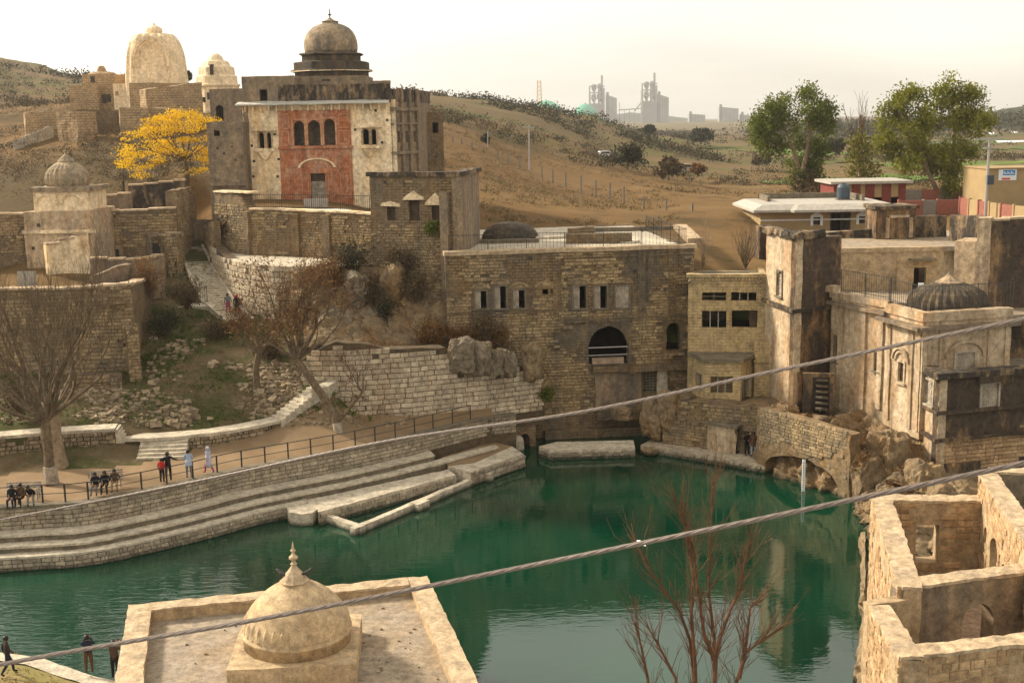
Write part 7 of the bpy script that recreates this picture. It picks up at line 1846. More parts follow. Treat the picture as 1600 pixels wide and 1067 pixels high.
# parked cars far off
def small_car(label, u, v, y, col, rz):
    p = GY(u, v, y); t = thing('parked_car', label, 'car', p); T = Matrix.Translation(p) @ Matrix.Rotation(rz, 4, 'Z')
    mb = MB(T); mb.slab([(-2, .3), (2, .3), (2.05, .75), (1.3, .9), (.7, 1.45), (-1.3, 1.45), (-1.9, .95), (-2.05, .8)], -.8, .8); mb.build('body', col, t)
    mb = MB(T); mb.slab([(-1.2, .95), (1.05, .95), (.62, 1.38), (-1.1, 1.38)], -.82, .82); mb.build('windows', M['soot'], t)
    for x in (-1.25, 1.25):
        for s in (-.72, .72): mb = MB(T); mb.tube([(x, s - .1, .32), (x, s + .1, .32)], .32, 10); mb.build('wheel', M['iron'], t)
small_car('tiny white car parked by the trees beyond the hillside huts', 945, 247, 265, M['white'], .3)
small_car('tiny pale car parked left of the round haystack', 1071, 269, 225, M['whitepaint'], .1)

# ------------------------------------------------------------------ cement works on the horizon
def build_factory():
    Y = 2600.0; k = Y / F / math.cos(PITCH)
    X = lambda u, y=Y: GY(u, 180, y).x
    Z = lambda v, u=950, y=Y: GY(u, v, y).z
    def preheater(label, u0, u1, vt, seed):
        t = thing('preheater_tower', label, 'factory tower', (X((u0 + u1) / 2), Y, 10)); w = X(u1) - X(u0); x0 = X(u0); um = (u0 + u1) / 2; z0 = 10; z1 = Z(vt + 26, um)
        for i in range(4):
            for j in (0, 1):
                x = x0 + w * i / 3; mb = MB(); mb.box(x - 1.3, x + 1.3, Y + j * 25 - 1, Y + j * 25 + 1, z0, Z(vt + (20 if i else 28), um)); mb.build('column', M['plant'], t)
        zz = [Z(v, um) for v in (vt + 60, vt + 46, vt + 36, vt + 27, vt + 17)]
        for q, z in enumerate(zz): mb = MB(); mb.box(x0 - 1.5, x0 + w + 1.5, Y - 2, Y + 20, z - 1, z + 1); mb.build('deck', M['plant'], t)
        mb = MB(); mb.box(x0, x0 + w, Y, Y + 18, z0, Z(vt + 44, um)); mb.build('base_block', M['plant'], t)
        for q, (fx, v0, v1, r) in enumerate([(.3, vt + 14, vt + 26, 5.2), (.72, vt + 13, vt + 25, 5.2), (.28, vt + 30, vt + 42, 5.4), (.7, vt + 29, vt + 41, 5.6)]):
            x = x0 + w * fx; za, zb = Z(v1, um), Z(v0, um); mb = MB(); mb.lathe([(.8, za - 2), (r, za + (zb - za) * .4), (r, zb - 1), (r * .5, zb + .5)], 12, (x, Y + 5)); mb.build('cyclone', M['factorysteel'], t)
        mb = MB(); mb.tube([(x0 + w * .86, Y + 8, z0), (x0 + w * .86, Y + 8, Z(vt, um))], 2.5, 8); mb.build('stack', M['plant'], t)
        mb = MB(); mb.tube([(x0 - 1, Y, z0), (x0 - 1, Y, Z(vt + 18, um))], 1.7, 6); mb.build('duct', M['plant'], t)
    preheater('left openwork preheater tower of the cement works on the horizon', 922, 944, 118, 1); preheater('right openwork preheater tower of the cement works on the horizon', 1004, 1026, 114, 2)
    def silo(label, u0, u1, v0, v1=None):
        t = thing('factory_block', label, 'factory', (X(u0), Y + 30, 10)); um = (u0 + u1) / 2
        z = Z(v0, um); mb = MB(); x0, x1 = X(u0), X(u1); mb.add([(x0, Y, 8), (x1, Y, 8), (x1, Y + 20, 8), (x0, Y + 20, 8), (x0, Y, z), (x1, Y, z - (z - 8) * .12), (x1, Y + 20, z - (z - 8) * .12), (x0, Y + 20, z)], [(4,5,6,7),(0,1,5,4),(1,2,6,5),(2,3,7,6),(3,0,4,7)]); mb.build('shell', M['plant'], t)
        mb = MB(); mb.box(x0, x0 + 5, Y - 1.5, Y + 3, 8, z + 5); mb.build('lift_shaft', M['factorysteel'], t)
        mb = MB()
        for q in range(4): xx = x0 + 5 + (x1 - x0 - 6) * q / 4; mb.box(xx, xx + .8, Y - .5, Y, 8, z - (z - 8) * .12)
        mb.build('ribs', M['factorysteel'], t, kind='stuff')
    silo('tall silo block right of the left preheater tower', 947.5, 964, 148); silo('tall silo block right of the right preheater tower', 1028, 1045, 147); silo('broad works block standing alone right of the towers', 1124, 1154, 167); silo('small works block at the right end of the factory', 1158, 1172, 179); silo('low jagged works building between the towers and broad block', 1077, 1102, 178)
    for lab, u, r, v in (('left green storage dome rising behind the hill ridge', 852, 31, 158), ('right green storage dome beside the left preheater tower', 912, 20, 163)):
        x = X(u); zt = Z(v, u); t = thing('storage_dome', lab, 'dome', (x, Y - 60, 8)); mb = MB(); R0 = r * k
        mb.lathe([(R0 * math.cos(a * math.pi / 20), 10 + (zt - 10) * math.sin(a * math.pi / 20)) for a in range(10)] + [(.5, zt)], 28, (x, Y - 60)); mb.build('shell', M['greenroof'], t, smooth=True)
        mb = MB(); mb.lathe([(2, zt - 1), (2, zt + 1.5), (.3, zt + 2)], 10, (x, Y - 60)); mb.build('cap', M['plant'], t)
    mb = MB(); a, b = (X(967), Y + 5, Z(172, 985)), (X(1004), Y + 5, Z(170, 985)); mb.tube([a, b], 1.2, 6); mb.tube([(X(992), Y + 5, Z(174, 985)), (X(1003), Y + 5, Z(160, 985))], 1.3, 6)
    for u in (968, 976, 984, 992): mb.box(X(u) - .5, X(u) + .5, Y + 4, Y + 6, 8, Z(172, 985))
    mb.box(X(968) - .5, X(968) + .5, Y + 4, Y + 6, 8, Z(160, 968)); o = mb.build('conveyor', M['factorysteel']); tag(o, 'thin conveyor bridge linking the two preheater towers', 'conveyor', kind='thing')
    y2 = 620.0; t = thing('lattice_mast', 'thin yellow lattice mast rising over the left green dome', 'mast', (X(843, y2), y2, 20)); mb = MB(); zt = GY(843, 126, y2).z; xx = X(843, y2)
    for s in (-1, 1):
        for q in (-1, 1): mb = mb; mb.tube([(xx + s * 1.6, y2 + q * 1.6, 16), (xx + s * .8, y2 + q * .8, zt)], .16, 4)
    mb.build('legs', M['mast'], t); mb = MB()
    for i in range(12):
        z = 18 + (zt - 18) * i / 12; dz = (zt - 18) / 12; w = 1.6 - .8 * i / 12; mb.tube([(xx - w, y2 - w, z), (xx + w, y2 - w, z + dz)], .1, 3); mb.tube([(xx + w, y2 - w, z), (xx - w, y2 - w, z + dz)], .1, 3)
    mb.build('bracing', M['mast'], t, kind='stuff')
    # far ridges
    for nm, y, pts, c in (('hill', 3600, [(600, 180), (860, 176), (930, 184), (985, 176), (1040, 181), (1120, 190), (1200, 196), (1290, 192), (1400, 186), (1520, 176), (1700, 165), (2100, 150)], (.06, .075, .05)), ('hill', 1000, [(1180, 222), (1300, 206), (1400, 196), (1500, 184), (1560, 172), (1640, 160), (1800, 150), (2300, 140)], (.07, .075, .045))):
        mb = MB(); vs_ = []; N = 160; us_ = [p[0] for p in pts]; vv = [p[1] for p in pts]
        for i in range(N + 1):
            u = us_[0] + (us_[-1] - us_[0]) * i / N; p = GY(u, float(np.interp(u, us_, vv)), y); h = p.z + y * .0012 * fbm(u * .03, y, 0, 4, 1)
            for q, (dy, fz) in enumerate(((-.12, 0), (-.07, .45), (-.03, .8), (0, 1), (.1, .3), (.2, 0))): vs_.append((p.x * (1 + dy), y * (1 + dy), 6 + (h - 6) * fz + (y * .002 * fbm(u * .05, q, 3, 3, 1) if 0 < q < 3 else 0)))
        mb.add(vs_, [(i*6+q, (i+1)*6+q, (i+1)*6+q+1, i*6+q+1) for i in range(N) for q in range(5)])
        mb.build(nm, plain('far_scrub_%d' % int(y), tuple(x * .6 for x in c), .95, .4, .02, .05), smooth=True, kind='structure')
    for lab, u0, u1, v, y in (('long white roofed shed far off at right edge', 1562, 1640, 226, 520), ('tiny white farmhouse below the far treeline at right', 1548, 1560, 213, 700), ('second tiny white house right of the first', 1584, 1594, 211, 720)):
        a, b = GY(u0, v, y), GY(u1, v, y); t = thing('far_shed', lab, 'shed', a); h = y / F * 9; mb = MB(); mb.box(a.x, b.x, y, y + 10, a.z - 8, a.z); mb.build('wall', M['greypanel'], t)
        mb = MB(); mb.add([(a.x, y - 1, a.z), (b.x, y - 1, a.z), (b.x, y + 5, a.z + h * .6), (a.x, y + 5, a.z + h * .6), (b.x, y + 11, a.z), (a.x, y + 11, a.z)], [(0, 1, 2, 3), (3, 2, 4, 5)]); mb.build('roof', M['white'], t)
build_factory()
# ------------------------------------------------------------------ trees and plants
def slope_hit(u, v, y0=60.0, y1=112.0):
    for i in range(105):
        y = y0 + (y1 - y0) * i / 104; p = GY(u, v, y)
        if p.z < zs(p.x, p.y): return p
    return GY(u, v, y1)
def grow(mb, p, d, L, r, depth, rng, spread=.5, up=.15, nseg=4, kids=(2, 3), shrink=.72, tips=None, wob=.12, rmin=.006, sides=(7, 5, 4, 3, 3, 3)):
    pts = [p.copy()]; rr = [r]; q = p.copy(); dd = d.normalized(); r1 = max(r * .62, rmin)
    for i in range(nseg):
        dd = (dd + Vector((rng.gauss(0, wob), rng.gauss(0, wob), rng.gauss(0, wob) + up * .25))).normalized()
        q = q + dd * (L / nseg); pts.append(q.copy()); rr.append(r + (r1 - r) * (i + 1) / nseg)
    mb.tube(pts, rr, sides[min(len(sides) - 1, max(0, 5 - depth))], cap=False)
    if depth <= 0:
        if tips is not None: tips.append((pts[-1], dd.copy()))
        return
    n = rng.randint(*kids)
    for i in range(n):
        k = rng.randint(max(1, nseg - 2), nseg) if i else nseg
        ax = dd.orthogonal().normalized(); ax.rotate(Matrix.Rotation(rng.uniform(0, 6.28) , 3, dd))
        nd = (dd + ax * rng.uniform(.5, 1.2) * spread * (1 if i else .5) + Vector((0, 0, up))).normalized()
        grow(mb, pts[k], nd, L * shrink * rng.uniform(.75, 1.2), rr[k] * (.8 if i == 0 else .62), depth - 1, rng, spread, up, nseg, kids, shrink, tips, wob, rmin, sides)
def leaves(name, parent, mat_, centers, per, spread, size, rng, flat=1.0, aspect=2.2, kind='stuff', drop=0.0):
    g = np.random.default_rng(rng.randint(0, 99999)); C = np.array([tuple(c) for c in centers]); n = len(C) * per
    P = np.repeat(C, per, axis=0) + g.normal(0, 1, (n, 3)) * np.array([spread, spread, spread * flat])
    a = g.normal(0, 1, (n, 3)); a[:, 2] -= drop; a /= np.linalg.norm(a, axis=1)[:, None]
    b = g.normal(0, 1, (n, 3)); b -= (b * a).sum(1)[:, None] * a; b /= np.linalg.norm(b, axis=1)[:, None]
    s = size * g.uniform(.6, 1.4, (n, 1)); a = a * s * aspect / 2; b = b * s / 2
    V = np.stack([P - a, P + b, P + a, P - b], 1).reshape(-1, 3)
    off = np.array(parent_world(parent)) if parent is not None else 0
    me = bpy.data.meshes.new(name); me.from_pydata((V - off).tolist(), [], [(4*i, 4*i+1, 4*i+2, 4*i+3) for i in range(n)]); me.materials.append(mat_); me.update()
    o = bpy.data.objects.new(name, me); COL.objects.link(o); o.parent = parent
    if kind: o['kind'] = kind
    return o
def tree_thing(label, base, name='tree'): return thing(name, label, 'tree', base)

# big bare tree on the promenade
def build_bare_left():
    rng = random.Random(5); b = GZ(80, 752, 2.85); t = tree_thing('big bare grey tree with limewashed foot on the promenade at left', b, 'bare_tree')
    top = GY(70, 655, b.y + .3); mb = MB(); tw = MB()
    mb.tube([b - Vector((0, 0, .3)), b + Vector((-.05, 0, .5)), b.lerp(top, .4), top], [.46, .32, .29, .3], 10); mb.build('trunk', M['bark'], t)
    mb = MB(); mb.tube([b - Vector((0, 0, .1)), b + Vector((-.03, 0, .9))], [.46, .37], 10); mb.build('limewash', M['limewash'], t)
    tips = []; br = MB()
    for i in range(9):
        a = i * .698 + .3; el = rng.uniform(.55, 1.5); d = Vector((math.cos(a), math.sin(a) * .7, el * (1.0 if i % 3 else 1.6)))
        grow(br, top - Vector((0, 0, rng.uniform(0, .5))), d, rng.uniform(2.2, 3.2), .125, 4, rng, .42, .22, 4, (2, 3), .74, tips, .10, .011)
    for (u, v), q in (((110, 560), 1), ((190, 575), 2), ((20, 560), 3), ((0, 615), 4)):
        grow(br, top, GY(u, v, b.y + rng.uniform(-1, 1.5)) - top, 4.0, .15, 3, rng, .4, .2, 5, (2, 4), .7, tips, .08, .011)
    br.build('branches', M['bark'], t)
    for p, d in tips:
        for j in range(4):
            dd = (d + Vector((rng.gauss(0, .3), rng.gauss(0, .3), rng.gauss(.25, .25)))).normalized(); q = p; l = rng.uniform(.8, 1.7)
            tw.tube([q, q + dd * l * .5 + Vector((0, 0, .05)), q + dd * l + Vector((0, 0, .15))], [.009, .007, .005], 3, cap=False)
    tw.build('twigs', M['bark'], t, kind='stuff')
    b2 = GZ(93, 728, 2.95); t2 = tree_thing('second grey trunk standing just behind the big bare tree', b2, 'bare_tree'); mb = MB()
    mb.tube([b2 - Vector((0, 0, .2)), b2 + Vector((.02, 0, .6)), GY(88, 690, b2.y), GY(84, 640, b2.y)], [.62, .42, .36, .32], 10); mb.build('trunk', M['barkpale'], t2)
    br = MB(); tips = []
    for i in range(5): grow(br, GY(85, 645, b2.y), Vector((math.cos(i * 1.3), math.sin(i * 1.3), rng.uniform(.5, 1.2))), 2.6, .14, 3, rng, .5, .2, 4, (2, 3), .7, tips, .1, .011)
    br.build('branches', M['bark'], t2)
build_bare_left()
def rusty(label, name, trunk_px, y0, y1, crown, seed, lime=False, R0=.28, leafn=14):
    rng = random.Random(seed); P = [GY(u, v, y0 + (y1 - y0) * i / (len(trunk_px) - 1)) for i, (u, v) in enumerate(trunk_px)]
    t = tree_thing(label, P[0], name); mb = MB(); n = len(P)
    mb.tube([P[0] - Vector((0, 0, .3))] + P, [R0 * 1.25] + [R0 * (1 - .35 * i / n) for i in range(n)], 9); mb.build('trunk', M['bark'], t)
    if lime: mb = MB(); mb.tube([P[0] - Vector((0, 0, .1)), P[0].lerp(P[1], .75)], [R0 * 1.22, R0 * 1.03], 9); mb.build('limewash', M['limewash'], t)
    br = MB(); tips = []
    for (u, v, y) in crown: grow(br, P[-1], GY(u, v, y) - P[-1], (GY(u, v, y) - P[-1]).length * .55, R0 * .45, 3, rng, .5, .15, 4, (2, 4), .72, tips, .12, .008)
    br.build('branches', M['bark'], t)
    tw = MB()
    for p, d in tips:
        for j in range(3):
            dd = (d + Vector((rng.gauss(0, .45), rng.gauss(0, .45), rng.gauss(.1, .4)))).normalized(); l = rng.uniform(.4, 1.0); tw.tube([p, p + dd * l], [.009, .005], 3, cap=False)
    tw.build('twigs', M['barkred'], t, kind='stuff')
    if leafn: leaves('dry_leaves', t, M['dryleaf'], [p for p, d in tips], leafn, .42, .085, rng, .8)
    return t
rusty('leaning tree with rusty brown crown rising over the railing', 'leaning_tree', [(533, 692), (524, 650), (505, 620), (478, 582), (464, 562)], 76.2, 77.5, [(410, 530, 77), (430, 480, 78), (455, 440, 79), (490, 450, 78), (520, 470, 77), (540, 500, 77.5), (400, 470, 79), (470, 420, 79), (500, 520, 76.5), (440, 520, 78)], 11, True, .30, 11)
rng_ = random.Random(8)
rusty('low side bough of the leaning tree tangled with twigs', 'bough', [(527, 660), (540, 645), (566, 612)], 76.3, 76.6, [(575, 560, 76.6), (545, 600, 76.6), (530, 585, 76.8), (560, 620, 76.6)], 13, False, .13, 0)
rusty('brown tree with limewashed trunk among the rubble heap', 'brown_tree', [(402, 632), (401, 600), (400, 575), (404, 552)], 80.2, 80.4, [(385, 500, 80), (420, 490, 81), (370, 520, 80), (440, 510, 80.5), (400, 470, 81)], 17, True, .27, 7)
def twiggy(label, u, v, y, h, w, seed, n=16, mat_='bark', name='bare_bush', leaf_=None):
    rng = random.Random(seed); b = GY(u, v, y); t = thing(name, label, 'bush', b); br = MB(); tips = []
    for i in range(n):
        a = rng.uniform(0, 6.28); d = Vector((math.cos(a) * w * rng.uniform(.2, 1), math.sin(a) * w * rng.uniform(.2, 1), h)); grow(br, b - Vector((0, 0, .1)), d, h * .55 * rng.uniform(.7, 1.2), .035, 2, rng, .4, .2, 3, (2, 3), .65, tips, .1, .008, (4, 3, 3, 3, 3, 3))
    br.build('stems', M[mat_], t)
    if leaf_: leaves('leaves', t, M[leaf_[0]], [p for p, d in tips], leaf_[1], leaf_[2], leaf_[3], rng)
twiggy('bare many stemmed bush behind the yellow brick house roof', 1165, 418, 90, 3.2, 1.8, 21, 22)
twiggy('dry thin grass bush at the corner of the brick house roof', 1098, 418, 90.5, 3.0, .8, 22, 18, 'barkpale')
twiggy('dark bush growing on the brick facade ledge above boulders', 762, 535, 85.0, 1.9, 1.3, 23, 16, 'bark', 'ledge_bush', ('scrubbrown', 10, .25, .07))
twiggy('brown round shrub on the slope left of the lower stairs', 292, 482, 90.5, 1.7, 2.2, 24, 26, 'barkred', 'shrub', ('scrubbrown', 14, .3, .08))
twiggy('reddish shrub beside the end of the tall left brick wall', 236, 470, 90, 2.4, 1.3, 25, 24, 'barkred', 'shrub', ('dryleaf', 10, .3, .08))
twiggy('dark scrub bush under the shrub slope near the wall buttress', 255, 520, 87, 1.3, 1.7, 26, 20, 'bark', 'shrub', ('scrub', 14, .3, .08))
twiggy('rusty bush on the outcrop left side under the terrace', 520, 440, 89.0, 1.6, 1.8, 27, 22, 'barkred', 'shrub', ('dryleaf', 12, .3, .08))
twiggy('olive bush on the outcrop top below retaining wall', 555, 428, 89.5, 1.8, 2.0, 28, 22, 'bark', 'shrub', ('scrub', 14, .35, .09))
twiggy('brown hanging bush below the tower foot', 650, 480, 87.4, 1.9, 1.5, 29, 22, 'bark', 'shrub', ('scrubbrown', 14, .35, .08))
for k, (lab, u, v, y, h, w, lf) in enumerate([('rusty bush hanging over the left of the rock outcrop', 500, 452, 88.2, 1.5, 1.6, 'dryleaf'), ('grey brown bush in the middle of the rock outcrop', 575, 470, 87.4, 1.4, 1.7, 'scrubbrown'), ('dark bush between outcrop and tower corner', 605, 500, 86.8, 1.2, 1.4, 'scrub'), ('brown bush at the upper right of the outcrop', 630, 430, 88.6, 1.5, 1.5, 'scrubbrown'), ('dry bush on the ledge left of the grey boulder group', 680, 535, 85.2, 1.1, 1.2, 'dryleaf'), ('straggling bush at the top of the rubble near lower stairs', 420, 560, 84.2, 1.0, 1.3, 'scrubbrown')]):
    twiggy(lab, u, v, y, h, w, 130 + k, 22, 'bark', 'shrub', (lf, 16, .32, .08))
twiggy('small green plant rooted in the tower wall under right window', 676, 366, 87.8, .7, .8, 30, 12, 'bark', 'wall_plant', ('eucalypt_dark', 14, .14, .09))
twiggy('small green plant hanging from the ashlar wall near facade', 855, 625, 85.0, .7, .7, 31, 12, 'bark', 'wall_plant', ('eucalypt_dark', 14, .14, .09))
twiggy('brown bush on the slope below the lower stairs', 345, 530, 88, 1.2, 1.6, 32, 20, 'bark', 'shrub', ('scrubbrown', 14, .3, .08))
twiggy('tangled bush at the foot of the big bare tree', 30, 650, 74.5, 1.8, 2.0, 33, 24, 'bark', 'shrub', ('scrubbrown', 12, .35, .08))

# yellow flowering tree
def build_yellow_tree():
    rng = random.Random(31); b = GY(291, 282, 112); t = tree_thing('flat crowned tree covered in yellow blossom left of the temple house', b, 'flowering_tree'); mb = MB(); br = MB(); tips = []
    f_ = GY(289, 250, 112); mb.tube([b - Vector((0, 0, 1)), b.lerp(f_, .5) + Vector((.1, 0, 0)), f_], [.26, .2, .17], 8); mb.build('trunk', M['bark'], t)
    lay = [(205, 235), (222, 215), (240, 200), (262, 186), (285, 180), (310, 186), (330, 196), (335, 220), (200, 258), (225, 262), (250, 250), (262, 225), (300, 215), (318, 245), (240, 232), (275, 205), (215, 272), (285, 240), (312, 265), (330, 250)]
    for u, v in lay:
        p = GY(u, v, 112 + rng.uniform(-3, 3)); d = p - f_; grow(br, f_, d, d.length * .6, .07, 2, rng, .45, .1, 4, (2, 3), .55, tips, .08, .012)
    br.build('branches', M['bark'], t)
    C = [p for p, d in tips]; cl = []
    for u, v in lay + [(250, 183), (275, 177), (300, 180), (235, 190), (228, 205), (320, 188), (210, 245), (195, 243), (300, 190), (265, 196)]:
        for j in range(3): cl.append(GY(u + rng.gauss(0, 8), v + rng.gauss(0, 3), 112 + rng.uniform(-3, 3)))
    leaves('blossom', t, M['blossom'], cl + C[::2], 46, .42, .13, rng, .30, 1.4)
build_yellow_tree()

# eucalyptus trees behind the bungalow
def leafy(label, base, trunk, clumps, y, mat_, seed, per=230, spread=.75, size=.24, R0=.35, bark='barkpale', name='eucalyptus_tree', dz=1.0):
    rng = random.Random(seed); b = GY(*base, y); t = tree_thing(label, b, name); mb = MB(); br = MB()
    for line in trunk:
        P = [GY(u, v, y + rng.uniform(-.5, .5)) for u, v in line]; mb.tube(P, [R0 * (1 - .6 * i / len(P)) for i in range(len(P))], 8)
    mb.build('trunk', M[bark], t); C = []
    for u, v, ru, rv in clumps:
        c = GY(u, v, y + rng.uniform(-2, 2)); k = y / F; hub = GY(*min((q for l in trunk for q in l), key=lambda q: (q[0] - u) ** 2 + (q[1] - v) ** 2 + (900 if q[1] < v - 10 else 0)), y)
        br.tube([hub, hub.lerp(c, .5) + Vector((0, 0, .4)), c], [.10, .07, .03], 4, cap=False)
        for j in range(7):
            a = Vector((rng.gauss(0, .5) * ru * k, rng.gauss(0, .5) * ru * k, rng.gauss(0, .5) * rv * k)); C.append(c + a); br.tube([c, c + a], [.03, .015], 3, cap=False)
    br.build('branches', M[bark], t)
    leaves('foliage', t, M[mat_], C, per // 7, spread, size, rng, dz, 2.4, drop=.5)
leafy('left eucalyptus with two rounded green crowns behind the bungalow', (1258, 306), [[(1258, 308), (1250, 270), (1240, 235), (1225, 200)], [(1252, 280), (1262, 230), (1265, 180)]],
      [(1188, 185, 16, 14), (1205, 165, 18, 14), (1225, 172, 16, 16), (1195, 205, 18, 14), (1215, 195, 18, 16), (1185, 220, 12, 8), (1262, 155, 16, 14), (1285, 165, 14, 16), (1270, 180, 20, 16), (1275, 205, 20, 16), (1255, 225, 18, 18), (1280, 235, 16, 14), (1250, 255, 13, 12), (1270, 268, 10, 9), (1248, 278, 9, 8), (1290, 190, 9, 10), (1212, 228, 12, 10)], 168, 'eucalypt_dark', 41, 820, .55, .19)
leafy('right big eucalyptus with wide yellow green crown and slanting pale trunk', (1468, 312), [[(1470, 314), (1458, 285), (1448, 265), (1445, 230)], [(1475, 314), (1482, 290), (1490, 240), (1492, 180)], [(1448, 265), (1425, 215), (1405, 175)]],
      [(1395, 175, 16, 14), (1410, 155, 16, 14), (1430, 150, 14, 14), (1385, 200, 18, 14), (1415, 190, 18, 16), (1380, 225, 16, 12), (1400, 235, 20, 14), (1430, 215, 20, 16), (1480, 140, 18, 14), (1500, 150, 16, 14), (1520, 145, 12, 12), (1465, 165, 18, 16), (1495, 175, 20, 16), (1520, 180, 14, 14), (1470, 200, 20, 16), (1505, 210, 18, 16), (1450, 235, 18, 14), (1480, 240, 18, 16), (1510, 238, 14, 12), (1420, 255, 16, 12), (1455, 262, 14, 10), (1490, 265, 14, 14), (1540, 190, 8, 8), (1485, 285, 10, 12), (1440, 185, 12, 12)], 160, 'eucalypt', 42, 760, .55, .19)
leafy('slender half bare yellow green tree between the two eucalyptus', (1345, 282), [[(1345, 284), (1343, 250), (1342, 215), (1345, 180)]], [(1340, 235, 12, 10), (1350, 250, 14, 12), (1338, 262, 12, 10), (1352, 272, 12, 10), (1345, 222, 8, 8)], 172, 'olive', 43, 300)
rng = random.Random(44); tb = GY(1342, 225, 172); t_ = thing('bare_tree', 'thin bare tree top rising over the slender yellow green tree', 'tree', GY(1345, 282, 172.5)); br = MB()
for i in range(9): grow(br, tb, Vector((rng.gauss(0, .45), rng.gauss(0, .3), 1)), rng.uniform(2, 3.2), .07, 2, rng, .4, .3, 4, (2, 3), .7, None, .08, .02)
br.tube([GY(1345, 284, 172.5), tb], [.16, .1], 6); br.build('branches', M['barkred'], t_)
leafy('dead brown ivy thicket at the foot of the left eucalyptus', (1262, 305), [[(1262, 306), (1262, 290)]], [(1250, 292, 18, 8), (1272, 292, 16, 8), (1262, 280, 16, 8)], 166, 'scrubbrown', 45, 260, .8, .22, .12, 'bark', 'thicket')
# mid-distance trees
for k, (lab, u, v, y, w, h, m_) in enumerate([('dark spreading tree beside the mud huts on the slope', 980, 264, 215, 26, 20, 'scrub'), ('rusty brown bare tree right of the dark spreading tree', 1044, 281, 205, 20, 18, 'scrubbrown'), ('round grey green tree by the far hamlet wall', 1095, 224, 430, 17, 12, 'scrub'), ('small dark tree beside the far hamlet wall at left', 1014, 212, 440, 8, 9, 'scrub'), ('bushy grey tree at the edge of the green strip', 1190, 258, 300, 13, 9, 'scrubbrown'), ('low grey bush tree right of the green strip', 1305, 240, 330, 14, 12, 'scrub'), ('tiny tree on the hillside skyline behind annex', 739, 160, 345, 3, 4, 'scrub'), ('small scrubby tree on the brown slope left of the pole', 757, 232, 200, 7, 12, 'scrub'), ('dark tree right behind the big spire temple', 290, 128, 190, 8, 9, 'scrub'), ('rounded brown haystack bush on the plain', 1090, 272, 222, 10, 8, 'dryleaf')]):
    kk = y / F; leafy(lab, (u, v), [[(u, v + 1), (u + 1, v - h * .45), (u, v - h * .9)]], [(u + math.cos(a * 1.1) * w * .55, v - h * (1.05 + .35 * math.sin(a * 1.7)), w * .5, h * .35) for a in range(8)] + [(u, v - h * 1.5, w * .45, h * .3)], y, m_, 50 + k, 140, w * kk * .16, max(.16, .0014 * y), max(.1, .0009 * y), 'bark', 'field_tree', .8)

# scrub over the hills, far woods
def scatter_scrub():
    rng = random.Random(61); B = {}
    for i in range(7000):
        u = rng.uniform(-60, 1650); y = 117 * math.exp(rng.random() * 2.3); x = ux(u, y)
        if u > 1080 and y < 190: continue
        dens = fbm(x, y, 0, 4, .016) + (.12 if (u < 190 and 190 < y < 330) else 0) + (.22 if 620 < u < 1000 and y > 210 else 0) - (.12 if 640 < u < 1100 and y < 200 else 0) + (.28 if u < 340 and y < 160 else 0)
        if dens < .10: continue
        z = zf(x, y); s = (.15 + min(1.6, rng.expovariate(2.6))) * (1 + y / 500); key = (0 if y < 170 else 1 if y < 300 else 2, rng.random() < (.35 if y > 200 else .75))
        for j in range(1 + int(s * 3)): B.setdefault(key, []).append((x + rng.gauss(0, s), y + rng.gauss(0, s), z + rng.uniform(0, .7) * s))
    for (q, br), C in B.items(): leaves('scrub', None, M['scrubbrown' if br else 'scrub'], C, (26, 22, 18)[q], (.32, .6, 1.1)[q], (.10, .20, .38)[q], rng, .55, 1.8)
    T = []
    for i in range(9000):
        u = rng.uniform(-40, 1500); y = 104 * math.exp(rng.random() * 1.0); x = ux(u, y)
        if (u > 1060 and y < 175) or (350 < u < 640 and y < 125) or (u < 300 and y < 107) or (640 < u < 1085 and y < 112): continue
        if fbm(x, y, 8, 3, .05) > -.12: T.append((x, y, zf(x, y) + .12))
    leaves('dry_tufts', None, M['drygrass'], T, 9, .35, .09, rng, .35, 4)
    W = []
    for i in range(900):
        u = rng.uniform(1180, 1750); y = rng.uniform(620, 1300); x = ux(u, y)
        for j in range(2): W.append((x + rng.gauss(0, 8), y, zf(x, y) + rng.uniform(0, 6) + max(0, (u - 1400) * .03)))
    leaves('far_wood', None, M['scrub'], W, 16, 2.6, 1.0, rng, .8, 1.6)
scatter_scrub()
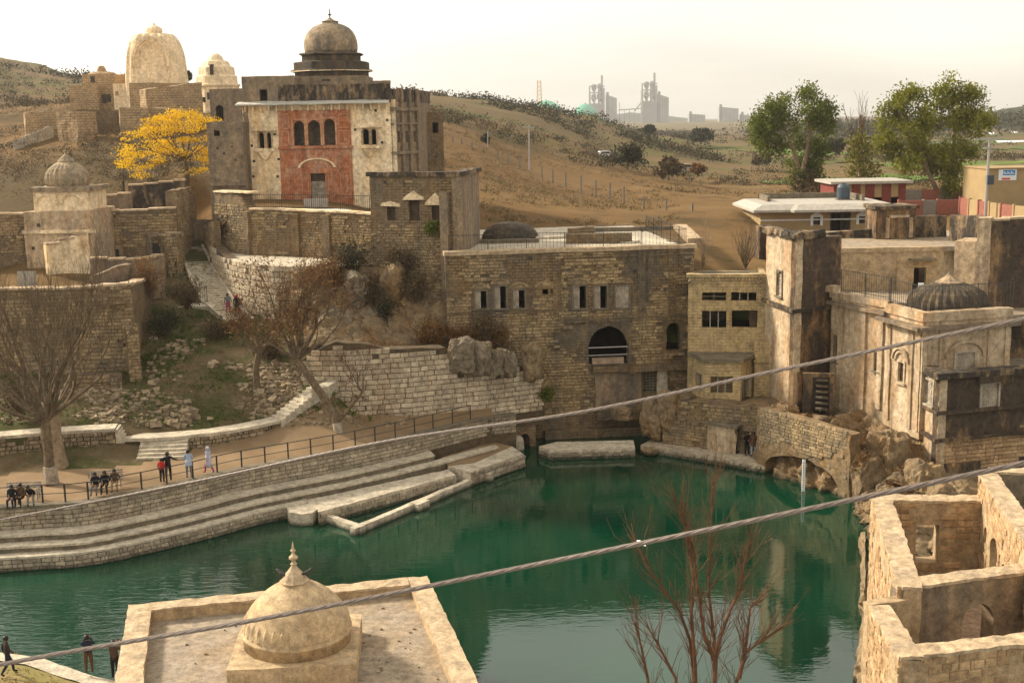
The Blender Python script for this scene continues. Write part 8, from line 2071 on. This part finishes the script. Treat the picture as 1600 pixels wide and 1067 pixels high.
# grass and rubble on the near slope
def scatter_slope():
    rng = random.Random(71); G = []; D = []
    B1 = lambda pts: [slope_hit(u, v) for u, v in pts]
    for i in range(7000):
        u, v = rng.uniform(0, 720), rng.uniform(385, 665)
        p = slope_hit(u, v, 66)
        e = np.interp(p.x, [q.x for q in bank.p], [q.y for q in bank.p])
        if p.y < e + 5.5: continue
        g = fbm(p.x, p.y, 0, 3, .22) + (.3 if 200 < u < 320 and 480 < v < 590 else 0) + (.35 if u > 470 and v > 600 else 0)
        (G if g > .02 else D).append(tuple(p))
    leaves('grass', None, M['greengrass'], G, 12, .24, .07, rng, .3, 5)
    leaves('dry_grass', None, M['drygrass'], D[::2], 6, .25, .06, rng, .3, 5)
    # rubble heaps
    mb = MB()
    areas = [((60, 300, 610, 668), 900), ((290, 470, 568, 655), 1500), ((0, 190, 600, 660), 700), ((400, 470, 590, 640), 250), ((230, 320, 520, 600), 250), ((440, 640, 640, 668), 160), ((260, 420, 400, 470), 60)]
    for (u0, u1, v0, v1), n in areas:
        for i in range(n):
            u, v = rng.uniform(u0, u1), rng.uniform(v0, v1); p = slope_hit(u, v, 66)
            if fbm(p.x, p.y, 5, 3, .3) < -.1: continue
            s = rng.uniform(.07, .19) * (1.5 if rng.random() < .12 else 1)
            T = Matrix.Translation(p + Vector((0, 0, s * .3))) @ Matrix.Rotation(rng.uniform(0, 6), 4, 'Z') @ Matrix.Rotation(rng.uniform(-.6, .6), 4, 'X')
            vs_ = [(T @ Vector((a * s * rng.uniform(.6, 1.3), b * s * rng.uniform(.6, 1.2), c * s * rng.uniform(.4, .9)))) for a in (-1, 1) for b in (-1, 1) for c in (-1, 1)]
            mb.add(vs_, [(0,1,3,2),(4,6,7,5),(0,4,5,1),(2,3,7,6),(0,2,6,4),(1,5,7,3)])
    mb.build('rubble', M['rubble'], kind='stuff')
    # ledge grasses
    L = []
    for (u0, u1, v, y) in ((640, 800, 533, 85.4), (590, 720, 548, 84.2), (560, 700, 520, 86.2), (690, 790, 520, 85.6), (500, 640, 440, 88.4), (520, 640, 548, 83.6)):
        for i in range(90): p = GY(rng.uniform(u0, u1), v + rng.gauss(0, 5), y + rng.uniform(-.4, .4)); L.append(tuple(p))
    mb = MB()
    for i in range(130):
        if i < 70: p = TD @ Vector((rng.uniform(-5.5, 5.5), rng.uniform(-5, 4.5), 3.53))
        else: p = GZ(rng.uniform(1420, 1530), rng.uniform(894, 904), 3.42)
        s = rng.uniform(.015, .06); mb.add([p + Vector((a * s * rng.uniform(.6, 1.3), b * s, c * s * .6)) for a in (-1, 1) for b in (-1, 1) for c in (-1, 1)], [(0,1,3,2),(4,6,7,5),(0,4,5,1),(2,3,7,6),(0,2,6,4),(1,5,7,3)])
    mb.build('debris', M['rubble'], kind='stuff')
    leaves('ledge_grass', None, M['dryleaf'], L, 12, .22, .05, rng, .6, 7, drop=-1.5)
    C = [tuple(Qn(Qn.len * rng.random())[0] + Vector((rng.uniform(-3, 0), rng.uniform(-5, -.3), .62))) for i in range(700)]
    leaves('bank_grass', None, M['drygrass'], C, 8, .2, .035, rng, .2, 5)
    # dry weeds on the right cliff
    L = [tuple(GY(rng.uniform(1300, 1460), rng.uniform(660, 790), y)) for y in (72, 70.8, 69.5) for i in range(0)]
    K = []
    for (u, v, y) in ((1240, 652, 76.6), (1290, 672, 74.6), (1355, 720, 70.2), (1375, 690, 72.6), (1420, 740, 69.2), (1400, 770, 67.8), (1345, 700, 72)):
        for i in range(30): K.append(tuple(GY(u + rng.gauss(0, 14), v + rng.gauss(0, 8), y)))
    leaves('cliff_weeds', None, M['dryleaf'], K, 10, .16, .07, rng, .8, 3)
scatter_slope()
# foreground sapling
def build_sapling():
    rng = random.Random(81); Y = 30.0; stems = [[(1088, 1160), (1084, 1050), (1078, 1000), (1062, 955), (1040, 925), (1012, 885), (994, 850)], [(1090, 1160), (1086, 1040), (1080, 960), (1083, 900), (1076, 850), (1068, 800), (1051, 778)],
        [(1118, 1160), (1116, 1040), (1116, 1000), (1108, 930), (1108, 870), (1112, 800), (1114, 752)], [(1117, 1060), (1120, 1010), (1140, 955), (1158, 915), (1165, 875), (1174, 846)], [(1116, 1030), (1100, 990), (1090, 920), (1084, 860), (1064, 800)], [(1140, 1160), (1150, 1067), (1165, 1020), (1190, 1000), (1224, 978)], [(1155, 1060), (1165, 1010), (1172, 950), (1178, 940)], [(1020, 1160), (1012, 1060), (1002, 1010), (997, 990)], [(1060, 1160), (1056, 1060), (1030, 1010), (1010, 975)]]
    b = GY(1100, 1200, Y); t = tree_thing('bare reddish sapling with upright shoots in front of the pool', b, 'sapling'); mb = MB(); tw = MB()
    for s in stems:
        P = [GY(u, v, Y + .25 * math.sin(i + s[0][0])) for i, (u, v) in enumerate(s)]; n = len(P); mb.tube(P, [.058 * (1 - .72 * i / (n - 1)) for i in range(n)], 7); 
        for i in range(1, n):
            for j in range(9):
                a = P[i - 1].lerp(P[i], rng.random()); d = (P[i] - P[i - 1]).normalized() + Vector((rng.gauss(0, .45), rng.gauss(0, .3), rng.gauss(.2, .2)))
                grow(tw, a, d, rng.uniform(.3, .95), .011, 1, rng, .5, .2, 3, (2, 3), .65, None, .08, .006, (4, 4, 4, 4, 4, 3))
    mb.build('stems', M['barkred'], t); tw.build('twigs', M['barkred'], t, kind='stuff')
build_sapling()
# ------------------------------------------------------------------ people
SKIN = plain('skin', (.30, .17, .10), .6, .1); HAIR = plain('black_hair', (.012, .010, .009), .5, .2)
_cl = {}
def cloth(c):
    if c not in _cl: _cl[c] = plain('cloth_%d' % len(_cl), c, .9, .2, 9, .1)
    return _cl[c]
BK, BR, RD, BLU, GRY, PNK, NV, TAN_, WHT = (.016, .015, .018), (.10, .055, .03), (.42, .03, .025), (.33, .38, .46), (.17, .165, .16), (.40, .05, .14), (.022, .026, .045), (.30, .22, .14), (.5, .48, .44)
def joints(pose):
    J = {'pel': (0, 0, .95, .15), 'spi': (0, .01, 1.14, .135), 'che': (0, 0, 1.34, .155), 'nec': (0, .01, 1.49, .062), 'hea': (0, .03, 1.60, .098), 'top': (0, .01, 1.67, .085), 'nos': (0, .135, 1.595, .018)}
    for s, q in ((-1, 'l'), (1, 'r')):
        J.update({'sh' + q: (s * .19, 0, 1.42, .075), 'el' + q: (s * .26, -.03, 1.15, .052), 'wr' + q: (s * .25, .07, .92, .036), 'ha' + q: (s * .24, .10, .84, .034), 'hi' + q: (s * .10, 0, .88, .105), 'kn' + q: (s * .115, .02, .49, .075), 'an' + q: (s * .12, -.01, .09, .05), 'to' + q: (s * .135, .15, .035, .04)})
    def st(**k):
        for a, b in k.items(): J[a] = (*b, J[a][3])
    if pose == 'sit':
        for k in J:
            if k[:2] not in ('kn', 'an', 'hi') and k not in ('tol', 'tor'): x, y, z, r = J[k]; J[k] = (x, y + (z - .95) * .12, z - .42, r)
        st(hil=(-.11, .02, .50), hir=(.11, .02, .50), knl=(-.14, .44, .50), knr=(.14, .44, .49), anl=(-.15, .42, .09), anr=(.15, .46, .09), tol=(-.16, .57, .04), tor=(.16, .61, .04), wrl=(-.14, .34, .60), wrr=(.14, .34, .60), hal=(-.07, .40, .60), har=(.08, .40, .59))
    if pose == 'lean':
        J = joints('sit')
        for k in J:
            if k[:2] in ('ch', 'ne', 'he', 'to', 'no', 'sh', 'el') and not k in ('tol', 'tor'): x, y, z, r = J[k]; J[k] = (x + .18 * (z - .5), y + .32 * (z - .55), z - .12, r)
    if pose == 'walk': st(knl=(-.11, .18, .50), anl=(-.11, .22, .10), tol=(-.12, .38, .05), knr=(.11, -.06, .48), anr=(.12, -.30, .14), tor=(.12, -.16, .04), ell=(-.25, -.14, 1.17), wrl=(-.25, -.10, .93), hal=(-.24, -.05, .86), elr=(.25, .08, 1.16), wrr=(.23, .24, 1.0), har=(.22, .31, .96))
    if pose == 'photo': st(ell=(-.26, .16, 1.24), elr=(.26, .16, 1.24), wrl=(-.09, .36, 1.46), wrr=(.09, .36, 1.46), hal=(-.05, .40, 1.53), har=(.05, .40, 1.53))
    if pose == 'climb': st(knr=(.11, .26, .60), anr=(.12, .20, .26), tor=(.12, .36, .21), elr=(.28, .06, 1.16), wrr=(.34, .22, 1.0), har=(.37, .28, .95))
    if pose == 'hug': st(elr=(.36, .04, 1.28), wrr=(.52, .08, 1.18), har=(.60, .08, 1.16))
    if pose == 'fold': st(ell=(-.25, .06, 1.14), elr=(.25, .06, 1.14), wrl=(-.06, .22, 1.12), wrr=(.06, .21, 1.08), hal=(.04, .22, 1.14), har=(-.04, .21, 1.10))
    return J
EDG = [('pel', 'spi'), ('spi', 'che'), ('che', 'nec'), ('nec', 'hea'), ('hea', 'top'), ('hea', 'nos')] + [(a + q, b + q) for q in 'lr' for a, b in (('sh', 'el'), ('el', 'wr'), ('wr', 'ha'), ('hi', 'kn'), ('kn', 'an'), ('an', 'to'))] + [('che', 'shl'), ('che', 'shr'), ('pel', 'hil'), ('pel', 'hir')]
PEOPLE = [  # label, (u, v) of feet, z (or None: slope), height, facing degrees (0 away from camera), pose, top, bottom, extra
 ('person in black sitting at the left end of the left bench', (21, 791), 2.87, 1.68, 180, 'sit', BK, NV, None), ('person in dark brown sitting in the middle of the left bench', (35, 789), 2.87, 1.7, 172, 'sit', BR, BK, None), ('person in black bent forward at the right end of left bench', (50, 787), 2.87, 1.7, 195, 'lean', BK, GRY, None),
 ('person in black with pale bag sitting at the left of the right bench', (151, 771), 2.87, 1.7, 180, 'sit', BK, GRY, None), ('person in black sitting in the middle of the right bench', (166, 769), 2.87, 1.72, 185, 'sit', BK, BK, None), ('person in brown and pale shirt at the right of the right bench', (181, 765), 2.87, 1.66, 190, 'sit', BR, TAN_, None),
 ('tall person in black standing with an arm round the one in red', (264, 752), 2.9, 1.78, 20, 'hug', BK, BK, None), ('shorter person in red top and black trousers leaning on the tall one', (254, 754), 2.9, 1.48, -15, 'stand', RD, BK, None), ('person in pale blue hooded jacket standing behind the railing', (296, 747), 2.92, 1.74, 10, 'fold', BLU, GRY, None), ('woman wrapped in a pale lilac shawl walking behind the railing', (327, 739), 2.92, 1.64, 60, 'walk', (.42, .40, .47), PNK, 'shawl'),
 ('person in grey jacket with pink trousers climbing the stairs', (357, 490), None, 1.6, 20, 'climb', GRY, PNK, None), ('person in black coat and red headscarf climbing the stairs', (371, 493), None, 1.62, 10, 'stand', BK, BK, 'scarf'),
 ('person in dark coat standing at the kiosk doorway by the water', (1167, 711), .55, 1.68, 200, 'fold', BK, BK, None), ('person in brown top and pale trousers beside the kiosk doorway', (1177, 713), .55, 1.72, 160, 'stand', BR, BLU, None),
 ('person in dark clothes walking along the near bank at far left', (14, 1054), .62, 1.76, -60, 'walk', (.04, .032, .028), NV, None), ('person in navy holding up a phone at the near kerb', (140, 1052), .62, 1.74, 15, 'photo', NV, BR, 'phone'), ('person in dark patterned top taking a picture beside the pavilion', (181, 1060), .62, 1.72, -10, 'photo', (.07, .045, .03), BK, 'phone')]
def build_people():
    tmp = []
    for P in PEOPLE:
        J = joints(P[5]); k = P[3] / 1.755; names = list(J)
        me = bpy.data.meshes.new('skeleton'); me.from_pydata([tuple(c * k for c in J[n][:3]) for n in names], [(names.index(a), names.index(b)) for a, b in EDG], [])
        o = bpy.data.objects.new('skeleton', me); COL.objects.link(o)
        sm = o.modifiers.new('s', 'SKIN'); sm.use_smooth_shade = True; sm.branch_smoothing = .4
        for i, n in enumerate(names):
            sv = me.skin_vertices[0].data[i]; r = J[n][3] * k; wx = r * (1.25 if n in ('che', 'spi', 'pel') else 1); sv.radius = (wx, r); sv.use_root = n == 'pel'
        o.modifiers.new('d', 'SUBSURF').levels = 1
        tmp.append((o, J, k, P))
    dg = bpy.context.evaluated_depsgraph_get(); dg.update()
    for o, J, k, P in tmp:
        ev = o.evaluated_get(dg); me = bpy.data.meshes.new_from_object(ev)
        lab, (u, v), z, h, face, pose, top, bot, ex = P
        p = GZ(u, v, z) if z is not None else None
        if p is None: p = GY(u, v, 92.0 if u < 365 else 91.4)
        t = thing('person', lab, 'person', p)
        V = np.array([tuple(c.co) for c in me.vertices]); parts = []
        seg = [(a, b) for a, b in EDG]; A = np.array([J[a][:3] for a, b in seg]) * k; B = np.array([J[b][:3] for a, b in seg]) * k
        mi = {'ha': 0, 'wr': 0, 'el': 1, 'he': 0, 'ne': 0, 'hi': 2, 'kn': 2, 'an': 3, 'sp': 1, 'ch': 1, 'sh': 1, 'pe': 2}
        def m_of(a, b):
            if b[:2] == 'ha' or b in ('hea', 'top', 'nos'): return 0
            if b[:2] in ('kn', 'an', 'hi'): return 2
            if b in ('tol', 'tor'): return 3
            return 1
        sm_ = [m_of(a, b) for a, b in seg]
        fm = []
        for f in me.polygons:
            c = np.array(f.center); ab = B - A; tt = np.clip(((c - A) * ab).sum(1) / (ab * ab).sum(1), 0, 1); fm.append(sm_[int(np.argmin(np.linalg.norm(A + ab * tt[:, None] - c, axis=1)))])
        # five fingers on each hand, grown into the body mesh
        mb = MB(); mb.add([tuple(q) for q in V], [tuple(f.vertices) for f in me.polygons]); mb.m = fm
        for q, s in (('l', -1), ('r', 1)):
            w, hn = Vector(J['wr' + q][:3]) * k, Vector(J['ha' + q][:3]) * k; d = (hn - w).normalized(); sd = d.cross(Vector((0, 1, .2))).normalized(); pl = sd.cross(d)
            for i, L in enumerate((.075, .085, .08, .062)):
                b = hn + sd * (.03 - .02 * i) * k; mb.tube([b, b + (d + pl * .2).normalized() * L * .55, b + (d + pl * .7).normalized() * L], [.011, .010, .007], 5)
            b = w.lerp(hn, .5); mb.tube([b, b + (sd * s * -1 + d).normalized() * .045, b + (sd * s * -.5 + d * 1.4).normalized() * .085], [.013, .012, .008], 5)
        rz = rad(face); T = Matrix.Rotation(rz, 4, 'Z'); mb.v = [tuple(p + T @ Vector(q)) for q in mb.v]
        mb.build('body', [SKIN, cloth(top), cloth(bot), cloth(BK)], t, smooth=True)
        W = lambda q: p + T @ Vector(q)
        hc = Vector(J['hea'][:3]) * k; tc = Vector(J['top'][:3]) * k; up = (tc - hc).normalized(); bk = Vector((0, -1, 0))
        hm = MB(Matrix.Translation(p) @ T @ Matrix.Translation(hc + up * .02 + bk * .018))
        big = ex in ('scarf', 'shawl'); r = (.128 if big else .116) * k
        hm.lathe([(r * .86, -.075 * k if not big else -.15 * k), (r, -.01), (r * .99, .03 * k), (r * .85, .075 * k), (r * .5, .108 * k), (r * .1, .118 * k)], 12)
        hm.build('headscarf' if big else 'hair', cloth(RD) if ex == 'scarf' else cloth(top) if big else HAIR, t, smooth=True)
        if big or top in (BR, BLU) and pose != 'sit':
            z0 = (.42 if big else .78) * k; km = MB(Matrix.Translation(p) @ T); pc = J['pel']
            km.lathe([(.235 * k, z0), (.205 * k, (z0 + .95 * k) / 2), (.185 * k, 1.0 * k), (.175 * k, 1.15 * k)], 14, (0, 0)); km.build('long_shirt', cloth(top), t, smooth=True)
        if ex == 'phone':
            a = (Vector(J['hal'][:3]) + Vector(J['har'][:3])) / 2 * k; ph = MB(Matrix.Translation(p) @ T @ Matrix.Translation(a + Vector((0, .03, .03)))); ph.box(-.075, .075, -.005, .005, -.035, .04); o2 = ph.build('phone', HAIR); tag(o2, 'dark phone held up by the person in navy' if u < 160 else 'dark phone held up beside the pavilion', 'phone', kind='thing')
        bpy.data.objects.remove(o)
build_people()
def bench(label, u, v, rz):
    p = GZ(u, v, 2.86); t = thing('bench', label, 'bench', p); T = Matrix.Translation(p) @ Matrix.Rotation(rz, 4, 'Z')
    for i in range(3): mb = MB(T); mb.box(-.95, .95, -.05 + i * .15, .07 + i * .15, .41, .45); mb.build('seat_slat', M['door'], t)
    for i in range(3): mb = MB(T); mb.box(-.95, .95, .40, .43, .55 + i * .14, .64 + i * .14); mb.build('back_slat', M['door'], t)
    for x in (-.8, .8):
        for y in (0, .36): mb = MB(T); mb.box(x - .035, x + .035, y - .03, y + .03, -.05, .41 if y == 0 else .95); mb.build('leg', M['whitepaint'], t)
        mb = MB(T); mb.box(x - .03, x + .03, .03, .33, .60, .64); mb.box(x - .03, x + .03, .0, .04, .45, .60); mb.build('armrest', M['whitepaint'], t)
bench('pale slatted bench at far left with three dark dressed people', 36, 781, .08); bench('pale slatted bench with three people beside the bare tree', 166, 762, .30)
# ------------------------------------------------------------------ haze over the plain
def build_haze():
    m = bpy.data.materials.new('pale_haze'); m.use_nodes = True
    n = m.node_tree.nodes; n.remove(n["Principled BSDF"])
    v = n.new("ShaderNodeVolumePrincipled")
    v.inputs["Color"].default_value = (.92, .93, .95, 1)
    v.inputs["Density"].default_value = HAZE
    v.inputs["Anisotropy"].default_value = .72
    m.node_tree.links.new(v.outputs[0], n["Material Output"].inputs["Volume"])
    mb = MB().box(-12000, 12000, -400, 8000, -8, 150)
    o = mb.build('haze', m, kind='stuff')
    o.display_type = 'WIRE'
HAZE = .00017
build_haze()
